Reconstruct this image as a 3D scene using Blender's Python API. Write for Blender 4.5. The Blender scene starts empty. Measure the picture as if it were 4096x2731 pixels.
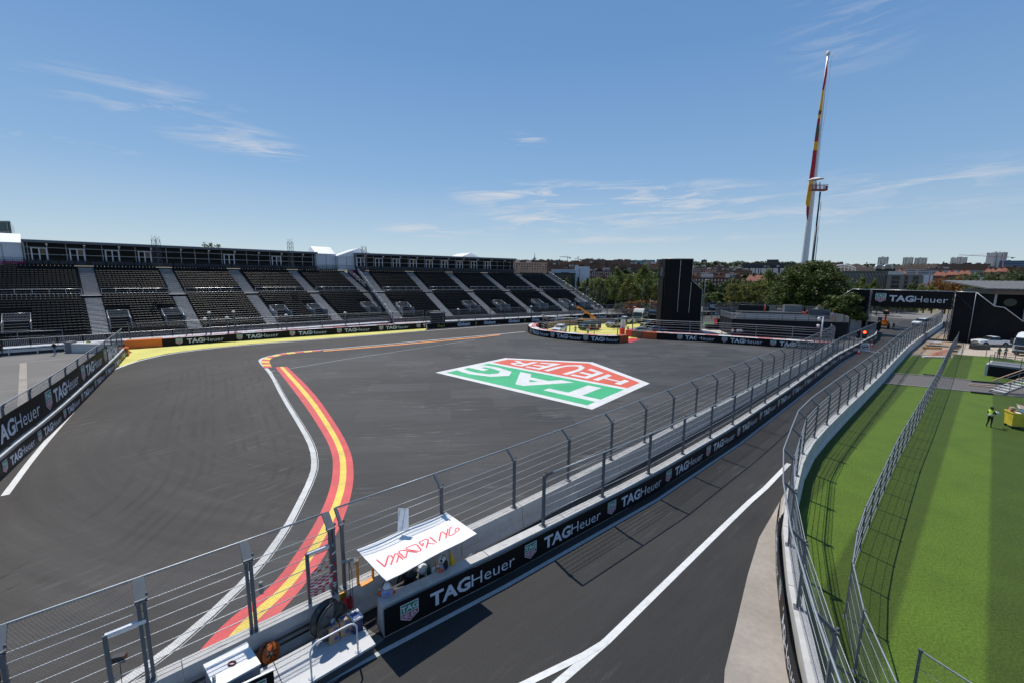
import bpy, bmesh, math, random
from mathutils import Vector as V, Matrix
rnd = random.Random(7)
S = bpy.context.scene
COL = S.collection
PI = math.pi

# ---------------------------------------------------------------- camera
CAM_H = 11.3
FPX = 1706.7                       # focal length in photo pixels (4096 wide, 15 mm on full frame)
PITCH = math.atan(262 / FPX)
ROLL = 0.0126
FW = V((0, math.cos(PITCH), -math.sin(PITCH)))
R0 = V((1, 0, 0)); U0 = V((0, math.sin(PITCH), math.cos(PITCH)))
RT = R0 * math.cos(ROLL) + U0 * math.sin(ROLL)
UP = U0 * math.cos(ROLL) - R0 * math.sin(ROLL)
cam = bpy.data.cameras.new('camera'); camo = bpy.data.objects.new('camera', cam); COL.objects.link(camo)
cam.sensor_width = 36; cam.lens = 15.0; cam.clip_start = 0.1; cam.clip_end = 30000
M = Matrix.Identity(4)
for i, c in enumerate((RT, UP, -FW)):
    for j in range(3): M[j][i] = c[j]
M.translation = (0, 0, CAM_H); camo.matrix_world = M
S.camera = camo

# ---------------------------------------------------------------- light
SUN_TO = V((-.285, .50, 1.0)).normalized()
el = math.asin(SUN_TO.z); az = math.atan2(SUN_TO.x, SUN_TO.y)
W = bpy.data.worlds.new('World'); S.world = W; W.use_nodes = True
nt = W.node_tree; nt.nodes.clear()
def wn(t, **k):
    n = nt.nodes.new(t)
    for a, b in k.items(): setattr(n, a, b)
    return n
out = wn('ShaderNodeOutputWorld'); bg = wn('ShaderNodeBackground'); bg.inputs[1].default_value = 0.10
sky = wn('ShaderNodeTexSky', sky_type='NISHITA'); sky.sun_disc = False
sky.sun_elevation = el; sky.sun_rotation = az; sky.air_density = 1.0; sky.dust_density = 0.15; sky.ozone_density = 2.6; sky.altitude = 650
# thin high cirrus: streaky noise over compass bearing and elevation, gathered in a few drifts
tc = wn('ShaderNodeTexCoord'); sep = wn('ShaderNodeSeparateXYZ'); nt.links.new(tc.outputs['Generated'], sep.inputs[0])
def mth(op, a, b=None, clamp=False):
    n = wn('ShaderNodeMath', operation=op); n.use_clamp = clamp
    for i, x in enumerate((a, b)):
        if x is None: continue
        if isinstance(x, (int, float)): n.inputs[i].default_value = x
        else: nt.links.new(x, n.inputs[i])
    return n.outputs[0]
cu = mth('ARCTAN2', sep.outputs[0], sep.outputs[1]); cv = mth('ARCSINE', sep.outputs[2])
cmb = wn('ShaderNodeCombineXYZ'); nt.links.new(mth('ADD', cu, mth('MULTIPLY', cv, .9)), cmb.inputs[0]); nt.links.new(mth('ADD', cv, mth('MULTIPLY', cu, -.05)), cmb.inputs[1])
mp = wn('ShaderNodeMapping'); mp.inputs['Scale'].default_value = (5.0, 46, 1); nt.links.new(cmb.outputs[0], mp.inputs[0])
n1 = wn('ShaderNodeTexNoise'); n1.inputs['Scale'].default_value = 1.0; n1.inputs['Detail'].default_value = 10; n1.inputs['Roughness'].default_value = .66; n1.inputs['Distortion'].default_value = .7
nt.links.new(mp.outputs[0], n1.inputs[0])
BLOBS = [(.06, .176, .17, .028, 1.0), (.27, .158, .24, .036, 1.0), (.12, .128, .22, .026, .9), (.38, .118, .20, .018, .7), (-.19, .098, .10, .012, 1.0), (-.68, .278, .13, .030, .45), (-.56, .243, .10, .022, .6), (-.50, .229, .06, .014, .9), (.005, .283, .055, .018, .9), (.72, .160, .16, .030, .5), (.62, .122, .22, .020, .45), (-.80, .196, .09, .007, .5), (.62, .42, .10, .07, .22), (.2, .085, .35, .010, .5),
         (1.9, .25, .5, .06, .6), (-2.0, .2, .6, .07, .6), (3.0, .3, .6, .08, .5), (-1.3, .15, .2, .03, .5), (1.3, .2, .25, .04, .5)]
tot = None
for u0, v0, ru, rv, k in BLOBS:
    du = mth('MULTIPLY', mth('SUBTRACT', cu, u0), 1 / (ru * 1.3)); dv = mth('MULTIPLY', mth('SUBTRACT', cv, v0), 1 / (rv * 1.35))
    m_ = mth('MULTIPLY', mth('SUBTRACT', 1.0, mth('ADD', mth('MULTIPLY', du, du), mth('MULTIPLY', dv, dv)), True), k)
    tot = m_ if tot is None else mth('MAXIMUM', tot, m_)
al = mth('MULTIPLY', mth('MULTIPLY', mth('SUBTRACT', n1.outputs[0], .475), 5.5, True), mth('MULTIPLY', tot, 1.05), True)
# the clear dry air of the day: whiter low down, deeper overhead, over the physical sky
rp = wn('ShaderNodeValToRGB'); nt.links.new(mth('MULTIPLY', cv, 2 / math.pi, True), rp.inputs[0])
for i, (q, c) in enumerate(((0.0, (5.3, 6.4, 7.2)), (.045, (4.4, 5.8, 7.1)), (.13, (2.5, 4.4, 7.0)), (.28, (1.4, 3.15, 6.2)), (.55, (.85, 2.2, 5.0)), (1.0, (.6, 1.6, 3.8)))):
    e_ = rp.color_ramp.elements[i] if i < 2 else rp.color_ramp.elements.new(q)
    e_.position = q; e_.color = tuple(x / 8 for x in c) + (1,)
sc8 = wn('ShaderNodeVectorMath', operation='SCALE'); sc8.inputs['Scale'].default_value = 8; nt.links.new(rp.outputs[0], sc8.inputs[0])
hs = wn('ShaderNodeMixRGB'); hs.inputs[0].default_value = .75; nt.links.new(sky.outputs[0], hs.inputs[1]); nt.links.new(sc8.outputs[0], hs.inputs[2])
mx = wn('ShaderNodeMixRGB'); nt.links.new(al, mx.inputs[0])
mx.inputs[2].default_value = (6.9, 7.0, 7.3, 1)
nt.links.new(hs.outputs[0], mx.inputs[1])
nt.links.new(mx.outputs[0], bg.inputs[0]); nt.links.new(bg.outputs[0], out.inputs[0])

sl = bpy.data.lights.new('sun', 'SUN'); so = bpy.data.objects.new('sun', sl); COL.objects.link(so)
sl.energy = 4.3; sl.angle = math.radians(.53); sl.color = (1, .95, .865)
so.rotation_euler = SUN_TO.to_track_quat('Z', 'Y').to_euler(); so.location = (0, 0, 60)
S.view_settings.view_transform = 'Standard'; S.view_settings.look = 'None'; S.view_settings.gamma = 1; S.view_settings.exposure = 0.0
S.cycles.max_bounces = 8; S.cycles.transparent_max_bounces = 24; S.cycles.caustics_reflective = False; S.cycles.caustics_refractive = False

# ---------------------------------------------------------------- photo pixel -> point of the place
def ray(px, py): return FW + RT * ((px - 2048) / FPX) - UP * ((py - 1365.5) / FPX)
def at(px, py, z=0.0):
    """point of the horizontal plane z that a photo pixel looks at (used as a surveying aid)"""
    d = ray(px, py); t = (z - CAM_H) / d.z
    return V((d.x * t, d.y * t, z))
def aty(px, py, y):
    d = ray(px, py); t = y / d.y
    return V((d.x * t, y, CAM_H + d.z * t))
def ats(l, z=0.0): return [at(a, b, z) for a, b in l]

# ---------------------------------------------------------------- materials
MATS = {}
def mat(name, col, rough=.6, var=.12, scale=3.0, bump=0.0, metal=0.0, spec=.5, emit=None, stretch=(1, 1, 1), var2=0.0, scale2=.2, wear=0.0):
    if name in MATS: return MATS[name]
    m = bpy.data.materials.new(name); m.use_nodes = True; MATS[name] = m
    t = m.node_tree; p = t.nodes['Principled BSDF']; L = t.links
    p.inputs['Roughness'].default_value = rough; p.inputs['Metallic'].default_value = metal
    p.inputs['Specular IOR Level'].default_value = spec
    tcn = t.nodes.new('ShaderNodeTexCoord'); mpn = t.nodes.new('ShaderNodeMapping'); mpn.inputs['Scale'].default_value = stretch
    L.new(tcn.outputs['Object'], mpn.inputs[0])
    nz = t.nodes.new('ShaderNodeTexNoise'); nz.inputs['Scale'].default_value = scale; nz.inputs['Detail'].default_value = 6; nz.inputs['Roughness'].default_value = .65
    L.new(mpn.outputs[0], nz.inputs[0])
    r = t.nodes.new('ShaderNodeMapRange'); r.inputs[1].default_value = .25; r.inputs[2].default_value = .75
    r.inputs[3].default_value = 1 - var; r.inputs[4].default_value = 1 + var; L.new(nz.outputs[0], r.inputs[0])
    k = r.outputs[0]
    if var2:
        n2_ = t.nodes.new('ShaderNodeTexNoise'); n2_.inputs['Scale'].default_value = scale2; n2_.inputs['Detail'].default_value = 5; L.new(tcn.outputs['Object'], n2_.inputs[0])
        r2 = t.nodes.new('ShaderNodeMapRange'); r2.inputs[1].default_value = .3; r2.inputs[2].default_value = .7; r2.inputs[3].default_value = 1 - var2; r2.inputs[4].default_value = 1 + var2
        L.new(n2_.outputs[0], r2.inputs[0]); mm = t.nodes.new('ShaderNodeMath'); mm.operation = 'MULTIPLY'; L.new(k, mm.inputs[0]); L.new(r2.outputs[0], mm.inputs[1]); k = mm.outputs[0]
    vm = t.nodes.new('ShaderNodeVectorMath'); vm.operation = 'SCALE'; vm.inputs[0].default_value = col[:3]; L.new(k, vm.inputs['Scale'])
    L.new(vm.outputs[0], p.inputs['Base Color'])
    if bump:
        b = t.nodes.new('ShaderNodeBump'); b.inputs['Strength'].default_value = bump; b.inputs['Distance'].default_value = .02
        L.new(nz.outputs[0], b.inputs['Height']); L.new(b.outputs[0], p.inputs['Normal'])
    if wear:
        nw = t.nodes.new('ShaderNodeTexNoise'); nw.inputs['Scale'].default_value = 3.2; nw.inputs['Detail'].default_value = 9; nw.inputs['Roughness'].default_value = .78; mw = t.nodes.new('ShaderNodeMapping'); mw.inputs['Scale'].default_value = (.5, 1.6, 1); mw.inputs['Rotation'].default_value = (0, 0, .7); L.new(tcn.outputs['Object'], mw.inputs[0]); L.new(mw.outputs[0], nw.inputs[0])
        rw = t.nodes.new('ShaderNodeMapRange'); rw.inputs[1].default_value = .52; rw.inputs[2].default_value = .72; rw.inputs[3].default_value = 0; rw.inputs[4].default_value = wear; L.new(nw.outputs[0], rw.inputs[0])
        mw2 = t.nodes.new('ShaderNodeMixRGB'); mw2.inputs[2].default_value = (.07, .07, .07, 1); L.new(rw.outputs[0], mw2.inputs[0]); L.new(vm.outputs[0], mw2.inputs[1]); L.new(mw2.outputs[0], p.inputs['Base Color'])
    if emit:
        p.inputs['Emission Color'].default_value = (*emit[:3], 1); p.inputs['Emission Strength'].default_value = emit[3]
    return m
def asphalt(name, col, rough=.8, ang=0.0, tile=(9.0, 3.2), tk=.14, streak=.25, scuff=0.0, polar=None, spec=.3, speck=.16):
    """paved lanes with their own tone, streaks along the laying or driving direction, fine stone and pale scuffs"""
    m = bpy.data.materials.new(name); m.use_nodes = True; MATS[name] = m; t = m.node_tree; L = t.links; p = t.nodes['Principled BSDF']; p.inputs['Specular IOR Level'].default_value = spec
    tcn = t.nodes.new('ShaderNodeTexCoord')
    def nd(ty, **k):
        n = t.nodes.new(ty)
        for a, b in k.items():
            if a in n.inputs: n.inputs[a].default_value = b
            else: setattr(n, a, b)
        return n
    def mt(op, a, b, c=None):
        n = nd('ShaderNodeMath', operation=op)
        for i, x in enumerate((a, b, c)):
            if x is None: continue
            if isinstance(x, (int, float)): n.inputs[i].default_value = x
            else: L.new(x, n.inputs[i])
        return n.outputs[0]
    def rng(x, a, b, c, d): 
        r = nd('ShaderNodeMapRange'); L.new(x, r.inputs[0])
        for i, q in enumerate((a, b, c, d)): r.inputs[i + 1].default_value = q
        return r.outputs[0]
    rot = nd('ShaderNodeMapping'); rot.inputs['Rotation'].default_value = (0, 0, -ang); L.new(tcn.outputs['Object'], rot.inputs[0]); base = rot.outputs[0]
    br = nd('ShaderNodeTexBrick', offset=.37, squash=.8); br.inputs['Scale'].default_value = 1; br.inputs['Brick Width'].default_value = tile[0]; br.inputs['Row Height'].default_value = tile[1]; br.inputs['Mortar Size'].default_value = .012
    br.inputs['Color1'].default_value = (1 - tk,) * 3 + (1,); br.inputs['Color2'].default_value = (1 + tk,) * 3 + (1,); br.inputs['Mortar'].default_value = (.86,) * 3 + (1,); br.inputs['Mortar Smooth'].default_value = .4
    wv = nd('ShaderNodeTexNoise'); wv.inputs['Scale'].default_value = .25; L.new(base, wv.inputs[0]); ad = nd('ShaderNodeVectorMath', operation='MULTIPLY_ADD'); L.new(wv.outputs['Color'], ad.inputs[0]); ad.inputs[1].default_value = (.5, .25, 0); L.new(base, ad.inputs[2]); L.new(ad.outputs[0], br.inputs[0]); k = br.outputs[0]
    if polar:
        sx = nd('ShaderNodeSeparateXYZ'); L.new(tcn.outputs['Object'], sx.inputs[0]); dx = mt('SUBTRACT', sx.outputs[0], polar[0]); dy = mt('SUBTRACT', sx.outputs[1], polar[1]); rr = mt('SQRT', mt('ADD', mt('MULTIPLY', dx, dx), mt('MULTIPLY', dy, dy)), 0); an = mt('ARCTAN2', dy, dx)
        cb = nd('ShaderNodeCombineXYZ'); L.new(mt('MULTIPLY', rr, 1.1), cb.inputs[0]); L.new(mt('MULTIPLY', an, 1.6), cb.inputs[1]); sv = cb.outputs[0]
    else:
        ms = nd('ShaderNodeMapping'); ms.inputs['Scale'].default_value = (.22, 1.5, 1); L.new(base, ms.inputs[0]); sv = ms.outputs[0]
    st = nd('ShaderNodeTexNoise'); st.inputs['Scale'].default_value = .9; st.inputs['Detail'].default_value = 7; st.inputs['Roughness'].default_value = .7; L.new(sv, st.inputs[0])
    bg_ = nd('ShaderNodeTexNoise'); bg_.inputs['Scale'].default_value = .07; bg_.inputs['Detail'].default_value = 5; L.new(base, bg_.inputs[0])
    sp = nd('ShaderNodeTexNoise'); sp.inputs['Scale'].default_value = 26; sp.inputs['Detail'].default_value = 4; sp.inputs['Roughness'].default_value = .8; L.new(base, sp.inputs[0])
    v = mt('MULTIPLY', rng(st.outputs[0], .3, .7, 1 - streak, 1 + streak), rng(bg_.outputs[0], .3, .7, .80, 1.2)); v = mt('MULTIPLY', v, rng(sp.outputs[0], .3, .7, 1 - speck, 1 + speck))
    sc = nd('ShaderNodeVectorMath', operation='SCALE'); L.new(k, sc.inputs[0]); L.new(v, sc.inputs['Scale']); ml = nd('ShaderNodeVectorMath', operation='MULTIPLY'); ml.inputs[1].default_value = col; L.new(sc.outputs[0], ml.inputs[0]); res = ml.outputs[0]
    if scuff:
        m2 = nd('ShaderNodeMapping'); m2.inputs['Scale'].default_value = (.35, 3.2, 1); m2.inputs['Rotation'].default_value = (0, 0, .12); L.new(base, m2.inputs[0]); s2 = nd('ShaderNodeTexNoise'); s2.inputs['Scale'].default_value = 1.1; s2.inputs['Detail'].default_value = 9; s2.inputs['Roughness'].default_value = .72; L.new(m2.outputs[0], s2.inputs[0])
        m3 = nd('ShaderNodeTexNoise'); m3.inputs['Scale'].default_value = .13; L.new(base, m3.inputs[0]); f = mt('MULTIPLY', rng(s2.outputs[0], .54, .74, 0, scuff), rng(m3.outputs[0], .45, .65, 0.05, 1)); mxn = nd('ShaderNodeMixRGB'); L.new(f, mxn.inputs[0]); L.new(res, mxn.inputs[1]); mxn.inputs[2].default_value = (.30, .30, .29, 1); res = mxn.outputs[0]
    L.new(res, p.inputs['Base Color']); L.new(rng(st.outputs[0], .3, .7, rough - .12, rough + .08), p.inputs['Roughness'])
    b = nd('ShaderNodeBump'); b.inputs['Strength'].default_value = .25; b.inputs['Distance'].default_value = .02; L.new(sp.outputs[0], b.inputs['Height']); L.new(b.outputs[0], p.inputs['Normal'])
    return m
def leafmat(name, col, var=.45, scale=1.2, trans=.25):
    m = mat(name, col, .55, var, scale, spec=.35)
    t = m.node_tree; p = t.nodes['Principled BSDF']; L = t.links; o = t.nodes['Material Output']
    tr = t.nodes.new('ShaderNodeBsdfTranslucent'); ms = t.nodes.new('ShaderNodeMixShader'); ms.inputs[0].default_value = trans
    src = p.inputs['Base Color'].links[0].from_socket; L.new(src, tr.inputs[0])
    L.new(p.outputs[0], ms.inputs[1]); L.new(tr.outputs[0], ms.inputs[2]); L.new(ms.outputs[0], o.inputs[0])
    return m

# ---------------------------------------------------------------- objects
ORG = {}
def org(o): return ORG.get(o.name, V((0, 0, 0)))
def tag(o, label=None, cat=None, group=None, kind=None):
    if label: o['label'] = label
    if cat: o['category'] = cat
    if group: o['group'] = group
    if kind: o['kind'] = kind
    return o
def thing(name, label, cat, loc=(0, 0, 0), group=None, rz=0.0):
    o = bpy.data.objects.new(name, None); COL.objects.link(o); o.location = loc; o.rotation_euler = (0, 0, rz)
    o.empty_display_size = .3; ORG[o.name] = V(loc)
    return tag(o, label, cat, group)
class MB:
    """collects shapes and builds them as one mesh object"""
    def __init__(s): s.v = []; s.f = []; s.m = []; s.sm = []
    def add(s, vs, fs, mi=0, sm=False):
        o = len(s.v); s.v.extend(tuple(x) for x in vs)
        for f in fs: s.f.append(tuple(i + o for i in f)); s.m.append(mi); s.sm.append(sm)
        return s
    def box(s, c, d, mi=0, rz=0.0, mtx=None):
        x, y, z = d[0] / 2, d[1] / 2, d[2] / 2
        vs = [V((a, b, e)) for e in (-z, z) for a, b in ((-x, -y), (x, -y), (x, y), (-x, y))]
        if rz: R = Matrix.Rotation(rz, 3, 'Z'); vs = [R @ q for q in vs]
        vs = [q + V(c) for q in vs]
        if mtx: vs = [mtx @ q for q in vs]
        return s.add(vs, [(3, 2, 1, 0), (4, 5, 6, 7), (0, 1, 5, 4), (1, 2, 6, 5), (2, 3, 7, 6), (3, 0, 4, 7)], mi)
    def bar(s, a, b, w=.05, h=None, mi=0, up=(0, 0, 1)):
        a = V(a); b = V(b); h = w if h is None else h; d = b - a
        if d.length < 1e-6: return s
        d.normalize(); u = V(up)
        if abs(d.dot(u)) > .98: u = V((1, 0, 0)) if abs(d.x) < .9 else V((0, 1, 0))
        x = d.cross(u).normalized(); y = x.cross(d)
        vs = [p + x * i * w / 2 + y * j * h / 2 for p in (a, b) for i, j in ((-1, -1), (1, -1), (1, 1), (-1, 1))]
        return s.add(vs, [(0, 1, 2, 3), (7, 6, 5, 4), (0, 4, 5, 1), (1, 5, 6, 2), (2, 6, 7, 3), (3, 7, 4, 0)], mi)
    def tube(s, pts, r=.03, n=6, mi=0, caps=True, sm=True, closed=False):
        pts = [V(p) for p in pts]; N = len(pts); rs = r if isinstance(r, (list, tuple)) else [r] * N
        u = None; vs = []
        for i, p in enumerate(pts):
            if closed: d = pts[(i + 1) % N] - pts[i - 1]
            else: d = (pts[min(i + 1, N - 1)] - pts[max(i - 1, 0)])
            d.normalize()
            if u is None: u = d.orthogonal().normalized()
            u = (u - d * u.dot(d)); u = u.normalized() if u.length > 1e-6 else d.orthogonal().normalized(); w = d.cross(u)
            vs += [p + (u * math.cos(2 * PI * k / n) + w * math.sin(2 * PI * k / n)) * rs[i] for k in range(n)]
        fs = []
        for i in range(N if closed else N - 1):
            for k in range(n):
                j = (i + 1) % N
                fs.append((i * n + k, i * n + (k + 1) % n, j * n + (k + 1) % n, j * n + k))
        if caps and not closed: fs += [tuple(range(n - 1, -1, -1)), tuple((N - 1) * n + k for k in range(n))]
        return s.add(vs, fs, mi, sm)
    def poly(s, pts, mi=0): return s.add(pts, [tuple(range(len(pts)))], mi)
    def prism(s, pts, dz, mi=0, mtop=None):
        """closed outline (3d points, counter-clockwise from above) raised by the vector dz"""
        n = len(pts); dz = V(dz) if not isinstance(dz, (int, float)) else V((0, 0, dz)); vs = [V(p) for p in pts] + [V(p) + dz for p in pts]
        s.add(vs, [tuple(range(n - 1, -1, -1))] + [(i, (i + 1) % n, n + (i + 1) % n, n + i) for i in range(n)], mi)
        o = len(s.v) - 2 * n; s.f.append(tuple(o + n + i for i in range(n))); s.m.append(mi if mtop is None else mtop); s.sm.append(False)
        return s
    def strip(s, A, B, mi=0, sm=False):
        n = len(A); return s.add(list(A) + list(B), [(i, i + 1, n + i + 1, n + i) for i in range(n - 1)], mi, sm)
    def lathe(s, prof, c=(0, 0, 0), n=12, mi=0, sm=True, mtx=None):
        vs = [V((r * math.cos(2 * PI * k / n), r * math.sin(2 * PI * k / n), z)) for r, z in prof for k in range(n)]
        if mtx: vs = [mtx @ q for q in vs]
        vs = [q + V(c) for q in vs]
        fs = [(i * n + k, i * n + (k + 1) % n, (i + 1) * n + (k + 1) % n, (i + 1) * n + k) for i in range(len(prof) - 1) for k in range(n)]
        fs += [tuple(range(n - 1, -1, -1)), tuple((len(prof) - 1) * n + k for k in range(n))]
        return s.add(vs, fs, mi, sm)
    def mesh(s, name, mats, off=None):
        me = bpy.data.meshes.new(name)
        vs = s.v if off is None else [(a - off.x, b - off.y, c - off.z) for a, b, c in s.v]
        me.from_pydata(vs, [], s.f)
        for q in (mats if isinstance(mats, (list, tuple)) else [mats]): me.materials.append(q)
        if len(me.polygons) == len(s.m):
            me.polygons.foreach_set('material_index', s.m); me.polygons.foreach_set('use_smooth', s.sm)
        me.update(); return me
    def obj(s, name, mats, parent=None, local=False, kind=None, label=None):
        o_ = org(parent) if (parent is not None and not local) else None
        me = s.mesh(name, mats, o_)
        o = bpy.data.objects.new(name, me); COL.objects.link(o)
        if parent is not None: o.parent = parent; ORG[o.name] = org(parent)
        if kind: o['kind'] = kind
        if label: o['label'] = label
        return o
def put(me, name, parent=None, loc=(0, 0, 0), rz=0.0, world=True, kind=None, scale=None, rot=None):
    o = bpy.data.objects.new(name, me); COL.objects.link(o); l = V(loc)
    if parent is not None:
        o.parent = parent; ORG[o.name] = l if world else org(parent) + l
        if world: l = l - org(parent)
    o.location = l; o.rotation_euler = rot if rot else (0, 0, rz)
    if scale: o.scale = (scale,) * 3 if isinstance(scale, (int, float)) else scale
    if kind: o['kind'] = kind
    return o
def copy_tree(o, parent=None):
    c = o.copy(); COL.objects.link(c); c.parent = parent
    for ch in list(o.children): copy_tree(ch, c)
    return c
ORDS = 'first second third fourth fifth sixth seventh eighth ninth tenth eleventh twelfth thirteenth fourteenth fifteenth sixteenth seventeenth eighteenth nineteenth twentieth'.split()
ORDS += ['twenty ' + q for q in ORDS[:9]] + ['thirtieth']
class Path:
    def __init__(s, pts):
        s.p = [V((q[0], q[1], 0)) for q in pts]; s.c = [0.0]
        for a, b in zip(s.p, s.p[1:]): s.c.append(s.c[-1] + (b - a).length)
        s.len = s.c[-1]
    def at(s, d):
        i = 0
        while i < len(s.p) - 2 and d > s.c[i + 1]: i += 1
        t = (s.p[i + 1] - s.p[i]).normalized(); return s.p[i] + t * (d - s.c[i]), t
    def pt(s, d, off=0.0, z=0.0):
        """off > 0 is to the right of the walking direction"""
        p, t = s.at(d); return V((p.x + t.y * off, p.y - t.x * off, z))
    def offset(s, off):
        out_ = []
        for i in range(len(s.p)):
            a = (s.p[i] - s.p[i - 1]).normalized() if i else None; b = (s.p[i + 1] - s.p[i]).normalized() if i < len(s.p) - 1 else None
            t = ((a or b) + (b or a)).normalized(); k = 1 / max(.5, t.dot(a or b)); out_.append(V((s.p[i].x + t.y * off * k, s.p[i].y - t.x * off * k, 0)))
        return Path(out_)
def smooth(pts, it=2):
    p = [V((q[0], q[1], 0)) for q in pts]
    for _ in range(it):
        o = [p[0]]
        for a, b in zip(p, p[1:]): o += [a * .75 + b * .25, a * .25 + b * .75]
        o.append(p[-1]); p = o
    return p

# ---------------------------------------------------------------- lettering
TXT = {}
def text2d(s, bold=0.0):
    """outline of a word as flat triangles; capital height 1"""
    key = (s, bold)
    if key in TXT: return TXT[key]
    def run(str_):
        c = bpy.data.curves.new('t', 'FONT'); c.body = str_; c.size = 1; c.resolution_u = 2; c.offset = bold; c.fill_mode = 'FRONT'
        o = bpy.data.objects.new('t', c); COL.objects.link(o); dg = bpy.context.evaluated_depsgraph_get(); dg.update()
        me = bpy.data.meshes.new_from_object(o.evaluated_get(dg)); vs = [(v.co.x, v.co.y) for v in me.vertices]; fs = [tuple(f.vertices) for f in me.polygons]
        bpy.data.objects.remove(o); bpy.data.curves.remove(c); bpy.data.meshes.remove(me); return vs, fs
    if 'cap' not in TXT: TXT['cap'] = max(y for x, y in run('H')[0])
    vs, fs = run(s); k = 1 / TXT['cap']; x0 = min(x for x, y in vs)
    vs = [((x - x0) * k, y * k) for x, y in vs]; TXT[key] = (vs, fs, max(x for x, y in vs))
    return TXT[key]
def lay(mb, shape, f, mi=0):
    """f maps flat (x, y) to the surface"""
    vs, fs = shape[0], shape[1]; mb.add([f(x, y) for x, y in vs], fs, mi)
SH_OUT = [(-.5, .5), (-.5, -.22), (0, -.5), (.5, -.22), (.5, .5)]
def shield(mb, f, white=0, green=1, red=2):
    """the watchmaker's badge: white rim, green TAG field over red HEUER field; 1 wide, 1 high; f(x, y, layer)"""
    def pg(pts, ly, mi): mb.add([f(x, y, ly) for x, y in pts], [tuple(range(len(pts)))], mi)
    pg([(x, y) for x, y in reversed(SH_OUT)][::-1], 1, white)
    pg([(-.455, .455), (-.455, .03), (.455, .03), (.455, .455)], 2, green)
    pg([(-.455, -.015), (-.455, -.195), (0, -.45), (.455, -.195), (.455, -.015)], 2, red)
    t = text2d('TAG', .03); k = .27
    mb.add([f((x - t[2] / 2) * k * 1.25, .1 + y * k, 3) for x, y in t[0]], t[1], white)
    t = text2d('HEUER', .015); k = .17; w = .8 / t[2]
    hs = []
    for x, y in t[0]:
        xx = (x - t[2] / 2) * w; bot = -.36 + abs(xx) * .44; hs.append((xx, -.055 + (y - 1) * (-.055 - bot)))
    mb.add([f(x, y, 3) for x, y in hs], t[1], white)
def tagheuer(mb, g, h, mi=0):
    """the wordmark; g(x, y) gets metres along and up; returns its length"""
    a = text2d('TAG', .035); b = text2d('Heuer', -.004); kx = h * 1.12
    lay(mb, a, lambda x, y: g(x * kx, y * h), mi)
    x1 = a[2] * kx + h * .1; lay(mb, b, lambda x, y: g(x1 + x * kx, y * h), mi)
    return x1 + b[2] * kx
# ================================================================= ground and surfaces
M_TRACK = asphalt('track_asphalt', (.063, .058, .054), .84, math.radians(55), (60, 4.2), .05, .34, .40, polar=(-9, 42), spec=.25, speck=.24)
M_RUN = asphalt('runoff_asphalt', (.049, .0475, .047), .72, math.radians(8), (7.5, 3.0), .22, .42, .85, spec=.3)
M_PIT = asphalt('pit_asphalt', (.035, .0335, .033), .8, math.radians(42), (40, 3.6), .08, .30, .3, spec=.3, speck=.30)
M_LOT = asphalt('lot_asphalt', (.175, .165, .155), .85, .3, (30, 6), .05, .18, .2, spec=.25)
M_CONC = mat('apron_concrete', (.33, .29, .25), .85, .14, 5, .2, var2=.14, scale2=.5)
M_EARTH = mat('earth', (.30, .22, .15), .95, .3, 2.2, .5, var2=.2, scale2=.3)
M_GRAVEL = mat('gravel', (.46, .38, .30), .95, .22, 9, .6, var2=.12, scale2=.4)
M_WHITE = mat('white_paint', (.66, .66, .65), .6, .12, 5, var2=.08, scale2=.6, wear=.30)
M_KWHITE = mat('kerb_white_paint', (.52, .52, .51), .6, .16, 4, var2=.14, scale2=.8, wear=.4)
M_RED = mat('red_paint', (.60, .060, .062), .6, .16, 9, var2=.14, scale2=.7, wear=.35)
M_YEL = mat('yellow_paint', (.74, .55, .075), .6, .16, 9, var2=.14, scale2=.7, wear=.35)
M_LEM = mat('lemon_paint', (.60, .55, .11), .6, .14, 4, var2=.12, scale2=.4)
M_GRN = mat('green_paint', (.035, .40, .17), .6, .12, 3, var2=.10, scale2=.5, wear=.22)
M_ORED = mat('orange_red_paint', (.64, .10, .05), .6, .12, 3, var2=.10, scale2=.5, wear=.22)
M_LBL = mat('pale_blue_paint', (.40, .47, .53), .6, .15, 6)
M_GUT = mat('pale_gutter', (.42, .42, .41), .7, .15, 5)
M_DRY = mat('dry_ground', (.19, .16, .095), .95, .3, .05, var2=.25, scale2=.01)
def sheet(name, pts, z, m, kind='structure'):
    mb = MB(); mb.poly([V((p[0], p[1], z)) for p in pts])
    me = mb.mesh(name, m)
    if me.polygons[0].normal.z < 0: me.flip_normals()
    o = bpy.data.objects.new(name, me); COL.objects.link(o); o['kind'] = kind
    return o
def ribbon(name, L, R, z, m, kind='structure'):
    mb = MB(); mb.strip([V((p[0], p[1], z)) for p in R], [V((p[0], p[1], z)) for p in L]); o = mb.obj(name, m); o['kind'] = kind
    if sum(p.normal.z for p in o.data.polygons) < 0: o.data.flip_normals()
    return o
def line(name, pts, w, z, m, kind='structure'):
    p = Path(pts); return ribbon(name, p.offset(-w / 2).p, p.offset(w / 2).p, z, m, kind)

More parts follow.
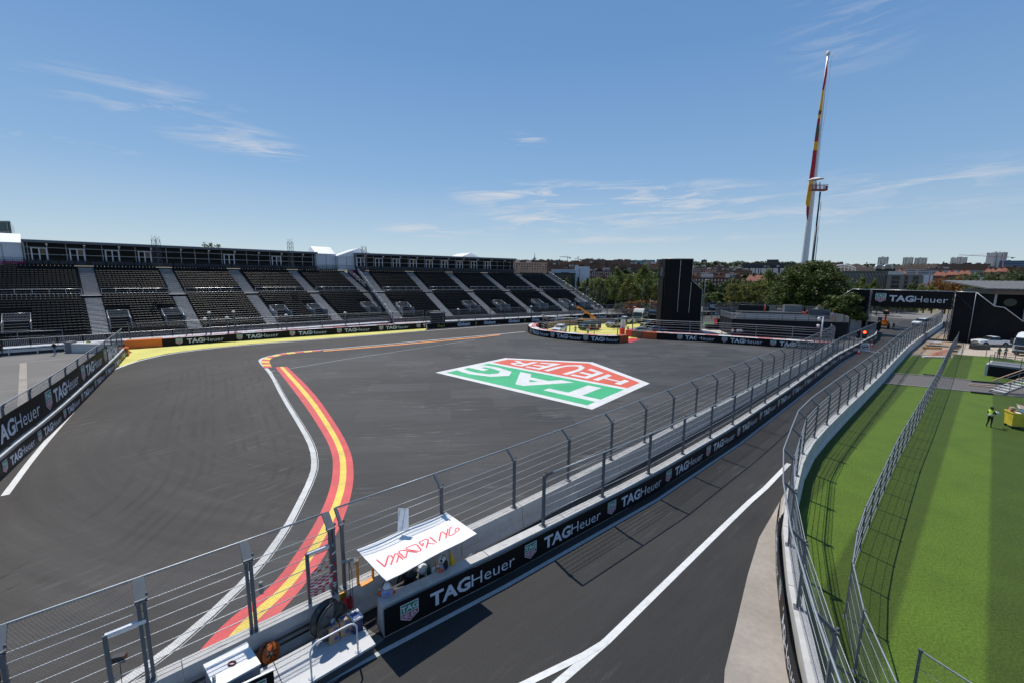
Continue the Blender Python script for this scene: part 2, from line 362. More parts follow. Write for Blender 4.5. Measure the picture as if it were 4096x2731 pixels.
def hill(x, y):
    r = math.hypot(x, y)
    if r < 175: return 0.0
    def sm(a, b, t): t = min(1, max(0, (t - a) / (b - a))); return t * t * (3 - 2 * t)
    return -9 * sm(175, 330, r) + 55 * sm(450, 2600, r) + 3 * math.sin(x * .004) * sm(500, 1500, r)
mb = MB(); rad = [0, 60, 120, 160, 175, 190, 220, 260, 310, 380, 470, 600, 800, 1100, 1500, 2000, 2600, 3500, 5000, 8000, 14000, 22000]; NA = 72
for r in rad:
    for k in range(NA):
        a = 2 * PI * k / NA; x, y = r * math.sin(a), r * math.cos(a); mb.v.append((x, y, hill(x, y) - .06))
for i in range(len(rad) - 1):
    for k in range(NA):
        if i == 0: mb.f.append((NA + (k + 1) % NA, NA + k, k))
        else: mb.f.append((i * NA + k, i * NA + (k + 1) % NA, (i + 1) * NA + (k + 1) % NA, (i + 1) * NA + k))
        mb.m.append(0); mb.sm.append(True)
o = mb.obj('ground', M_DRY); o['kind'] = 'structure'
if sum(p.normal.z for p in o.data.polygons) < 0: o.data.flip_normals()

# left lot, track, run-off, pit road
sheet('paved_lot', [(-150, -40), (60, -40), (140, 60), (175, 130), (120, 168), (-60, 168), (-150, 120)], 0.0, M_LOT)
P_LEFT = [(-15.5, 4.5), (-20.8, 11.5), (-28.6, 22.4), (-33.5, 30.0), (-40.0, 39.2), (-47.0, 49.2), (-52.4, 56.6)]     # left barrier
P_FAR = ats([(500, 1396), (552, 1394), (800, 1375), (1100, 1353), (1468, 1329), (1709, 1313)])                                # far barrier with the watch banners
P_GLOB = ats([(1709, 1317), (2000, 1297), (2162, 1287), (2320, 1279), (2480, 1273), (2640, 1268), (2850, 1262), (3080, 1257), (3300, 1254)])
P_OUT = [(-3.89, 11.82), (-0.34, 14.54), (7.32, 20.84), (15.6, 28.5), (26.4, 39.2), (45.3, 58.25), (55.3, 67.5), (70, 81.2), (81, 93.5)]      # pit wall, outer face
P_IN = [(-10.9, 7.8), (-5.45, 12.75), (0.33, 17.97), (5.94, 23.24), (13.2, 30.3), (22.5, 39.2), (34.3, 50.5), (44.2, 60.5), (53.5, 70.2), (56.3, 74.2)]
P_RIGHT = [(120, 119), (107.6, 106.6), (80.2, 82.6), (63.3, 67.5), (48.2, 53.3), (40.6, 46.1), (33.4, 39.4), (26.8, 33.3), (20.3, 27.2), (17.3, 24.1), (14.9, 21.0), (12.5, 17.9), (10.45, 14.5), (9.45, 12.6), (8.63, 11.14), (7.17, 7.8), (5.8, 4.6), (4.7, 2.0)]
sheet('race_track', [(-17, 2)] + [(p[0] + .2, p[1]) for p in P_LEFT] + [(p[0], p[1] - .1) for p in P_FAR] + [(p[0], p[1]) for p in P_GLOB] + [(130, 112), (60, 85), (10, 60), (8, 20), (-5.5, 12.7), (-14, 4.5)], .004, M_TRACK)
WL = [(-13.2, 5.2)] + ats([(500, 2731), (766, 2534), (1028, 2281), (1150, 2110), (1202, 2010), (1245, 1920), (1262, 1863), (1254, 1794), (1219, 1724), (1132, 1585), (1088, 1498), (1053, 1460), (1042, 1446), (1041, 1438), (1057, 1429), (1122, 1414), (1180, 1406.5), (1287, 1398.5), (1480, 1382), (1900, 1345.5), (2100, 1327)])
sheet('runoff_area', [(p.x, p.y) if hasattr(p, 'x') else p for p in WL] + [(12, 88), (40, 84), (95, 108), (70, 86), (55.5, 73), (43, 59.5), (22, 39.5), (6, 23.5), (-5.4, 12.85)], .008, M_RUN)
line('white_line', smooth(WL, 1), .40, .016, M_KWHITE)
line('drain_slot', Path(smooth(WL[:12], 1)).offset(.14).p, .05, .022, mat('slot_black', (.02, .02, .02), .8, .3, 3))
line('track_edge_line', smooth(ats([(20, 1980), (134, 1826), (237, 1705), (353, 1576), (402, 1518), (446, 1482), (491, 1463), (558, 1441), (670, 1416), (804, 1398), (1000, 1378), (1187, 1364.5), (1468, 1343), (1711, 1323), (2000, 1302), (2160, 1293)]), 1), .30, .016, M_WHITE)
line('chalk_line', ats([(1110, 1481), (1142, 1476), (1380, 1436.5), (1900, 1359)]), .10, .014, M_LBL)
line('corner_line', ats([(1066, 1490), (1100, 1482)]), .10, .020, M_LBL)
# lemon run-off strip along the far barrier
yl = ats([(493, 1466), (560, 1437), (670, 1413), (804, 1395), (1000, 1375.5), (1187, 1362), (1468, 1341), (1700, 1322)])
yu = ats([(509, 1398), (560, 1395), (680, 1384.5), (804, 1375), (1000, 1360), (1187, 1347), (1468, 1329), (1708, 1314)])
sheet('lemon_runoff', yl + yu[::-1] + ats([(530, 1410), (496, 1418), (460, 1462)]), .012, M_LEM)
# long kerb: red, yellow, red
KL = ats([(800, 2600), (905, 2482), (1092, 2342), (1195, 2199), (1280, 2060), (1323, 1950), (1334, 1860), (1325, 1800), (1297, 1740), (1219, 1618), (1102, 1468)])
KR = ats([(1000, 2600), (1092, 2482), (1219, 2342), (1316, 2199), (1385, 2050), (1411, 1955), (1416, 1880), (1405, 1808), (1358, 1715), (1255, 1567), (1149, 1466)])
def kerbstrip(L, R, a, b, z): 
    return [V((p.x + (q.x - p.x) * a, p.y + (q.y - p.y) * a, z)) for p, q in zip(L, R)], [V((p.x + (q.x - p.x) * b, p.y + (q.y - p.y) * b, z)) for p, q in zip(L, R)]
L_, R_ = smooth(KL, 2), smooth(KR, 2)
kb = MB()
for a, b, m in ((0, .36, 0), (.36, .66, 1), (.66, 1, 0)):
    za, zb = .012 + .05 * math.sin(PI * min(a, .5 if a < .5 else 1 - a) ), .03
    A, B = kerbstrip(L_, R_, a, b, .045)
    kb.strip([V((p.x, p.y, .014 if a == 0 else .045)) for p in A], [V((p.x, p.y, .018 if b == 1 else .045)) for p in B], m)
o = kb.obj('long_kerb', [M_RED, M_YEL]); o['kind'] = 'structure'
if sum(p.normal.z for p in o.data.polygons) < 0: o.data.flip_normals()
# saw-tooth kerb at the apex: separate painted blocks
z8_ = lambda l: [(1000 + x / 2.613, 1300 + y / 2.613) for x, y in l]
ko = Path(smooth(ats(z8_([(145, 450), (120, 395), (120, 372), (150, 348), (220, 325), (350, 296), (500, 279), (740, 262)])), 2)); ki = Path(smooth(ats(z8_([(232, 442), (207, 395), (202, 368), (226, 345), (275, 325), (400, 302), (540, 286), (740, 270)])), 2))
apex = thing('apex_kerb', None, None, ko.at(0)[0]); apex['kind'] = 'structure'
NBK = 13
for k in range(NBK):
    mb = MB(); T = [(k + q / 4 * .985) / NBK for q in range(5)]
    A = [ko.pt(ko.len * t) for t in T]; B = [ki.pt(ki.len * t) for t in T]
    mb.strip([p + V((0, 0, .02)) for p in B], [p + V((0, 0, .07)) for p in A]); mb.strip([p + V((0, 0, .07)) for p in A], [p + V((0, 0, .004)) for p in A])
    o = mb.obj('kerb_block', M_RED if k % 2 == 0 else M_YEL, apex)
# far kerb: red with a yellow centre
fk = Path(ats([(1293, 1404), (1480, 1389), (1900, 1352), (2001, 1340)]))
mb = MB()
for a, b, m in ((-.45, -.15, 0), (-.15, .15, 1), (.15, .45, 0)): mb.strip([V((p.x, p.y, .04)) for p in fk.offset(b).p], [V((p.x, p.y, .04)) for p in fk.offset(a).p], m)
o = mb.obj('far_kerb', [M_ORED, M_YEL]); o['kind'] = 'structure'
# big badge painted on the run-off
bl, bb, br, bt, btr = [V(q) for q in ((-8.95, 48.97, 0), (6.99, 35.55, 0), (15.83, 45.08, 0), (-.63, 57.46, 0), (12.06, 55.31, 0))]
mid = (bl + bb) / 2; ux = (bl - bb); uw = ux.length; ux.normalize(); uy = V((ux.y, -ux.x, 0)); uy = uy if uy.dot(btr - mid) > 0 else -uy
side = ((br - bb).dot(uy) + (bt - bl).dot(uy)) / 2; tip = (btr - mid).dot(uy)
def badge(x, y, ly):
    yy = (.5 - y) * (side / .72) if y >= -.22 else side + (-.22 - y) / .28 * (tip - side)
    p = mid + ux * (x * uw) + uy * yy; return V((p.x, p.y, .012 + .004 * ly))
mb = MB(); shield(mb, badge); o = mb.obj('painted_badge', [M_WHITE, M_GRN, M_ORED]); o['kind'] = 'structure'
# pit road and its apron
pr = Path(P_OUT).offset(.0).p; rr = Path(P_RIGHT).p
sheet('pit_road', [(-9, 4)] + [(p.x, p.y) for p in pr] + [(95, 106), (112, 122)] + [(p.x, p.y) for p in rr] + [(3.5, -6), (-9, -6)], .006, M_PIT)
sheet('concrete_apron', [(14.88, 21.6), (12.88, 19.38), (11.06, 17.39), (9.25, 14.99), (7.44, 12.42), (6.35, 10.9), (4.5, 7.5), (2.5, 3), (4.5, 2), (5.6, 4.6), (6.95, 7.8), (8.4, 11.1), (10.2, 14.5), (12.3, 17.9), (14.75, 20.9)], .010, M_CONC)
line('pit_exit_line', [(17.3, 25.1), (14.0, 21.94), (12.34, 20.47), (9.99, 18.29), (3.12, 11.86), (1.35, 10.36), (-1.6, 7.7)], .24, .014, M_WHITE)
line('pit_exit_fork', [(3.05, 11.80), (2.3, 11.32), (.5, 10.38), (-3.5, 8.3)], .20, .018, M_WHITE)
sheet('service_gap', P_IN[1:] + P_OUT[::-1][2:], .012, M_PIT)
ol = Path(P_OUT).offset(.42); line('pit_wall_line', [(-9, 7.4)] + [(p.x, p.y) for p in ol.p[:-2]], .17, .014, M_GUT)
# rubber laid down round the corner
def rubber():
    m = bpy.data.materials.new('tyre_rubber'); m.use_nodes = True; t = m.node_tree; p = t.nodes['Principled BSDF']; p.inputs['Base Color'].default_value = (.03, .03, .03, 1); p.inputs['Roughness'].default_value = .7
    tcn = t.nodes.new('ShaderNodeTexCoord'); n = t.nodes.new('ShaderNodeTexNoise'); n.inputs['Scale'].default_value = .35; n.inputs['Detail'].default_value = 6; t.links.new(tcn.outputs['Object'], n.inputs[0]); r = t.nodes.new('ShaderNodeMapRange'); r.inputs[1].default_value = .42; r.inputs[2].default_value = .75; r.inputs[3].default_value = 0; r.inputs[4].default_value = .22
    t.links.new(n.outputs[0], r.inputs[0]); t.links.new(r.outputs[0], p.inputs['Alpha']); return m
M_RUB = rubber(); wlp = Path(smooth(WL[:-2], 2)); R_ = random.Random(21)
for k in range(11):
    d = -1.2 - k * .75 - R_.uniform(0, .5); q = wlp.offset(d); a = R_.uniform(0, .25); b = R_.uniform(.6, 1); pts = q.p[int(len(q.p) * a):int(len(q.p) * b)]
    if len(pts) > 3: line('tyre_mark', pts, R_.uniform(.18, .34), .007 + .0002 * k, M_RUB)
# grass side
GR = mat('turf', (.060, .100, .0085), .75, .55, 14, 1.0, spec=.25, var2=.10, scale2=.5)
def stripes(m):
    """mown bands: the pile lies one way, then the other"""
    t = m.node_tree; L = t.links; p = t.nodes['Principled BSDF']; src = p.inputs['Base Color'].links[0].from_socket
    tcn = t.nodes.new('ShaderNodeTexCoord'); mpn = t.nodes.new('ShaderNodeMapping'); mpn.vector_type = 'POINT'
    mpn.inputs['Rotation'].default_value = (0, 0, STRIPE_A); L.new(tcn.outputs['Object'], mpn.inputs[0]); sp = t.nodes.new('ShaderNodeSeparateXYZ'); L.new(mpn.outputs[0], sp.inputs[0])
    a = t.nodes.new('ShaderNodeMath'); a.operation = 'MULTIPLY_ADD'; a.inputs[1].default_value = 1 / 2.05; a.inputs[2].default_value = STRIPE_O; L.new(sp.outputs[0], a.inputs[0])
    b = t.nodes.new('ShaderNodeMath'); b.operation = 'PINGPONG'; b.inputs[1].default_value = 1; L.new(a.outputs[0], b.inputs[0])
    c = t.nodes.new('ShaderNodeMapRange'); c.inputs[1].default_value = .46; c.inputs[2].default_value = .54; c.inputs[3].default_value = .78; c.inputs[4].default_value = 1.36; L.new(b.outputs[0], c.inputs[0])
    vm = t.nodes.new('ShaderNodeVectorMath'); vm.operation = 'SCALE'; L.new(src, vm.inputs[0]); L.new(c.outputs[0], vm.inputs['Scale']); L.new(vm.outputs[0], p.inputs['Base Color'])
STRIPE_A = math.radians(48.2); STRIPE_O = .917
stripes(GR)
rb = [(p.x, p.y) for p in Path(P_RIGHT).offset(-.25).p if p.x < 63]
sheet('earth_strip', [(63, 66.5), (75, 77), (92, 92), (104, 88), (95, 60), (80, 45), (70, 58)], .004, M_EARTH)
sheet('gravel_yard', [(66, 62.7), (73, 63.9), (66, 45), (95, 40), (120, 80), (88, 82)], .008, M_GRAVEL)
sheet('turf', [(61.3, 64.8)] + rb + [(3, -8), (70, -8), (80, 30), (74, 64.0), (69.6, 66.4), (66, 62.8)], .010, GR)
sheet('service_path', [(41.2, 46.4), (44.73, 44.86), (47.02, 43.55), (49.8, 41.9), (60, 36), (66, 40), (55.25, 46.6), (52.82, 48.6), (51.3, 50.0), (46.9, 51.6)], .018, mat('path_asphalt', (.115, .105, .10), .85, .12, 10, .2))
for nm, l in (('path_kerb', [(41.3, 46.3), (44.73, 44.86), (47.02, 43.55), (49.8, 41.9), (60, 36)]), ('path_kerb', [(46.9, 51.6), (51.3, 50.0), (52.82, 48.6), (55.25, 46.6), (66, 40)])):
    p = Path(l); mb = MB(); mb.prism([V((q.x, q.y, 0)) for q in p.offset(.07).p] + [V((q.x, q.y, 0)) for q in p.offset(-.07).p[::-1]], .09); o = mb.obj(nm, M_CONC); o['kind'] = 'structure'
# ================================================================= barriers, banners, debris fences
M_BLOCK = mat('barrier_concrete', (.50, .49, .47), .85, .10, 4, .15, var2=.08, scale2=1.0)
M_BAN = mat('black_banner', (.007, .007, .0075), .55, .2, 2, spec=.2)
M_LET = mat('banner_lettering', (.62, .65, .72), .5, .04, 3)
M_LETG = mat('badge_green', (.02, .22, .11), .5, .05, 3)
M_LETR = mat('badge_red', (.40, .03, .05), .5, .05, 3)
M_GALV = mat('galvanised_steel', (.34, .37, .40), .45, .14, 5, metal=.55)
M_POST = mat('fence_post_steel', (.12, .138, .155), .55, .15, 6, metal=.2)
M_CABLE = mat('wire_rope', (.62, .63, .64), .4, .08, 20, metal=.35)
M_NET = mat('netting_wire', (.16, .17, .18), .5, .1, 10, metal=.4)
M_ORANGE = mat('orange_vinyl', (.75, .17, .02), .5, .08, 3)
M_REDV = mat('red_vinyl', (.55, .03, .04), .5, .08, 3)
M_WV = mat('white_vinyl', (.74, .74, .73), .5, .06, 3)
M_BLK = mat('black_fabric', (.008, .0085, .010), .8, .45, .9, .9, stretch=(1.4, 1.4, .35), spec=.2)
PROF = [(-.33, 0), (.33, 0), (.33, .10), (.22, .35), (.19, 1.0), (-.19, 1.0), (-.22, .35), (-.33, .10)]
BLK = {}
def blockmesh(L, h, m):
    k = (round(L, 2), h, m.name)
    if k not in BLK:
        mb = MB(); n = len(PROF); vs = [V((x, w * 1, z * h)) for x in (-L / 2 + .012, L / 2 - .012) for w, z in PROF]
        mb.add(vs, [(i, (i + 1) % n, n + (i + 1) % n, n + i) for i in range(n)] + [tuple(range(n - 1, -1, -1)), tuple(range(n, 2 * n))])
        for q in (-.28, .28): mb.box((L * q, 0, h + .004), (.22, .12, .012))
        BLK[k] = mb.mesh('barrier_block', m)
    return BLK[k]
def barrier(label, path, h=1.05, L=4.0, m=None, s0=0, s1=None, cat='barrier', group=None):
    path = path if isinstance(path, Path) else Path(path); s1 = path.len if s1 is None else s1
    t = thing('concrete_barrier', label, cat, path.pt(s0), group); n = max(1, round((s1 - s0) / L))
    for i in range(n):
        a = path.pt(s0 + (s1 - s0) * i / n); b = path.pt(s0 + (s1 - s0) * (i + 1) / n); d = b - a
        put(blockmesh(d.length, h, m or M_BLOCK), 'barrier_block', t, (a + b) / 2, math.atan2(d.y, d.x))
    return t
def banner(parent, path, off, z0, z1, s0=0, s1=None, m=None, name='banner', th=.02):
    path = path if isinstance(path, Path) else Path(path); s1 = path.len if s1 is None else s1
    p = path.offset(off); q = path.offset(off - th)
    n = max(2, int((s1 - s0) / 1.5)); k = p.len / path.len; T = [s0 + (s1 - s0) * i / n for i in range(n + 1)]
    A = [p.pt(t * k) for t in T]; B = [q.pt(t * q.len / path.len) for t in T]; mb = MB(); up = lambda l, z: [V((v.x, v.y, z)) for v in l]
    mb.strip(up(A, z0), up(A, z1)); mb.strip(up(A, z1), up(B, z1)); mb.strip(up(B, z1), up(B, z0))
    for i in (0, -1): mb.poly([V((A[i].x, A[i].y, z0)), V((A[i].x, A[i].y, z1)), V((B[i].x, B[i].y, z1)), V((B[i].x, B[i].y, z0))])
    return mb.obj(name, m or M_BAN, parent), p
def flat_on(p, s, z, ly=1): 
    return lambda x, y: p.pt(s + x, .004 * ly, z + y)
def watch_row(parent, p, s_list, zc, h, badge=True, gap=1.0, mats=None, emblem=1.7, first=True, kx=1.0):
    """badge + wordmark repeated at the distances in s_list along the banner p"""
    for i, s in enumerate(s_list):
        w = h * emblem * .92
        if badge and (first or i > 0):
            mb = MB(); shield(mb, lambda x, y, ly: p.pt(s + w / 2 + x * w, .004 * ly, zc + y * h * emblem)); mb.obj('badge', mats or [M_LET, M_LETG, M_LETR], parent)
        mb = MB(); tagheuer(mb, lambda x, y: p.pt(s + (w + gap * h) + x * kx, .004, zc - h / 2 + y), h); mb.obj('lettering', M_LET, parent)
def words(parent, p, items, m):
    for s, z, h, txt, bold in items:
        mb = MB(); t = text2d(txt, bold); lay(mb, t, lambda x, y: p.pt(s + x * h, .004, z + y * h)); mb.obj('lettering', m, parent)
PST = {}
def postmesh(hb, ht, out, w, d, double):
    k = (hb, ht, out, w, d, double)
    if k not in PST:
        mb = MB()
        for x in ((-w * .75, w * .75) if double else (0,)):
            mb.box((x, 0, hb / 2), (w, d, hb)); mb.bar((x, 0, hb - .02), (x, -out, ht), w, d * .8, up=(1, 0, 0))
        mb.box((0, 0, .01), (w * 3, d * 2.2, .02)); mb.box((0, -out * .1, hb), (w * (3.2 if double else 1.5), d * 1.3, .08))
        if ht > hb + .1 and w > .07: mb.tube([(w * (1.6 if double else .9), 0, hb + .10), (w * (1.6 if double else .9), 0, hb + .18)], .03, 6)
        PST[k] = mb.mesh('post', M_POST)
    return PST[k]
def fence(label, path, z0=1.05, hb=2.25, ht=2.5, out=.42, spacing=3.85, net=.07, wire=.0019, cables=6, w=.09, d=.12, double=False, cab_r=.011, group=None, skip=(), rail=.03, s_list=None, netm=None, half=False):
    """posts that bend over at the top towards the right of the path (out<0: left), wire ropes, top tube and chain-link"""
    path = path if isinstance(path, Path) else Path(path); t = thing('debris_fence', label, 'fence', path.pt(0, 0, z0), group)
    n = max(1, round(path.len / spacing)); T = s_list or [path.len * i / n for i in range(n + 1)]
    me = postmesh(hb, ht, out, w, d, double)
    for s in T:
        p, tg = path.at(min(s, path.len - .001)); put(me, 'post', t, (p.x, p.y, z0), math.atan2(tg.y, tg.x))
    kz = [hb * (i + .25) / cables for i in range(cables)] + [hb - .03]
    for zc in kz:
        mb = MB(); mb.tube([path.pt(s, 0, z0 + zc) for s in T], cab_r, 4, sm=True); mb.obj('cable', M_CABLE, t)
    if rail:
        mb = MB(); mb.tube([path.pt(s, out, z0 + ht) for s in T], rail, 5); mb.obj('top_rail', M_GALV, t)
    if net:
        mb = MB()
        for a, b in zip(T, T[1:]):
            if any(x0 <= (a + b) / 2 <= x1 for x0, x1 in skip): continue
            for lo, hi, o0, o1 in ((.02, hb, 0, 0), (0, 1, 0, out)):
                A = path.pt(a); B = path.pt(b); L = (B - A).length; bend = lo == 0
                H = math.hypot(out, ht - hb) if bend else hb - .02
                if bend and abs(out) < .01 and ht - hb < .02: continue
                tv = (B - A).normalized(); nr = V((tv.y, -tv.x, 0))
                def P(x, y):
                    if bend: f = y / H; return A + tv * x + nr * (out * f) + V((0, 0, z0 + hb + (ht - hb) * f))
                    return A + tv * x + nr * .03 + V((0, 0, z0 + .02 + y))
                dn = nr * wire
                for sg in (1, -1):
                    c = -H * .6
                    while c < L + H * .6:
                        x0, x1 = (c - H * .3, c + H * .3) if sg > 0 else (c + H * .3, c - H * .3)
                        # clip to the bay
                        f0, f1 = 0.0, 1.0; dx = x1 - x0
                        for bd, s_ in ((0, 1), (L, -1)):
                            g0 = s_ * (x0 - bd); g1 = s_ * (x1 - bd)
                            if g0 < 0 and g1 < 0: f0 = 2
                            elif g0 < 0: f0 = max(f0, g0 / (g0 - g1))
                            elif g1 < 0: f1 = min(f1, g0 / (g0 - g1))
                        if f0 < f1:
                            p0 = P(x0 + dx * f0, H * f0); p1 = P(x0 + dx * f1, H * f1); e = tv * wire
                            mb.add([p0 - e, p0 + e, p0 + dn * 1.4, p1 - e, p1 + e, p1 + dn * 1.4], [(0, 1, 4, 3), (1, 2, 5, 4), (2, 0, 3, 5)])
                        c += net
        mb.obj('netting', netm or M_NET, t, kind='stuff')
    return t

# ---- pit wall, outer: black banner towards the pit road
PO = Path(P_OUT); POC = PO.offset(-.36)
t = barrier('long concrete pit wall wrapped in a black watch banner, left edge of the pit road', POC)
_, bp = banner(t, POC, .36, .06, 1.0, .02)
sl = [.55]; step = 5.15
while sl[-1] + step < 108: sl.append(sl[-1] + step)
watch_row(t, bp, sl, .53, .50, emblem=1.35, gap=.85)
SPO = [7.0 + 3.85 * i for i in range(26)]
fence('grey catch fence on top of the black bannered pit wall, leaning over the pit road', POC, s_list=SPO, net=.075, hb=2.2, ht=2.55, out=.50, wire=.0026)
# ---- pit wall, inner: white concrete towards the gap
PIW = Path(P_IN[1:]); PIN0 = Path([(-14.6, 4.3)] + P_IN[:1] + [(-5.62, 12.6)])
barrier('bare white concrete wall behind the marshal post, running along the dark run-off', PIW)
fence('tall catch fence on the bare white wall, bent over the run-off with the painted badge', PIW, out=-.5, net=.075, hb=2.2, ht=2.6, wire=.0019)
barrier('bare concrete wall in the bottom left corner, ending at the marshal opening', PIN0)
fence('near catch fence with paired posts in the bottom left corner', PIN0, s_list=[PIN0.len - .1 - 2.3 * i for i in range(6)][::-1], out=-.5, net=.065, hb=2.2, ht=2.55, double=True, w=.075, d=.14, cab_r=.013, wire=.002)
# ---- right-hand wall of the pit road
PR = Path(P_RIGHT)
barrier('curving pale concrete wall between the pit road and the green turf', PR)
fence('curving catch fence between the pit road and the turf, bent over the road', PR, out=.43, net=.08, hb=2.2, ht=2.55, wire=.0019, spacing=3.7)
t = thing('wall_banner', 'short watch banner on the inside of the curving wall, bottom right of the pit road', 'banner', PR.pt(PR.len - 9))
sB = PR.len - 19
_, bp = banner(t, PR, .36, .08, 1.0, sB, PR.len); watch_row(t, bp, [sB + 1.2, sB + 6.4, sB + 11.6], .53, .5, emblem=1.35, gap=.85, first=False)
# ---- left barrier with two heights of banner
PL = Path(smooth(P_LEFT, 1))
t = barrier('left concrete wall with a low watch banner beside the white edge line', PL)
_, bp = banner(t, PL, .36, .05, 1.02)
k0 = PL.len; watch_row(t, bp, [k0 - 5.0 - 5.35 * i for i in range(10)][::-1], .53, .52, emblem=1.35, gap=.8)
mb = MB(); a = PL.len - .02; mb.box(PL.pt(a, .06, .56), (.7, .95, 1.12), rz=math.atan2(PL.at(a)[1].y, PL.at(a)[1].x)); mb.obj('end_cushion', M_ORANGE, t)
PLF = PL.offset(-.05)
tf = fence('left catch fence hung with tall watch banners above the low wall', PLF, hb=2.35, ht=2.6, out=.15, net=.09, spacing=3.9, wire=.0022)
_, bp = banner(tf, PLF, .12, 1.18, 2.95, 0, PLF.len - 11.5, name='tall_banner')
watch_row(tf, bp, [PLF.len - 13.6 - 10.1 * i for i in range(6)][::-1], 2.08, .98, emblem=1.45, gap=.5, first=True)
# ---- far barrier below the grandstands
PF = Path(P_FAR); PFB = PF.offset(-.6)
t = thing('padded_barrier', 'far padded barrier with a black watch banner under the grandstands', 'barrier', PF.pt(0))
nb = int(PF.len / 2.0)
_, bp = banner(t, PF, 0, .03, 1.2, 4.4, PF.len)
mb = MB(); q = Path([PF.pt(0), PF.pt(4.35)]); mb.prism([q.pt(0), q.pt(q.len), q.pt(q.len, -1.2), q.pt(0, -1.2)], 1.22); mb.obj('end_cushion', M_ORANGE, t)
M_PINK = mat('faded_red_vinyl', (.62, .22, .22), .5, .12, 3)
def pads(path, t, s0, s1, wid=1.3, h=1.18, mt=None, off=-.15):
    n = int((s1 - s0) / 2.0)
    for i in range(n):
        a, b = s0 + (s1 - s0) * i / n, s0 + (s1 - s0) * (i + .97) / n; mb = MB()
        mb.prism([path.pt(a, off - .03, .02), path.pt(b, off - .03, .02), path.pt(b, off - wid * .46, .02), path.pt(a, off - wid * .46, .02)], h, 0)
        mb.obj('foam_block', M_WV if i % 4 else M_PINK, t); mb = MB()
        mb.prism([path.pt(a, off - wid * .54, .02), path.pt(b, off - wid * .54, .02), path.pt(b, off - wid, .02), path.pt(a, off - wid, .02)], h, 0)
        mb.obj('foam_block', M_PINK if i % 5 else M_WV, t)
pads(PF, t, 4.4, PF.len)
s6 = [6.0 + 8.0 * i for i in range(6)]
watch_row(t, bp, s6, .62, .62, emblem=1.45, gap=.9, kx=1.08)
shl = MB(); w = .9; shield(shl, lambda x, y, ly: bp.pt(54.6 + x * w, .004 * ly, .62 + y * .9)); shl.obj('lettering', [M_LET, M_LETG, M_LETR], t)
M_F1 = mat('race_red', (.55, .02, .02), .5, .05, 3); M_GOLD = mat('banner_gold', (.55, .45, .10), .5, .05, 3)
def script_madrid(mb, g, h):
    """handwritten place name as one thin pen line"""
    pen = [[(0, 0), (.18, 1.25), (.34, .2), (.62, 1.3), (.55, 0), (.7, .1)], [(1.05, .45), (.82, .4), (.8, .05), (1.02, .12), (1.06, .48), (1.1, 0), (1.2, .1)], [(1.5, .45), (1.3, .4), (1.28, .04), (1.48, .1), (1.62, 1.3), (1.52, 0), (1.66, .1)], [(1.68, .02), (1.76, .45), (1.9, .42)], [(1.92, .45), (1.94, 0), (2.06, .1)], [(2.4, .45), (2.2, .4), (2.18, .04), (2.38, .1), (2.55, 1.35), (2.46, 0), (2.6, .08)]]
    for l in pen:
        for a, b in zip(l, l[1:]):
            dx, dy = b[0] - a[0], b[1] - a[1]; n = math.hypot(dx, dy); ox, oy = -dy / n * .035, dx / n * .035
            mb.add([g((a[0] + ox) * h, (a[1] + oy) * h), g((a[0] - ox) * h, (a[1] - oy) * h), g((b[0] - ox) * h, (b[1] - oy) * h), g((b[0] + ox) * h, (b[1] + oy) * h)], [(0, 1, 2, 3)])
mb = MB(); script_madrid(mb, lambda x, y: bp.pt(58.2 + x * 1.25, .004, .35 + y), .58); mb.obj('lettering', M_GOLD, t)
mb = MB(); g = lambda x, y: bp.pt(65.4 + x, .004, .32 + y)
for pl in ([(0, 0), (.35, 0), (.9, .5), (2.0, .5), (2.0, .62), (1.2, .62), (.7, .62)], [(.45, 0), (.8, 0), (1.1, .26), (1.9, .26), (1.95, .4), (1.0, .4)], [(2.0, 0), (2.45, 0), (3.05, .62), (2.6, .62)]): mb.add([g(*q) for q in pl], [tuple(range(len(pl)))])
mb.obj('lettering', M_F1, t); words(t, bp, [(71.2, .4, .42, 'Formula 1', .012)], M_LET)
# ---- blue-chip wall going round behind the island
PG = Path(P_GLOB)
t = barrier('far curving wall with a repeated white company name on black', PG.offset(-.36))
_, bp = banner(t, PG.offset(-.36), .36, .03, 1.12)
mb = MB(); script_madrid(mb, lambda x, y: bp.pt(2.4 + x * 1.2, .004, .3 + y), .52); mb.obj('lettering', M_GOLD, t)
its = [(7.2 + 6.9 * i, .26, .70, 'Globant', .035) for i in range(int((bp.len - 12) / 6.9))]
words(t, bp, its, M_LET)
mb = MB()
for s, *_r in its:
    g = lambda x, y: bp.pt(s + 4.6 + x, .004, .56 + y)
    mb.add([g(0, .36), g(.16, .36), g(.42, 0), g(.16, -.36), g(0, -.36), g(.26, 0)], [(0, 5, 2, 1), (5, 4, 3, 2)])
mb.obj('lettering', mat('banner_lime', (.45, .55, .05), .5, .05), t)
fence('far catch fence above the white company name wall', PG.offset(-.5), net=.22, wire=.0045, spacing=4, cables=5, w=.11, hb=2.3, ht=2.7, out=.4)
fence('far catch fence behind the padded barrier, in front of the left grandstand', PF.offset(-1.9), z0=1.0, net=.22, wire=.004, spacing=6.4, cables=4, w=.11, hb=2.3, ht=2.6, out=.3, cab_r=.018)
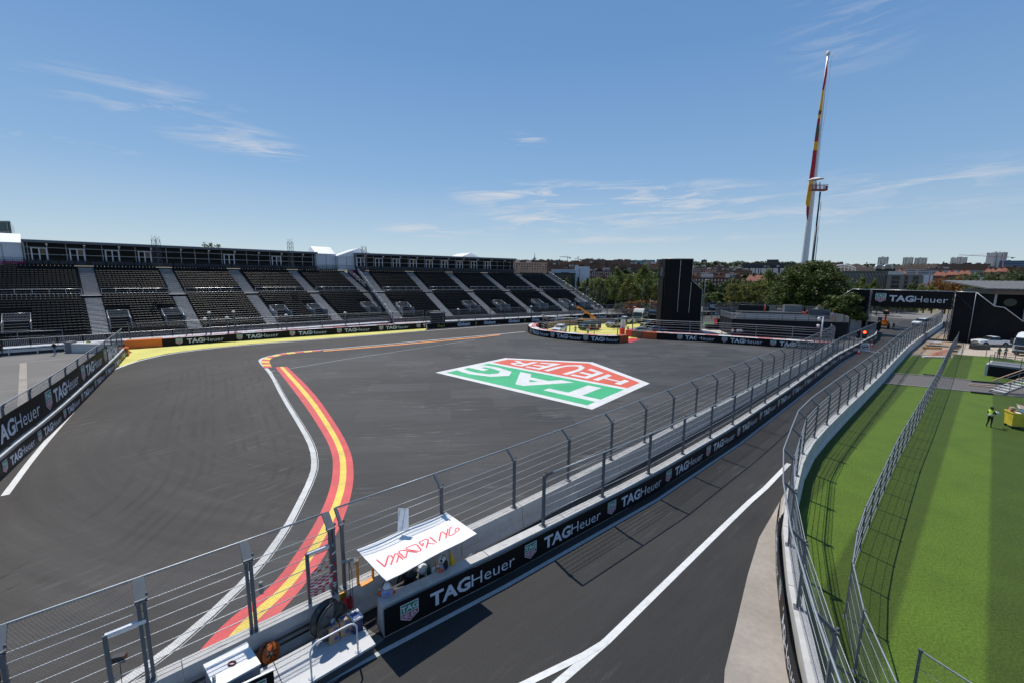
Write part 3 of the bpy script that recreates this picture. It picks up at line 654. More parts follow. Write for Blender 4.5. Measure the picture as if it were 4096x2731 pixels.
# ---- island barrier, curved
PI_ = Path(smooth(ats([(2190, 1318), (2140, 1313), (2115, 1316), (2108, 1327), (2125, 1340), (2180, 1350), (2280, 1362), (2400, 1371), (2470, 1373), (2513, 1368)]), 2))
t = thing('padded_barrier', 'curved island barrier with a black watch banner and orange end', 'barrier', PI_.pt(8))
_, bp = banner(t, PI_, 0, .03, 1.25, 0, PI_.len - 2.2)
mb = MB(); q = [PI_.pt(PI_.len - 2.15), PI_.pt(PI_.len), PI_.pt(PI_.len, -1.2), PI_.pt(PI_.len - 2.15, -1.2)]; mb.prism(q, 1.25); mb.obj('end_cushion', mat('orange_brown_vinyl', (.36, .07, .015), .5, .1), t)
pads(PI_, t, 2, PI_.len - 2.3, 1.5, 1.2)
watch_row(t, bp, [PI_.len - 8.6 - 6.6 * i for i in range(3)][::-1], .64, .68, emblem=1.35, gap=.75)
# ---- right barrier of the run-off
PB = Path(ats([(2501, 1345), (2525, 1348.5), (2570, 1354), (2625, 1358), (2800, 1366), (3060, 1384), (3260, 1398), (3330, 1403)]))
t = thing('padded_barrier', 'straight barrier with a black watch banner and red padded top across the run-off', 'barrier', PB.pt(0))
a0 = PB.c[3]
for s0, s1, m in ((.02, PB.c[1], M_REDV), (PB.c[1] + .03, PB.c[2], mat('brown_vinyl', (.10, .055, .05), .5, .15)), (PB.c[2] + .03, a0, mat('dark_orange_vinyl', (.42, .085, .015), .5, .1))):
    mb = MB(); q = PB; mb.prism([q.pt(s0), q.pt(s1), q.pt(s1, -1.4), q.pt(s0, -1.4)], 1.25); mb.obj('end_cushion', m, t)
sb = a0 + .03; _, bp = banner(t, PB, 0, .03, 1.25, sb, PB.len)
pads(PB, t, sb, PB.len, 1.7, 1.22)
watch_row(t, bp, [sb + 3.6 + 7.4 * i for i in range(4)], .64, .68, emblem=1.35, gap=.75)
fence('rail fence with posts standing behind the red topped barrier', PB.offset(-2.1), z0=0, hb=3.0, ht=3.35, out=.3, net=0, spacing=5.0, cables=6, w=.14, d=.14, cab_r=.025, rail=.05)
PIF = Path(smooth(ats([(2170, 1320), (2168, 1330), (2240, 1335), (2310, 1342), (2400, 1345), (2470, 1343)]), 1))
fence('rail fence round the lemon parking island behind the curved barrier', PIF, z0=0, hb=3.0, ht=3.3, out=.3, net=0, spacing=4.6, cables=6, w=.14, d=.14, cab_r=.022, rail=.05)
fence('low fence of bent posts behind the parked vans', Path(ats([(2172, 1306), (2260, 1299), (2400, 1290), (2560, 1283), (2660, 1280)])), z0=0, hb=2.7, ht=3.1, out=-.4, net=.25, wire=.004, spacing=4.5, cables=4, w=.12)
fence('fence of bent posts along the far track, right of the black tower', Path(ats([(2815, 1276), (2950, 1273), (3150, 1270), (3330, 1268)])), z0=0, hb=2.7, ht=3.1, out=-.4, net=.25, wire=.004, spacing=4.5, cables=4, w=.12)
# ================================================================= grandstands and hospitality suites
M_DECK = mat('deck_steel', (.025, .026, .028), .7, .2, 3, spec=.3)
M_ALU = mat('aluminium_planks', (.72, .73, .75), .45, .12, 6, metal=.1)
M_RAILS = mat('aluminium_rail', (.50, .51, .52), .35, .1, 6, metal=.45)
M_SEAT = mat('black_seat_plastic', (.0045, .0045, .005), .5, .2, 5, spec=.16)
M_DKST = mat('dark_steel', (.05, .055, .065), .5, .15, 3)
M_FRAME = mat('suite_frame', (.30, .315, .34), .45, .1, 3, metal=.3)
M_FASC = mat('suite_fascia', (.11, .125, .15), .5, .1, 2)
M_GLASS = mat('dark_glass', (.004, .0045, .005), .22, .1, 1, spec=.10)
M_PANEL = mat('dark_panel', (.010, .010, .013), .6, .15, 1, spec=.25)
M_TENT = mat('tent_pvc', (.80, .80, .81), .45, .03, 1.5)
M_TENTW = mat('tent_wall', (.62, .64, .68), .5, .04, 1.5)
M_MAG = mat('magenta_fabric', (.50, .03, .17), .7, .2, 2)
M_CONCR = mat('entrance_panel', (.20, .205, .21), .6, .1, 3)
M_EXIT = mat('exit_sign_green', (.04, .35, .17), .5, .05, 3)
class Frame:
    def __init__(s, az, nz, Q):
        a, b = math.radians(az), math.radians(nz); s.d = V((math.sin(a), math.cos(a), 0)); s.n = V((math.sin(b), math.cos(b), 0)); s.o = V((-s.d.y, s.d.x, 0)) * Q
        s.rz = math.atan2(s.d.y, s.d.x)
    def __call__(s, x, t, z=0.0): p = s.o + s.d * x + s.n * t; return V((p.x, p.y, z))
FL, FR = Frame(47.5, -46.5, 87), Frame(58.5, -35.5, 90)
ROWS = [(2.0 + .815 * i, 1.6 + .42 * (.5 + .815 * i)) for i in range(15)]
ROWS += [(15.2 + .815 * i, 1.6 + .42 * (13.7 + .815 * i)) for i in range(13)]
def fbox(mb, F, s0, s1, t0, t1, z0, z1, mi=0):
    b = [F(s0, t0, z0), F(s1, t0, z0), F(s1, t1, z0), F(s0, t1, z0)]; mb.prism(b, z1 - z0, mi)
smb = MB(); smb.box((0, .10, .40), (.43, .40, .05)); smb.add([(-.215, .30, .40), (.215, .30, .40), (.205, .42, .84), (-.205, .42, .84), (-.215, .35, .40), (.215, .35, .40), (.205, .465, .83), (-.205, .465, .83)], [(0, 1, 2, 3), (5, 4, 7, 6), (3, 2, 6, 7), (1, 5, 6, 2), (4, 0, 3, 7)])
M_GLINT = mat('seat_glint_lip', (.009, .009, .010), .42, .1, 5, spec=.14)
smb.add([(-.205, .40, .842), (.205, .40, .842), (.205, .46, .868), (-.205, .46, .868)], [(0, 1, 2, 3)], 1)  # tilted lip added to catch the sun's glint along each seat back
SEATME = smb.mesh('seat', [M_SEAT, M_GLINT])
trm = MB(); trm.box((0, 0, -.03), (2.0, .30, .05)); TREAD = trm.mesh('tread', M_ALU)
def railing(mb, pts, h, bars=.13, r=.028, rb=.011, low=.12):
    """handrail with balusters along the points"""
    up = V((0, 0, 1))
    mb.tube([p + up * h for p in pts], r, 5); mb.tube([p + up * low for p in pts], r * .7, 4)
    for a, b in zip(pts, pts[1:]):
        L = (b - a).length; n = max(1, int(L / bars))
        for i in range(n + 1):
            p = a + (b - a) * (i / n); mb.bar(p + up * low, p + up * h, rb * 2)
        for p in (a, b): mb.bar(p, p + up * (h + .02), .05)
def stand(F, label, s0, s1, aisles, voms, fw=None):
    t = thing('grandstand', label, 'grandstand', F(s0, 0), None)
    mb = MB(); A = lambda tt, z: (F(s0, tt, z), F(s1, tt, z))
    prof = []
    for tt, z in ROWS: prof += [(tt - .38, z), (tt + .43, z)]
    mid = 30; pr = [(prof[0][0], 1.0)] + prof + [(25.9, prof[-1][1]), (27.2, prof[-1][1] + .3), (27.2, 12.0)]
    Lp = [F(s0, a, b) for a, b in pr]; Rp = [F(s1, a, b) for a, b in pr]; mb.strip(Rp, Lp)
    mb.poly([F(s1, a, b) for a, b in pr] + [F(s1, 27.2, 0), F(s1, 1.6, 0)]); mb.poly(([F(s0, a, b) for a, b in pr] + [F(s0, 27.2, 0), F(s0, 1.6, 0)])[::-1])
    mb.obj('terrace', M_DECK, t)
    mb = MB(); fbox(mb, F, s0, s1, -.6, 1.5, .86, 1.0); fbox(mb, F, s0, s1, -.35, -.1, .35, .55); fbox(mb, F, s0, s1, -.5, -.3, .6, .72)
    for k in range(int((s1 - s0) / 2.6) + 1): fbox(mb, F, s0 + k * 2.6, s0 + k * 2.6 + .1, -.5, -.4, 0, .86)
    mb.obj('front_walkway', M_ALU, t)
    mb = MB(); fbox(mb, F, s0, s1, .2, 1.6, 0.0, .85); mb.obj('skirt', M_DKST, t)
    mb = MB(); railing(mb, [F(s0 + (s1 - s0) * i / 30, -.5, 1.0) for i in range(31)], 1.1, .16); mb.obj('front_rail', M_RAILS, t)
    mb = MB(); railing(mb, [F(s0 + (s1 - s0) * i / 30, 26.6, ROWS[-1][1] + .4) for i in range(31)], 1.1, .2); mb.obj('top_rail', M_DKST, t)
    # entrances through the lower rows
    for a, b in voms:
        mb = MB(); zt = 4.0
        fbox(mb, F, a, b, 3.2, 8.4, .95, 1.4); fbox(mb, F, a - .1, a, 3.0, 8.4, 1.2, zt); fbox(mb, F, b, b + .1, 3.0, 8.4, 1.2, zt); fbox(mb, F, a, b, 6.8, 8.4, 3.4, 3.95)
        fbox(mb, F, a + .05, a + .45, 5.2, 5.3, 1.4, 2.5); fbox(mb, F, b - .45, b - .05, 5.2, 5.3, 1.4, 2.5)
        o = mb.obj('entrance', M_CONCR, t)
        mb = MB(); fbox(mb, F, a + .01, b - .01, 7.0, 8.3, 1.41, 3.39); mb.obj('doorway', M_PANEL, o)
        mb = MB(); railing(mb, [F(a - .06, 3.0, 2.3), F(a - .06, 7.0, zt)], 1.0, .14); railing(mb, [F(b + .06, 3.0, 2.3), F(b + .06, 7.0, zt)], 1.0, .14); railing(mb, [F(a - .05, 7.0, zt), F(b + .05, 7.0, zt)], 1.0, .14); mb.obj('rail', M_RAILS, o)
        mb = MB(); fbox(mb, F, (a + b) / 2 - .18, (a + b) / 2 + .18, 6.77, 6.8, 3.55, 3.72); mb.obj('exit_sign', M_EXIT, o)
    # aisles
    for q in aisles:
        mb = MB(); mb.strip([F(q - 1.02, a, b + .012) for a, b in pr[1:-2]], [F(q + 1.02, a, b + .012) for a, b in pr[1:-2]][::1])
        o = mb.obj('aisle_stair', M_PANEL, t)
        for (tt, z), (t2, z2) in zip(ROWS, ROWS[1:] + [(25.9, ROWS[-1][1] + .34)]):
            put(TREAD, 'tread', o, F(q, tt - .12, z + .08), F.rz); 
            if t2 - tt < 1: put(TREAD, 'tread', o, F(q, tt + .30, z + .25), F.rz)
        mb = MB(); fbox(mb, F, q - 1.6, q + 1.6, 14.0, 15.0, 7.05, 7.14); mb.obj('landing', M_ALU, o)
    # rails along the cross walkway, bay by bay
    edges = sorted(aisles); bays = list(zip([s0 - 1.1] + edges, edges + [s1 + 1.1]))
    for a, b in bays:
        if b - a < 3: continue
        P = [F(a + 1.2 + (b - a - 2.4) * i / 5, 14.95, 7.25) for i in range(6)]; mb = MB(); up = V((0, 0, 1))
        mb.tube([p + up * .95 for p in P], .04, 5); mb.tube([p + up * .18 for p in P], .05, 5); mb.tube([p + up * .55 for p in P], .012, 4)
        for p in P: mb.bar(p - up * .1, p + up * .97, .06)
        mb.obj('walkway_rail', M_RAILS, t)
    # seats
    seats = []
    for j, (tt, z) in enumerate(ROWS):
        x = s0 + .3
        while x < s1 - .3:
            if all(abs(x - q) > 1.27 for q in aisles) and not any(a - .35 < x < b + .35 and 2.6 < tt < 8.6 for a, b in voms): seats.append((x, tt, z))
            x += .50
    seats.sort(key=lambda q: (F(*q) - V((0, 0, CAM_H))).length)
    def vis(q):
        v = F(*q) - V((0, 0, CAM_H)); w = v.dot(FW); return w > 0 and abs(v.dot(RT) / w * FPX) < 2060
    near = [q for q in seats if vis(q)][:300]; ns = set(near)
    for q in near: put(SEATME, 'seat', t, F(*q), F.rz)
    R = Matrix.Rotation(F.rz, 3, 'Z'); sv = [R @ v.co for v in SEATME.vertices]; sf = [tuple(p.vertices) for p in SEATME.polygons][:-1]; lf = [tuple(SEATME.polygons[-1].vertices)]; mb = MB()
    for q in seats:
        if q in ns or F(*q).x < -86: continue
        p = F(*q); o_i = len(mb.v); mb.add([p + v for v in sv], sf); mb.f.append(tuple(o_i + i for i in lf[0])); mb.m.append(1); mb.sm.append(False)
    mb.obj('seat_rows', [M_SEAT, M_GLINT], t, kind='stuff')
    return t
VL = [(-12.2, -9.6), (-1.3, 1.1), (5.5, 8.0), (22.0, 24.5), (28.9, 31.3), (40.3, 42.8)]
VR = [(28.8, 31.3), (45.4, 47.9), (54.0, 56.4), (66.0, 68.4), (75.4, 77.9), (81.3, 83.7)]
tL = stand(FL, 'left black seated grandstand rising behind the far left wall', -30, 46.2, [-14.2, -2.5, 9.0, 20.7, 32.7, 44.6], VL)
tR = stand(FR, 'right black seated grandstand ending beside the green trees', 26.0, 86.6, [27.3, 39.3, 50.8, 62.2, 73.7, 85.2], VR)
# stepped hand rails at the stand ends
for F, s, t in ((FL, 46.3, tL), (FR, 25.9, tR), (FR, 86.7, tR)):
    mb = MB(); P = [F(s, a, b) for a, b in [(.6, 1.0)] + ROWS[::2] + [(26, ROWS[-1][1] + .3)]]; up = V((0, 0, 1))
    for a, b in zip(P, P[1:]):
        h = b - a; mb.tube([a + up * 1.15, b + up * 1.15 - V((0, 0, .12))], .05, 5); mb.tube([a + up * .2, b + up * .2], .03, 4); mb.bar(a, a + up * 1.17, .06)
        for i in range(10): q = a + h * i / 10; mb.bar(q + up * .2, q + up * 1.1, .02)
    mb.obj('side_rail', M_RAILS, t)
# bright netting and scaffold poles in the gap between the stands
t = thing('scaffold_screen', 'magenta sheeting and scaffold poles filling the gap between both grandstands', 'scaffold', FL(49, 8))
mb = MB(); a, b, c, d = FL(46.6, 26.5, 12.2), FL(51.4, 26.5, 12.2), FL(51.4, 26.5, 4.0), FL(46.6, 26.5, 4.0)
mb.prism([a, b, c, d], FL.n * -.03); mb.obj('sheeting', M_MAG, t)
for i in range(5):
    s = 46.9 + i * 1.05; mb = MB(); mb.tube([FL(s, 26.2, 0), FL(s, 26.2, 13.2)], .05, 5); mb.obj('pole', M_GALV, t)
for z in (5, 7, 9, 11): mb = MB(); mb.tube([FL(46.8, 26.1, z), FL(51.2, 26.1, z + (1.6 if z % 4 == 1 else 0))], .045, 5); mb.obj('ledger', M_GALV, t)
for k in range(3):
    t = thing('sheeting_strip', 'magenta sheeting strip under the white marquee, ' + ('at the left picture edge', 'middle one of three', 'nearest to the dark suite')[k], 'sheeting', FL(-20 + k * 6, 26.9), 'magenta strips'); mb = MB(); fbox(mb, FL, -21 + k * 4.2, -17 + k * 4.2, 26.95, 27.0, 12.05, 12.7); mb.obj('fabric', M_MAG, t)

M_DOORF = mat('white_door_frame', (.60, .62, .66), .4, .05, 3)
M_LAMPW = mat('white_lamp_shell', (.85, .85, .84), .4, .02, 3)
M_WARM = mat('timber_interior', (.16, .10, .05), .6, .3, 1.5)
def suite(F, label, s0, s1, lamp0, bay, doors, z0=12.95, z1=16.45, tf=27.4):
    t = thing('hospitality_suite', label, 'pavilion', F(s0, tf, 12.6))
    mb = MB(); fbox(mb, F, s0 - .1, s1 + .2, tf - 1.3, tf + 9, z1 - .42, z1); mb.obj('roof', M_FASC, t)
    mb = MB(); fbox(mb, F, s0 - .12, s1 + .22, tf - 1.32, tf + 9, z1, z1 + .06); mb.obj('roof_edge', M_WV, t)
    mb = MB(); fbox(mb, F, s0, s1, tf - .6, tf + 8.8, 12.2, z0); mb.obj('floor', M_DKST, t)
    mb = MB(); fbox(mb, F, s0, s1, tf + 4, tf + 4.1, z0, z1 - .42); fbox(mb, F, s0, s0 + .1, tf + .1, tf + 8.8, z0, z1 - .42); fbox(mb, F, s1 - .1, s1, tf + .1, tf + 8.8, z0, z1 - .42); mb.obj('wall', M_PANEL, t)
    zt, zm = z0 + 2.28, z0 + 1.08; zr = z1 - .43
    n0 = math.ceil((s0 + .2 - lamp0) / bay); k = n0; xs = []
    while lamp0 + k * bay < s1 - .15: xs.append((lamp0 + k * bay, k)); k += 1
    pts = [s0 + .05] + [x for x, _ in xs] + [s1 - .05]
    for x, k in xs:
        mb = MB(); fbox(mb, F, x - .055, x + .055, tf - .06, tf + .06, z0, zr); o = mb.obj('post', M_FRAME, t)
        if k % 2 == 0:
            mb = MB(); fbox(mb, F, x - .03, x + .03, tf - .75, tf - .69, zt + .1, zr - .2); fbox(mb, F, x - .16, x + .16, tf - .9, tf - .55, zr - .3, zr - .12); mb.obj('lamp', M_LAMPW, o)
    for x in (s0 + .05, s1 - .05): mb = MB(); fbox(mb, F, x - .1, x + .1, tf - .1, tf + .1, z0, zr); mb.obj('post', M_FRAME, t)
    for z in (zt, zm): mb = MB(); fbox(mb, F, s0 + .1, s1 - .1, tf - .05, tf + .05, z - .05, z + .05); mb.obj('transom', M_FRAME, t)
    for a, b in zip(pts, pts[1:]):
        mb = MB(); fbox(mb, F, a + .06, b - .06, tf - .02, tf + .02, zt + .06, zr); mb.obj('panel', M_PANEL, t)
        for z, zz in ((zm + .06, zt - .06), (z0, zm - .06)): mb = MB(); fbox(mb, F, a + .06, b - .06, tf - .015, tf + .01, z, zz); mb.obj('pane', M_GLASS, t)
    for x in doors:
        mb = MB()
        for q in (0, .92, 1.84): fbox(mb, F, x + q - .09, x + q + .09, tf - .14, tf - .07, z0, zt - .05)
        fbox(mb, F, x, x + 1.84, tf - .13, tf - .07, zt - .2, zt - .06); fbox(mb, F, x, x + 1.84, tf - .13, tf - .07, zm - .05, zm + .02); o = mb.obj('door', M_DOORF, t)
        mb = MB(); fbox(mb, F, x + 1.0, x + 1.75, tf - .08, tf - .06, zm + .05, zt - .22); mb.obj('pane', M_WARM if rnd.random() < .5 else M_GLASS, o)
    mb = MB(); railing(mb, [F(s0 + (s1 - s0) * i / 24, tf - 1.1, 12.2) for i in range(25)], 1.05, .2); mb.obj('balcony_rail', M_DKST, t)
    return t
lmp = [-7.05 + 4.78 * i for i in range(10)]
suite(FL, 'long dark glass hospitality suite on top of the left grandstand', -9.9, 39.0, -7.05, 2.39, [l - 1.95 for i, l in enumerate(lmp) if i in (0, 1, 2, 3, 6, 8)])
lmr = [28.09 + 4.7 * i for i in range(10)]
suite(FR, 'long dark glass hospitality suite on top of the right grandstand', 26.0, 74.0, 28.09, 2.35, [l - 1.9 for i, l in enumerate(lmr) if i in (0, 1, 2, 3, 4, 5, 6, 7, 8)], z0=13.2, z1=16.55)
# white marquees
def marquee(F, label, s0, s1, t0, t1, ze, zr, along=True, zf=12.2):
    t = thing('marquee', label, 'tent', F(s0, t0, zf)); mb = MB()
    if along:
        m = (t0 + t1) / 2; a, b, c, d, e, f = F(s0, t0, ze), F(s1, t0, ze), F(s1, t1, ze), F(s0, t1, ze), F(s0, m, zr), F(s1, m, zr)
        mb.add([a, b, c, d, e, f], [(0, 1, 5, 4), (2, 3, 4, 5), (1, 2, 5), (3, 0, 4)])
    else:
        m = (s0 + s1) / 2; a, b, c, d, e, f = F(s0, t0, ze), F(s1, t0, ze), F(s1, t1, ze), F(s0, t1, ze), F(m, t0, zr), F(m, t1, zr)
        mb.add([a, b, c, d, e, f], [(0, 1, 4), (2, 3, 5), (3, 0, 4, 5), (1, 2, 5, 4)])
    mb.obj('roof', M_TENT, t)
    mb = MB(); fbox(mb, F, s0 - .1, s1 + .1, t0 - .08, t0, ze - .35, ze - .002); mb.obj('valance', M_TENTW, t)
    n = max(1, round((s1 - s0) / 2.2))
    for i in range(n):
        a, b = s0 + (s1 - s0) * i / n, s0 + (s1 - s0) * (i + 1) / n; mb = MB(); fbox(mb, F, a + .03, b - .03, t0 + .02, t0 + .1, zf, ze - .02)
        o = mb.obj('wall_panel', M_TENTW, t)
    for i in range(n + 1):
        a = s0 + (s1 - s0) * i / n; mb = MB(); fbox(mb, F, a - .05, a + .05, t0 - .06, t0 + .06, zf, ze - .36); mb.obj('pole', M_FRAME, t)
    mb = MB(); fbox(mb, F, s0, s0 + .08, t0 + .2, t1, zf, ze - .02); fbox(mb, F, s1 - .08, s1, t0 + .2, t1, zf, ze - .02); mb.obj('end_wall', M_TENTW, t)
    mb = MB(); railing(mb, [F(s0 + (s1 - s0) * i / 4, t0 - .9, zf + .1) for i in range(5)], 1.05, .2); mb.obj('rail', M_DKST, t)
marquee(FL, 'white marquee roof and panelled wall at the left end of the left suite', -24, -10.1, 27.6, 33.6, 15.95, 17.6)
marquee(FL, 'white ridged marquee between the two dark suites, nearer the left one', 39.3, 44.2, 27.6, 33.6, 16.25, 18.1)
marquee(FR, 'white gabled marquee rising behind the left end of the right suite', 21.9, 32.6, 28.9, 38, 15.8, 17.9, False)
marquee(FR, 'white gabled marquee top showing above the middle of the right suite', 59.2, 69.4, 37, 46, 16.3, 18.4, False)
for px, pt, pz, lab in ((624, 955, 977, 'left'), (1162, 968, 1000, 'middle'), (1456, 988, 1010, 'right')):
    p = aty(px, pz, 95 if px > 900 else 78); q = aty(px, pt, p.y); t = thing('truss_mast', {'left': 'short lattice mast sticking up behind the left suite roof', 'middle': 'taller lattice mast behind the left suite, next to the ridged marquee', 'right': 'short lattice mast behind the gabled marquee of the right suite'}[lab], 'mast', (p.x, p.y, p.z - 4))
    w = .42; mb = MB(); z0_, z1_ = p.z - 4, q.z; cs = [V((p.x + a * w, p.y + b * w, 0)) for a, b in ((-1, -1), (1, -1), (1, 1), (-1, 1))]
    for c in cs: mb.bar((c.x, c.y, z0_), (c.x, c.y, z1_), .05)
    z = z0_
    while z < z1_ - .3:
        for i in range(4): a, b = cs[i], cs[(i + 1) % 4]; mb.bar((a.x, a.y, z), (b.x, b.y, z + .9), .03); mb.bar((a.x, a.y, z), (b.x, b.y, z), .03)
        z += .9
    mb.obj('lattice', M_DKST, t)
# ================================================================= gantry, towers, platforms, flagpole
M_SCAF = mat('scaffold_tube', (.33, .34, .35), .45, .15, 6, metal=.5)
M_POLEW = mat('pole_white', (.74, .75, .77), .35, .05, .4)
def truss(mb, p, z0, z1, w=.5, r=.05):
    cs = [V((p[0] + a * w, p[1] + b * w, 0)) for a, b in ((-.5, -.5), (.5, -.5), (.5, .5), (-.5, .5))]
    for c in cs: mb.bar((c.x, c.y, z0), (c.x, c.y, z1), r * 1.5)
    z = z0; k = 0
    while z < z1 - .2:
        zz = min(z + w * 1.3, z1)
        for i in range(4): a, b = cs[i], cs[(i + 1) % 4]; a, b = (a, b) if k % 2 else (b, a); mb.bar((a.x, a.y, z), (b.x, b.y, zz), r); mb.bar((a.x, a.y, zz), (b.x, b.y, zz), r)
        z = zz; k += 1
GP, GA, GB = V((82.92, 80.84, 0)), V((-.68, .73, 0)).normalized(), V((.73, .68, 0)).normalized()
def g(D, e, z): p = GP + GA * D + GB * e; return V((p.x, p.y, z))
def gbox(mb, D0, D1, e0, e1, z0, z1, mi=0): mb.prism([g(D1, e0, z0), g(D0, e0, z0), g(D0, e1, z0), g(D1, e1, z0)], z1 - z0, mi)
t = thing('footbridge', 'black clad footbridge with a white watch name over the pit road', 'footbridge', g(5, 0, 0))
mb = MB(); gbox(mb, -2.9, -.25, 0, 4, 0, 9.3); mb.obj('tower_cladding', M_BLK, t)
mb = MB(); gbox(mb, 12.3, 15.2, 0, 4, 0, 9.3); mb.obj('tower_cladding', M_BLK, t)
mb = MB(); gbox(mb, -.2, 12.2, .3, 3.8, 6.5, 6.9); gbox(mb, -.2, 12.2, 3.7, 3.8, 6.9, 9.0); mb.obj('deck', M_DKST, t)
mb = MB(); gbox(mb, .05, 11.75, -.1, -.04, 6.0, 9.3); bo = mb.obj('board', M_BAN, t)
bpth = Path([g(11.75, -.1, 0), g(.05, -.1, 0)]); watch_row(t, bpth, [.55], 7.75, 1.18, emblem=1.55, gap=.42)
for D in (-.2, 12.0):
    mb = MB(); truss(mb, g(D, .3, 0), 0, 9.4, .7); mb.obj('lattice_leg', M_SCAF if D > 5 else M_DKST, t)
mb = MB(); mb.prism([g(-2.92, .05, 9.28), g(-5.4, .05, 6.9), g(-6.6, .05, 6.75), g(-9.0, .05, 4.5), g(-14, .05, .2), g(-14, .05, 0), g(-2.92, .05, 0)][::-1], GB * 3.4); mb.obj('ramp_cladding', M_BLK, t)
mb = MB(); mb.prism([g(15.25, .05, 9.2), g(17, .05, 7.7), g(24, .05, 1.0), g(24, .05, 0), g(15.25, .05, 0)], GB * 3.4); mb.obj('ramp_cladding', M_BLK, t)
for l in ([(-2.9, 9.36), (-.25, 9.36)], [(-.2, 9.38), (12.2, 9.38)], [(12.3, 9.36), (15.2, 9.36)], [(-2.95, 9.3), (-5.4, 6.95), (-6.6, 6.8), (-9, 4.55)], [(15.2, 9.3), (17, 7.75)]):
    mb = MB(); mb.tube([g(D, 0, z) for D, z in l], .07, 5); mb.obj('edge_tube', M_RAILS, t)
for D in (-2.9, -.3): mb = MB(); mb.tube([g(D, -.05, 0), g(D, -.05, 9.3)], .06, 5); mb.obj('edge_tube', M_SCAF, t)
mb = MB(); mb.bar(g(-2.8, -.04, 6.2), g(-.4, -.04, 9.0), .04); mb.obj('brace', M_DKST, t)
# dark scaffold tower
YT = 91.0
tt = lambda px, py: aty(px, py, YT)
t = thing('screened_tower', 'tall black sheeted scaffold tower standing behind the red topped barrier', 'scaffold tower', (36, YT, 0))
o_ = [tt(2662, 1036), tt(2773, 1037), tt(2767, 1121), tt(2809, 1161)]; b0, b1 = tt(2654, 1320), tt(2798, 1325)
P = [V((b0.x, YT, 0)), V((b1.x, YT, 0)), o_[3], o_[2], o_[1], o_[0]]
mb = MB(); mb.prism(P[::-1], V((0, 4.0, 0))); mb.obj('sheeting', M_BLK, t)
for a, b in (((2723, 1038), (2709, 1250)), ((2765, 1128), (2754, 1252))):
    A, B = tt(*a), tt(*b); n = 24; mb = MB(); mb.tube([A + (B - A) * (i / n) + V((rnd.uniform(-.04, .04), -.06, 0)) for i in range(n + 1)], .05, 4); mb.obj('seam_cord', M_RAILS, t)
for l in ([(2662, 1036), (2773, 1037)], [(2773, 1037), (2767, 1121)], [(2767, 1121), (2809, 1161)], [(2809, 1161), (2798, 1325)]):
    mb = MB(); mb.tube([tt(*q) - V((0, .1, 0)) for q in l], .09, 5); mb.obj('edge_tube', M_SCAF, t)
mb = MB(); mb.box(tt(2664, 1082) + V((-.3, .6, 0)), (.8, .8, 1.1)); mb.box(tt(2662, 1097) + V((-.3, .5, 0)), (.9, .7, .7)); mb.obj('floodlight', M_DKST, t)
mb = MB(); mb.prism([V((b0.x - .6, YT + .6, 0)), V((b0.x - .05, YT + .6, 0)), V((b0.x - .05, YT + 3.6, 0)), V((b0.x - .6, YT + 3.6, 0))], 11.2); mb.obj('back_sheeting', M_BLK, t)
# spectator platform
PA, PBb = V((44.1, 85.4, 0)), V((64.3, 81.3, 0)); px_ = (PBb - PA).normalized(); py_ = V((-px_.y, px_.x, 0)); PLN = (PBb - PA).length
def pf(x, y, z): p = PA + px_ * x + py_ * y; return V((p.x, p.y, z))
def pbox(mb, x0, x1, y0, y1, z0, z1, mi=0): mb.prism([pf(x0, y0, z0), pf(x1, y0, z0), pf(x1, y1, z0), pf(x0, y1, z0)], z1 - z0, mi)
t = thing('viewing_platform', 'dark clad viewing platform with steel railings beside the umbrella pine', 'platform', PA)
mb = MB(); pbox(mb, 0, PLN, 0, 9, 0, 3.2); mb.obj('cladding', mat('navy_cladding', (.010, .0125, .016), .7, .2, 1, spec=.2), t)
mb = MB(); pbox(mb, .05, PLN - .05, .05, 8.95, 3.21, 3.28); mb.obj('deck', M_DECK, t)
for k in range(3):
    mb = MB(); pbox(mb, 1 + k * .4, PLN - 4 - k * .6, 1.3 + k * 1.0, 1.75 + k * 1.0, 3.3 + k * .28, 3.62 + k * .28); mb.obj('bench', MATS['mid_bench'] if 'mid_bench' in MATS else mat('mid_bench', (.26, .27, .28), .5, .1, 3), t)
mb = MB(); pbox(mb, 3, PLN - 6, 4.6, 8.6, 3.3, 4.5); mb.obj('upper_deck', mat('grey_deck', (.06, .063, .068), .6, .15, 1), t)
mb = MB(); railing(mb, [pf(PLN * i / 9, .1, 3.25) for i in range(10)], 1.15, .16, .035, .014); mb.obj('front_rail', M_SCAF, t)
mb = MB(); railing(mb, [pf(0.1, .1 + i * 2.2, 3.25) for i in range(5)], 1.15, .16, .035, .014); railing(mb, [pf(PLN - .1, .1 + i * 2.2, 3.25) for i in range(5)], 1.15, .16, .035, .014); mb.obj('side_rail', M_SCAF, t)
mb = MB(); railing(mb, [pf(4 + (PLN - 4.5) * i / 9, 8.8, 4.4) for i in range(10)], 1.25, .16, .035, .014); mb.obj('back_rail', M_SCAF, t)
mb = MB(); pbox(mb, PLN - 4.6, PLN - .2, 6.5, 6.7, 3.3, 5.2); pbox(mb, PLN - .5, PLN - .2, 1, 6.5, 3.3, 4.6); mb.obj('screen', mat('grey_panel', (.10, .105, .115), .6, .15, 1), t)
mb = MB(); pbox(mb, 3.2, 9.2, 7.4, 8.4, 4.5, 5.7); mb.obj('screen_box', M_PANEL, t)
mb = MB(); pbox(mb, PLN - 8.5, PLN - 5.2, 7.2, 8.4, 4.5, 5.9); mb.obj('crate', mat('mid_grey_panel', (.16, .165, .17), .5, .2, 1), t)
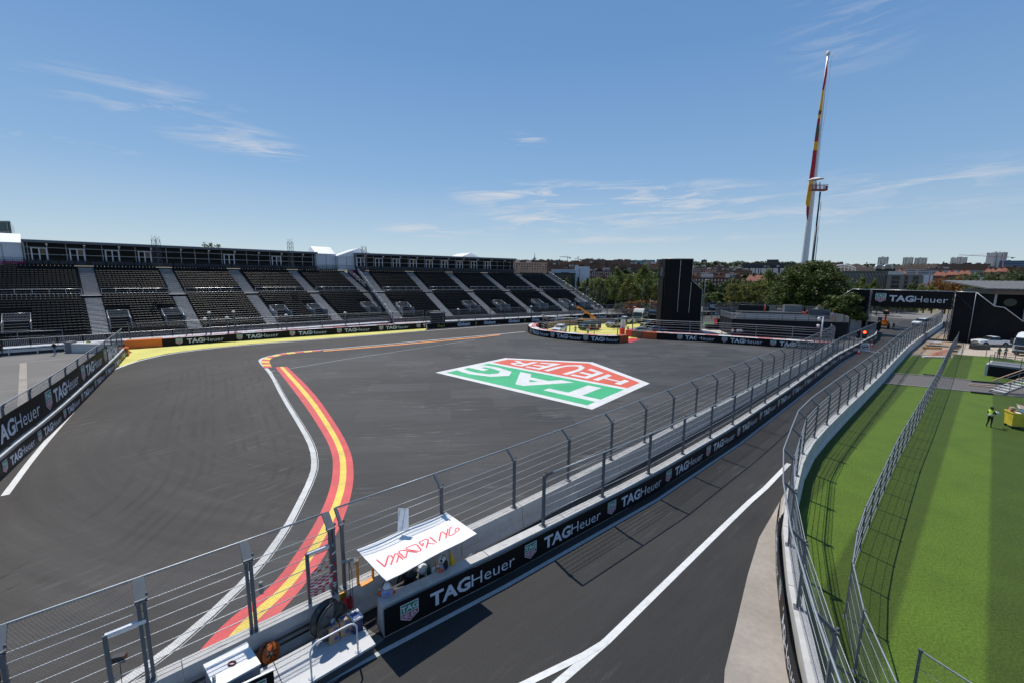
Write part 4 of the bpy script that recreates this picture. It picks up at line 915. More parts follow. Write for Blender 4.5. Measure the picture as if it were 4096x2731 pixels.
t = thing('storage_container', 'pale grey box cabinet between the platform and the footbridge', 'cabinet', (73.2, 91, 0)); mb = MB(); mb.box((73.2, 91, 1.4), (2.0, 1.6, 2.8), rz=-.3); mb.obj('shell', mat('light_grey_panel', (.35, .36, .37), .5, .2, 1), t); mb = MB(); mb.box((73.2, 91, 2.84), (2.1, 1.7, .08), rz=-.3); mb.obj('lid', M_WV, t)
# flagpole with the furled flag
t = thing('flagpole', 'very tall tapering white flagpole rising behind the umbrella pine', 'flagpole', (83.85, 125, 0))
mb = MB(); mb.lathe([(1.0, -1), (.98, 0), (.93, 13), (.62, 40), (.27, 71.0)], (83.85, 125, 0), 20); mb.obj('shaft', M_POLEW, t)
mb = MB(); mb.lathe([(.42, 70.9), (.5, 71.2), (.42, 71.6), (.12, 71.9)], (83.85, 125, 0), 10); mb.obj('cap', M_WV, t)
mb = MB(); zz_ = [71 - i * 1.0 for i in range(60)]; mb.tube([V((84.6 - .012 * (71 - z) + .1 * math.sin(z * .35), 124.4, z)) for z in zz_], .04, 4); mb.obj('halyard', M_WV, t)
fz = [(110, 268, 272, 0), (200, 255, 268, 0), (310, 236, 248, 1), (380, 226, 240, 1), (450, 213, 232, 2), (478, 209, 227, 1), (505, 206, 222, 0), (545, 200, 218, 3), (600, 192, 214, 2), (640, 186, 209, 0), (662, 183, 206, 1), (720, 174, 199, 0), (810, 163, 189, 0), (900, 150, 178, 0), (930, 148, 172, 1), (1040, 130, 158, 1), (1075, 125, 152, 1), (1105, 130, 148, 0), (1150, 128, 143, 0), (1195, 133, 137, 0)]
t = thing('furled_flag', 'red and yellow flag with a crest hanging furled along the tall flagpole', 'flag', aty(3150 + 190 / 1.704, 180 + 600 / 1.704, 124.0))
mb = MB(); rings = []
for i, (y, l, r, m) in enumerate(fz):
    A = aty(3150 + l / 1.704, 180 + y / 1.704, 124.0); B = aty(3150 + (r + 1) / 1.704, 180 + y / 1.704, 124.0); w = (B.x - A.x); n = 14; ring = []
    for k in range(n):
        a = 2 * PI * k / n; fold = 1 + .22 * math.sin(3 * a + i * .8); ring.append(V(((A.x + B.x) / 2 + math.cos(a) * w / 2, 124.0 + math.sin(a) * w * .32 * fold, A.z)))
    rings.append((ring, m))
for (r0, m0), (r1, m1) in zip(rings, rings[1:]):
    n = len(r0); mb.add(r0 + r1, [(k, (k + 1) % n, n + (k + 1) % n, n + k) for k in range(n)], m0, True)
mb.obj('cloth', [mat('flag_red', (.40, .008, .02), .6, .12, 1.2), mat('flag_yellow', (.78, .42, .015), .6, .12, 1.2), mat('flag_crest', (.16, .06, .02), .6, .6, 1.5), mat('flag_crest_green', (.06, .09, .05), .6, .6, 2)], t)
# boom lift beside it
YB = 118.0
t = thing('boom_lift', 'red basket boom lift raised high beside the flagpole', 'boom lift', (81.4, YB, 0))
bf0, bf1 = aty(3240, 766, YB), aty(3304, 757, YB); zf = (bf0.z + bf1.z) / 2; xm = (bf0.x + bf1.x) / 2; M_LIFT = mat('lift_red', (.28, .035, .02), .5, .1, 2)
mb = MB(); mb.box((xm, YB, zf), (4.2, 1.3, .35)); mb.obj('basket_floor', M_LIFT, t)
mb = MB()
for z in (.55, 1.0, 1.35):
    for y in (-.6, .6): mb.bar((xm - 2.05, YB + y, zf + z), (xm + 2.05, YB + y, zf + z), .07)
    for x in (-2.05, 2.05): mb.bar((xm + x, YB - .6, zf + z), (xm + x, YB + .6, zf + z), .07)
for x in (-2.05, -1.0, 0, 1.0, 2.05):
    for y in (-.6, .6): mb.bar((xm + x, YB + y, zf), (xm + x, YB + y, zf + 1.38), .08)
mb.obj('basket_rail', M_LIFT, t)
mb = MB(); mb.box((xm + 1.95, YB - .3, zf + .6), (.35, .5, .8)); mb.obj('control_box', M_DKST, t)
b2 = aty(3247, 1075, YB); b1_ = aty(3281, 768, YB); dd = (b1_ - b2); foot = b2 + dd * (-b2.z / dd.z)
mb = MB(); mb.tube([foot, b2, b2 + dd * .55], [.32, .30, .28], 8); mb.tube([b2 + dd * .5, b1_], [.2, .2], 8); mb.obj('boom', M_DKST, t)
mb = MB(); q = V((.62, -.1, 0)); mb.tube([foot + q, b2 + q, b1_ + q * .75 - dd * .1], .07, 5); 
for i in range(60): p = b2 + q + dd * (i / 62); mb.box(p + V((.06, 0, 0)), (.13, .13, .18)) if i < 26 else None
mb.obj('cable_chain', M_SCAF, t)
mb = MB(); mb.box((foot.x, YB, .9), (3, 6.5, .9)); mb.box((foot.x, YB + 1, 1.8), (2.2, 3.5, 1.0)); mb.obj('chassis', M_LIFT, t)
for x, y in ((-1.4, -2.2), (1.4, -2.2), (-1.4, 2.2), (1.4, 2.2)): mb = MB(); mb.lathe([(.55, -.2), (.6, -.1), (.6, .1), (.55, .2)], (foot.x + x, YB + y, .6), 12, mtx=Matrix.Rotation(PI / 2, 3, 'Y')); mb.obj('wheel', M_BAN, t)
t = thing('sunshade', 'white round parasol fixed over the boom lift basket', 'parasol', (xm - .9, YB, zf))
mb = MB(); pc = V((xm - .85, YB, zf + 3.15)); n = 12; rim = [pc + V((1.9 * math.cos(2 * PI * k / n), 1.9 * math.sin(2 * PI * k / n), -.55 + .1 * (k % 2) + .12 * math.cos(2 * PI * k / n))) for k in range(n)]; mid = [pc + V((1.1 * math.cos(2 * PI * k / n), 1.1 * math.sin(2 * PI * k / n), -.15)) for k in range(n)]
mb.add(rim + mid + [pc + V((0, 0, .1))], [(k, (k + 1) % n, n + (k + 1) % n, n + k) for k in range(n)] + [(n + k, n + (k + 1) % n, 2 * n) for k in range(n)]); mb.obj('canopy', M_TENT, t)
mb = MB(); mb.tube([pc, V((pc.x, pc.y, zf))], .04, 5); mb.obj('stem', M_SCAF, t)
# ---- panel fence on the turf, third fence at the bottom right, yard fence
MF = [(86, 81.5), (79.3, 75.3), (64.8, 62.3), (51.9, 50.4), (44.0, 43.2), (36.75, 36.63), (30.2, 30.7), (24.07, 25.21), (19.91, 21.33), (16.18, 17.83), (14.2, 15.95), (12.41, 14.1), (10.86, 12.25), (9.75, 10.15), (8.9, 8.2), (8.3, 6.3)]
fence('long grey mesh panel fence standing on the turf beside the pit road wall', MF, z0=0, hb=2.0, ht=2.0, out=0, spacing=2.45, net=.06, wire=.0017, cables=4, w=.05, d=.06, rail=.022, cab_r=.007)
e2 = at(2900 + 1940 / 1.967, 1950 + 1536 / 1.967, 2.0); s2 = at(2900 + 1540 / 1.967, 1950 + 1280 / 1.967, 2.0); dv = (e2 - s2).normalized()
fence('short loose mesh fence panel at the bottom right corner of the turf', [s2, s2 + dv * 2.6, s2 + dv * 5.2], z0=0, hb=2.0, ht=2.0, out=0, spacing=2.6, net=.12, wire=.0022, cables=3, w=.05, d=.05, rail=.018, cab_r=.006)
fence('thin site fence between the turf end and the gravel yard', ats([(3800, 1432), (3862, 1424), (3944, 1430), (4060, 1436)]), z0=0, hb=1.9, ht=1.9, out=0, spacing=3.1, net=.18, wire=.003, cables=2, w=.06, d=.06, rail=.02, cab_r=.008)
# ---- raised terrace deck and steps at the right
zoomd = lambda x, y, z=0: at(3896 + x / 7.125, 1400 + y / 7.125, z)
A = zoomd(365, 722); B = zoomd(1000, 805); dx_ = (B - A).normalized(); dy_ = V((-dx_.y, dx_.x, 0)); dy_ = dy_ if dy_.y > 0 else -dy_
def dk(x, y, z): p = A + dx_ * x + dy_ * y; return V((p.x, p.y, z))
t = thing('terrace_deck', 'raised dark fronted terrace deck with wooden topped railings at the right edge', 'terrace', A)
mb = MB(); mb.prism([dk(0, 0, 0), dk(7.5, 0, 0), dk(7.5, 4, 0), dk(0, 4, 0)], 1.22); mb.obj('front_wall', mat('charcoal_panel', (.012, .0125, .014), .7, .15, 1, spec=.2), t)
mb = MB(); mb.prism([dk(-.25, 0.01, 0), dk(-.01, 0.01, 0), dk(-.01, 4, 0), dk(-.25, 4, 0)], 1.4); mb.obj('side_wall', M_BLOCK, t)
mb = MB(); mb.prism([dk(-.02, -.06, 1.23), dk(7.6, -.06, 1.23), dk(7.6, 4.05, 1.23), dk(-.02, 4.05, 1.23)], .2); mb.obj('deck', mat('slate_deck', (.15, .16, .18), .7, .1, 1), t)
M_WOOD = mat('rail_wood', (.30, .13, .07), .5, .2, 3)
for y in (0.02, 3.9):
    mb = MB(); mb.bar(dk(0, y, 2.55), dk(7.5, y, 2.55), .07, .06, 0); mb.obj('handrail', M_WOOD, t)
    mb = MB()
    for z in (1.7, 2.1, 2.35): mb.bar(dk(0, y, z), dk(7.5, y, z), .035)
    for x in (0, 2.5, 5.0, 7.4): mb.bar(dk(x, y, 1.4), dk(x, y, 2.55), .05)
    mb.obj('railing', M_POST, t)
st = zoomd(845, 1285); t = thing('access_stair', 'aluminium access stair with wooden handrails beside the service path', 'stair', st)
for k in range(7):
    mb = MB(); x = st.x + .15 + k * .42; z = .32 + k * .19
    for q in range(5): mb.box((x - .14 + q * .075, st.y + .62, z), (.055, 1.3, .03))
    mb.obj('tread', M_ALU, t)
for y in (0, 1.25):
    mb = MB(); mb.bar((st.x - .1, st.y + y, .1), (st.x + 3.2, st.y + y, 1.55), .05, .14); mb.obj('stringer', M_POST, t)
    mb = MB(); mb.bar((st.x + .05, st.y + y, 1.25), (st.x + 3.2, st.y + y, 2.5), .06); mb.obj('handrail', mat('pale_wood', (.52, .30, .20), .5, .2, 3), t)
    mb = MB(); mb.bar((st.x + .4, st.y + y, 1.1), (st.x + 3.2, st.y + y, 2.2), .035)
    for k in (.5, 1.6, 2.7): mb.bar((st.x + k, st.y + y, .3 + k * .44), (st.x + k, st.y + y, 1.25 + k * .4), .04)
    mb.obj('rail', M_POST, t)
# ---- dark pavilion with an overhanging roof at the right edge
C0 = aty(3952, 1154, 108); t = thing('pavilion', 'dark walled pavilion under a broad overhanging grey roof at the right edge', 'pavilion', (C0.x + 4, 110, 0))
r0 = V((C0.x, 108, C0.z)); r1 = r0 + V((30, -13, 0)); r2 = r1 + V((9, 22, 1.9)); r3 = r0 + V((10, 22, 1.9))
mb = MB(); mb.prism([r0, r1, r2, r3], -.25); ro = mb.obj('roof', mat('seamed_roof', (.17, .17, .17), .6, .15, .5, spec=.3), t)
for k in range(24): p = r0 + (r1 - r0) * (k / 23.5); mb = MB(); mb.bar(p + V((0, 0, .05)), p + (r3 - r0) + V((0, 0, .05)), .12, .1); mb.obj('seam', MATS['seamed_roof'], ro)
f0 = r0 + V((3.0, 1.2, -1.5)); dr = V((30, -13, 0)).normalized(); dn = V((dr.y * -1, dr.x, 0)); lo = -f0.z - .2
mb = MB(); mb.prism([f0, f0 + dr * 29, f0 + dr * 29 + dn * 14, f0 + dn * 14], 1.2); mb.obj('beam', mat('weathered_concrete', (.20, .18, .16), .8, .15, 1), t)
mb = MB(); a = f0 + dr * .7 + dn * .5; mb.prism([V((p.x, p.y, -.2)) for p in (a, a + dr * 27, a + dr * 27 + dn * 12, a + dn * 12)], f0.z + .2 - .01); mb.obj('wall', mat('dark_wall', (.006, .006, .0065), .7, .3, .5, spec=.12), t)
mb = MB(); ctr = a + dr * 2.9 - dn * .04; ctr.z = f0.z - 2.0; n = 20; mb.add([ctr + dr * (1.25 * math.cos(2 * PI * k / n)) + V((0, 0, .95 * math.sin(2 * PI * k / n))) for k in range(n)], [tuple(range(n))]); mb.obj('round_window', mat('green_glass', (.03, .05, .045), .1, .2, 1), t)
for k in (0, 5.8, 11): mb = MB(); p = a + dr * k - dn * .15; mb.bar((p.x, p.y, 0), (p.x, p.y, f0.z), .3); mb.obj('column', M_BLOCK, t)
# ================================================================= trees and city
TRUNK = mat('bark', (.13, .10, .075), .9, .3, 4)
TRUNKP = mat('pale_bark', (.30, .27, .23), .9, .25, 4)
L_PINE = leafmat('pine_needles', (.075, .100, .020), .5, .6, .3)
L_GRN = leafmat('green_leaves', (.090, .125, .028), .5, .5, .42)
L_POP = leafmat('poplar_leaves', (.145, .175, .040), .5, .7, .48)
L_YEL = leafmat('yellowing_leaves', (.18, .18, .045), .5, .6, .48)
L_DRK = leafmat('dark_leaves', (.045, .070, .020), .5, .5, .25)
L_OLV = leafmat('dry_olive_leaves', (.115, .125, .050), .45, .5, .3)
L_ORG = leafmat('autumn_leaves', (.22, .095, .020), .45, .5)
CRM = {}
def crown(kind, m, seed, leaf=.42, n_cl=40, per=46):
    """a cloud of leaf sprays gathered in clumps; unit height 1, unit radius 1"""
    k = (kind, m.name, seed)
    if k in CRM: return CRM[k]
    R = random.Random(seed * 31 + 5); vs = []; fs = []
    for _ in range(n_cl):
        a = R.uniform(0, 2 * PI)
        if kind == 'round': h = R.uniform(.18, .96); env = math.sqrt(max(0, 1 - ((h - .52) / .5) ** 2))
        elif kind == 'tall': h = R.uniform(.12, 1.0); env = (.45 + .75 * math.sin(PI * min(1, (h + .12) * .8))) * (1 - h ** 3.2) + .05
        elif kind == 'spire': h = R.uniform(.08, 1.0); env = (1 - h) ** .7 * .9 + .04
        elif kind == 'pine': h = R.uniform(.30, .97); env = math.sqrt(max(0, 1 - ((h - .42) / .56) ** 2)) if h > .42 else .95
        elif kind == 'bush': h = R.uniform(.1, .9); env = math.sqrt(max(0, 1 - (h * .95) ** 2))
        rr = env * math.sqrt(R.uniform(.25, 1)) * .9
        c = V((math.cos(a) * rr, math.sin(a) * rr, h)); cr = R.uniform(.14, .26) * (.8 if kind == 'pine' else 1) * (1 if kind != 'spire' else .7)
        for __ in range(per):
            d = V((R.gauss(0, 1), R.gauss(0, 1), R.gauss(0, 1))); d = d.normalized() * (R.random() ** .45)
            p = c + V((d.x * cr, d.y * cr, d.z * cr * .62)); 
            if p.z < .03: continue
            vs.append((p, d)); fs.append(R.random())
    CRM[k] = (vs, fs, leaf); return CRM[k]
CME = {}
def crown_mesh(kind, m, seed, h, r, leaf=.42, n_cl=40, per=46):
    k = (kind, m.name, seed, round(h, 1), round(r, 1))
    if k in CME: return CME[k]
    pts, _, _ = crown(kind, m, seed, leaf, n_cl, per); R = random.Random(seed); mb = MB()
    for p, d in pts:
        q = V((p.x * r, p.y * r, p.z * h)); u = V((R.gauss(0, 1), R.gauss(0, 1), R.gauss(0, .6))).normalized(); w = u.cross(d if d.length > .05 else V((0, 0, 1)))
        w = w.normalized() if w.length > .01 else V((0, 0, 1)); s = leaf * R.uniform(.55, 1.15)
        mb.add([q - u * s * .5, q + w * s * .32, q + u * s * .5, q - w * s * .32], [(0, 1, 2, 3)])
    CME[k] = mb.mesh('crown', m); return CME[k]
TRK = {}
def trunk_mesh(h, r, m, seed, br=5):
    k = (round(h, 1), round(r, 2), m.name, seed)
    if k in TRK: return TRK[k]
    R = random.Random(seed); mb = MB(); mb.tube([(0, 0, -.3), (R.uniform(-.1, .1), R.uniform(-.1, .1), h * .4), (R.uniform(-.2, .2), R.uniform(-.2, .2), h * .75), (0, 0, h)], [r * 1.25, r, r * .7, r * .2], 7)
    for i in range(br):
        a = R.uniform(0, 2 * PI); z = h * R.uniform(.3, .7); L = h * R.uniform(.22, .4); mb.tube([(0, 0, z), (math.cos(a) * L * .5, math.sin(a) * L * .5, z + L * .45), (math.cos(a) * L * .8, math.sin(a) * L * .8, z + L)], [r * .5, r * .3, r * .08], 5)
    TRK[k] = mb.mesh('trunk', m); return TRK[k]
def tree(name, label, x, y, z, h, r, kind, m, seed, tm=None, th=None, lift=.12, group=None, leaf=.42, n_cl=40, per=46, cat='tree'):
    leaf = max(leaf, .11 * r + .16); n_cl = int(n_cl * 1.25); per = int(per * 1.3)
    t = thing(name, label, cat, (x, y, z), group)
    put(crown_mesh(kind, m, seed, h * (1 - lift), r, leaf, n_cl, per), 'crown', t, (x, y, z + h * lift), rnd.uniform(0, 6.28))
    put(trunk_mesh(th or h * .75, max(.1, h * .016), tm or TRUNK, seed), 'trunk', t, (x, y, z)); return t
def tree_px(name, label, px, ptop, y, r, kind, m, seed, **k):
    p = aty(px, ptop, y); g_ = hill(p.x, p.y); return tree(name, label, p.x, p.y, g_, max(2.0, p.z - g_), r, kind, m, seed, **k)
# the umbrella pine
p = aty(3250, 1056, 103); t = thing('umbrella_pine', 'big dense dark green umbrella pine in front of the flagpole', 'tree', (p.x, 103, 0))
cm = crown_mesh('pine', L_PINE, 3, 13.4, 9.0, .56, 240, 120); put(cm, 'crown', t, (p.x, 103, 1.6))
put(crown_mesh('bush', L_PINE, 4, 6.2, 4.6, .55, 90, 100), 'crown', t, (70.3, 91.6, 2.4)); put(crown_mesh('bush', L_PINE, 5, 5.5, 3.8, .58, 60, 90), 'crown', t, (p.x - 4.0, 101.5, 3.8))
mb = MB(); mb.tube([(p.x, 103, -.2), (p.x + .3, 103, 3), (p.x, 103, 7)], [.75, .6, .4], 9)
for a in (.4, 1.7, 2.9, 4.2, 5.4): mb.tube([(p.x, 103, 3.6), (p.x + 3 * math.cos(a), 103 + 3 * math.sin(a), 6.5), (p.x + 6 * math.cos(a), 103 + 6 * math.sin(a), 9)], [.35, .22, .08], 6)
mb.obj('trunk', TRUNK, t)
# poplars and street trees beyond the far wall
TR = [('poplar', 'tall pointed yellow green poplar, left of the two tallest behind the far wall', 2469, 1077, 152, 3.6, 'tall', L_POP, 1), ('poplar', 'tall pointed yellow green poplar, nearer the black tower', 2578, 1070, 150, 3.7, 'tall', L_POP, 2),
      ('young_poplar', 'lower airy poplar between the two tall pointed ones', 2520, 1108, 148, 3.6, 'tall', L_YEL, 3), ('young_poplar', 'thin sparse poplar right of the grandstand end with a pale trunk', 2408, 1130, 146, 2.5, 'tall', L_OLV, 4), ('leafy_tree', 'yellowish tree touching the left side of the black tower', 2636, 1136, 146, 4.0, 'round', L_YEL, 5),
      ('poplar', 'tall yellow green poplar in front of the gabled red house', 3075, 1082, 150, 3.4, 'tall', L_POP, 6), ('young_poplar', 'yellowing tree with a bare grey trunk left of the marshal on the platform', 2935, 1138, 140, 3.0, 'round', L_YEL, 7), ('leafy_tree', 'yellow green tree behind the middle of the viewing platform', 2993, 1124, 142, 3.6, 'round', L_YEL, 8),
      ('leafy_tree', 'pale yellow tree against the left side of the umbrella pine', 3050, 1140, 140, 3.6, 'round', L_YEL, 9), ('round_tree', 'low round dark green tree just right of the black tower', 2852, 1170, 138, 4.2, 'round', L_GRN, 10),
      ('cypress', 'narrow dark cypress in front of the white metal hall', 2313, 1116, 180, 2.2, 'spire', L_DRK, 11), ('cypress', 'slim dark cypress at the right corner of the white metal hall', 2349, 1119, 178, 1.8, 'spire', L_DRK, 12), ('leafy_tree', 'small pale tree in front of the dark glass box', 2268, 1121, 170, 2.2, 'tall', L_YEL, 13)]
for nm, lab, px, pt, y, r, kd, m, sd in TR: tree_px(nm, lab, px, pt, y, r, kd, m, sd, tm=TRUNKP, lift=.16 if kd != 'spire' else .03, leaf=.40, n_cl=46, per=44)
belt = [(2340, 1150, 165, 4.5), (2375, 1112, 190, 6), (2420, 1118, 195, 6), (2460, 1105, 205, 6.5), (2505, 1098, 210, 7), (2545, 1098, 215, 6), (2600, 1100, 205, 7), (2640, 1095, 230, 7), (2615, 1076, 260, 6), (2660, 1110, 200, 6), (2385, 1165, 155, 4), (2350, 1185, 150, 3), (2440, 1160, 158, 4), (2555, 1150, 160, 4.5),
        (2815, 1140, 190, 5), (2835, 1126, 175, 4.5), (2870, 1140, 178, 4.5), (2900, 1135, 185, 5), (2925, 1118, 190, 5.5), (2965, 1122, 195, 6), (3010, 1130, 190, 6), (3045, 1125, 195, 6), (3100, 1115, 185, 6.5), (2890, 1185, 160, 4), (2960, 1178, 165, 4), (3110, 1165, 160, 5), (3020, 1178, 158, 4)]
LBL = ['among those left of the black tower', 'between black tower and umbrella pine']
belt.sort()
for i, (px, pt, y, r) in enumerate(belt): tree_px('street_tree', ('bushy green tree, ' if i % 3 else 'dark green tree, ') + ORDS[i if px < 2700 else i - sum(q[0] < 2700 for q in belt)] + ' from the left ' + LBL[px > 2700], px, pt, y, r, 'round', (L_GRN, L_POP, L_DRK)[(i * 7) % 5 % 3] if i % 3 else L_DRK, 20 + i % 6, group='trees behind the far wall', lift=.1, n_cl=44)
rt = [(3452, 1115, 150, 3.0, 'tall', L_POP), (3500, 1125, 150, 2.6, 'tall', L_POP), (3520, 1150, 140, 3, 'round', L_DRK), (3640, 1148, 160, 1.8, 'tall', L_POP), (3655, 1142, 165, 2, 'tall', L_POP), (3710, 1140, 175, 5.0, 'round', L_YEL), (3745, 1126, 180, 6.0, 'round', L_ORG), (3800, 1113, 185, 7.0, 'round', L_ORG), (3850, 1108, 200, 7.5, 'round', L_OLV), (3905, 1100, 205, 8, 'round', L_GRN), (3945, 1090, 215, 9, 'round', L_OLV), (3990, 1096, 220, 8, 'round', L_OLV), (4030, 1110, 210, 8, 'round', L_OLV), (3925, 1140, 180, 5, 'round', L_GRN), (3880, 1150, 175, 4, 'round', L_OLV), (3965, 1150, 180, 5.5, 'round', L_OLV), (4015, 1140, 190, 6, 'round', L_GRN), (4070, 1076, 260, 9, 'round', L_DRK), (4095, 1100, 240, 9, 'round', L_DRK), (3985, 1185, 150, 3.0, 'round', L_YEL), (3975, 1160, 165, 3, 'spire', L_DRK), (4060, 1130, 200, 6, 'round', L_YEL), (3560, 1160, 155, 4, 'round', L_DRK), (3600, 1165, 150, 3.5, 'round', L_GRN)]
for i, (px, pt, y, r, kd, m) in enumerate(rt):
    c = {L_POP: 'yellow green poplar', L_DRK: 'dark green tree', L_YEL: 'yellowing tree', L_ORG: 'rust orange autumn tree', L_OLV: 'dry olive green tree', L_GRN: 'green leafy tree'}[m]
    w = 'behind the left end of the footbridge' if px < 3600 else 'behind the footbridge board' if px < 3700 else 'above the right end of the footbridge' if px < 3870 else 'on the slope above the pavilion roof'
    rk = sum(1 for q in rt if q[0] < px and (q[0] < 3600, q[0] < 3700, q[0] < 3870) == (px < 3600, px < 3700, px < 3870))
    tree_px('broadleaf_tree', c + ', ' + ORDS[rk] + ' from the left ' + w, px, pt, y, r, kd, m, 40 + i % 5, group='trees beyond the footbridge', lift=.1, n_cl=46, leaf=.5)
# shrubs and windscreen behind the far track
for i, (px, w) in enumerate([(2505, 3.2), (2530, 3.4), (2556, 3.0), (2583, 3.2), (2608, 3.4), (2632, 3.6), (2480, 2.2)]):
    p = at(px, 1252 + (i % 2) * 3); tree('shrub', 'rust brown shrub behind the far fence, ' + ORDS[(1, 2, 3, 4, 5, 6, 0)[i]] + ' from the left in the dry bed', p.x, p.y, 0, 3.2 + .6 * (i % 3), w * 1.1, 'bush', L_ORG if i % 3 else L_OLV, 60 + i % 3, group='dry shrubs', lift=.02, th=1.0, leaf=.3, n_cl=26, per=40, cat='shrub')
wp = Path([aty(2335, 1215, 160), aty(2660, 1215, 150)]); t = thing('windscreen_fence', 'dark cloth windscreen along the tree line behind the far track', 'fence', wp.pt(0)); mb = MB(); mb.prism([wp.pt(0), wp.pt(wp.len), wp.pt(wp.len, -.05), wp.pt(0, -.05)], 3.4); mb.obj('cloth', mat('grey_windscreen', (.045, .05, .055), .8, .2, .3), t)
wp2 = Path([aty(2812, 1215, 150), aty(3110, 1215, 142)]); t = thing('windscreen_fence', 'dark cloth windscreen between the black tower and the pine', 'fence', wp2.pt(0)); mb = MB(); mb.prism([wp2.pt(0), wp2.pt(wp2.len), wp2.pt(wp2.len, -.05), wp2.pt(0, -.05)], 3.2); mb.obj('cloth', MATS['grey_windscreen'], t)
for px, y, lab in ((2346, 128, 'right end of the right grandstand'), (2815, 140, 'right foot of the black tower')):
    p = at(px, 1226); t = thing('sloped_sheet', 'red sheeting wedge near the ' + lab, 'sheeting', p); mb = MB(); mb.prism([p, p + V((3.6, .4, 0)), p + V((0.2, 0, 2.9)), p + V((-1.6, 0, 2.9)) if px < 2500 else p + V((-.6, 0, 3))], V((0, .15, 0))); mb.obj('sheet', M_REDV, t)
# ---- buildings
BM = {}
def bmat(c):
    k = tuple(c)
    if k not in BM: BM[k] = mat('facade_%d' % len(BM), c, .8, .08, .25, var2=.06, scale2=.05)
    return BM[k]
M_WIN = mat('far_window', (.022, .025, .03), .12, .3, .3); M_WLIT = mat('white_window_frame', (.55, .55, .55), .5, .1, 1); M_ROOFR = mat('red_tile_roof', (.22, .075, .045), .8, .2, .5); M_ROOFD = mat('dark_roof', (.05, .05, .055), .7, .2, .5); M_ROOFL = mat('pale_roof', (.50, .48, .45), .7, .12, .5)
NB = [0]
def building(name, label, px0, px1, pt, d, col, rows=3, cols=10, depth=14, roof='flat', win=M_WIN, ww=.5, wh=.5, yaw=None, single=False, pb=None, group=None, bumps=3, band=False):
    a, b = aty(px0, pt, d), aty(px1, pt, d); az_ = math.atan2((a.x + b.x) / 2, d); yw = az_ * -1 if yaw is None else yaw
    ux_ = V((math.cos(yw), math.sin(yw), 0)); uy_ = V((-math.sin(yw), math.cos(yw), 0)); w = (b - a).length * math.cos(abs(az_)) if yaw is None else (b - a).length
    w = (px1 - px0) / FPX * d * math.cos(az_) if yaw is None else w
    c = (a + b) / 2; zt = c.z; zg = hill(c.x, c.y) - 1; zb = zg if pb is None else min(zt - 3, aty((px0 + px1) / 2, pb, d).z)
    t = thing(name, label, 'building', (c.x, c.y, zg), group); R = random.Random(NB[0] * 17 + 3); NB[0] += 1
    f = lambda x, y, z: V((c.x, c.y, 0)) + ux_ * x + uy_ * y + V((0, 0, z))
    def bx(mb, x0, x1, y0, y1, z0, z1): mb.prism([f(x0, y0, z0), f(x1, y0, z0), f(x1, y1, z0), f(x0, y1, z0)], z1 - z0)
    mb = MB(); bx(mb, -w / 2, w / 2, 0, depth, zg, zt); mb.obj('wall', bmat(col), t)
    H = zt - zb; rows = max(1, rows)
    if rows and cols:
        all_ = MB()
        for r in range(rows):
            z0 = zt - H * (r + .5 + wh / 2) / rows; z1 = zt - H * (r + .5 - wh / 2) / rows
            if band: m1 = MB(); bx(m1, -w / 2 + .5, w / 2 - .5, -.12, .05, z0, z1); m1.obj('window', win, t); continue
            for q in range(cols):
                if R.random() < .08: continue
                x = -w / 2 + w * (q + .5) / cols; hw = w / cols * ww / 2 * R.choice((1, 1, .7))
                m1 = MB() if single else all_; bx(m1, x - hw, x + hw, -.10, .05, z0, z1)
                if single: m1.obj('window', win, t)
        if not single and not band: all_.obj('windows', win, t, kind='stuff')
    if roof == 'flat':
        mb = MB(); bx(mb, -w / 2 - .25, w / 2 + .25, -.3, depth + .2, zt, zt + .45); mb.obj('parapet', bmat([min(.6, q * 1.25) for q in col]), t)
        for k in range(bumps): x = R.uniform(-w * .42, w * .42); bw = R.uniform(1.5, 4); mb = MB(); bx(mb, x - bw, x + bw, 2, 7, zt + .45, zt + R.uniform(1.6, 3.2)); mb.obj('roof_box', bmat(col) if k % 2 else M_ROOFL, t)
    elif roof == 'gable':
        mb = MB(); r_ = min(4, depth * .3); A_ = [f(-w / 2 - .5, -.5, zt), f(w / 2 + .5, -.5, zt), f(w / 2 + .5, depth + .5, zt), f(-w / 2 - .5, depth + .5, zt), f(-w / 2 + 2, depth / 2, zt + r_), f(w / 2 - 2, depth / 2, zt + r_)]
        mb.add(A_, [(0, 1, 5, 4), (1, 2, 5), (2, 3, 4, 5), (3, 0, 4), (3, 2, 1, 0)]); mb.obj('roof', M_ROOFR, t)
        for k in range(max(1, int(w / 8))): x = -w / 2 + 4 + k * 8; mb = MB(); bx(mb, x - .4, x + .4, depth * .4, depth * .5, zt + 1, zt + r_ + 1.4); mb.obj('chimney', bmat(col), t)
    return t, f, w, zt
BR1, BR2, BR3, BR4, PNK, ORB, BGE = (.105, .058, .042), (.135, .085, .065), (.17, .075, .05), (.085, .042, .035), (.40, .27, .21), (.27, .13, .08), (.34, .27, .20)
z1p = lambda x: 2050 + x / 3.618
z1q = lambda y: 990 + y / 3.618
building('apartment_block', 'pink apartment block with three rows of dark windows beside the right suite', 2010, z1p(495), z1q(228), 330, PNK, 3, 17, single=True, pb=z1q(330))
t, f, w, zt = building('metal_hall', 'pale ribbed metal hall behind the right end of the grandstand', z1p(565), z1p(1115), z1q(320), 235, (.50, .53, .58), 0, 0, depth=25, roof='none')
mb = MB()
for k in range(34): x = -w / 2 + .4 + k * (w - .8) / 33; mb.bar(f(x, -.06, 0), f(x, -.06, zt), .12)
mb.obj('rib', bmat((.44, .47, .52)), t, kind='stuff')
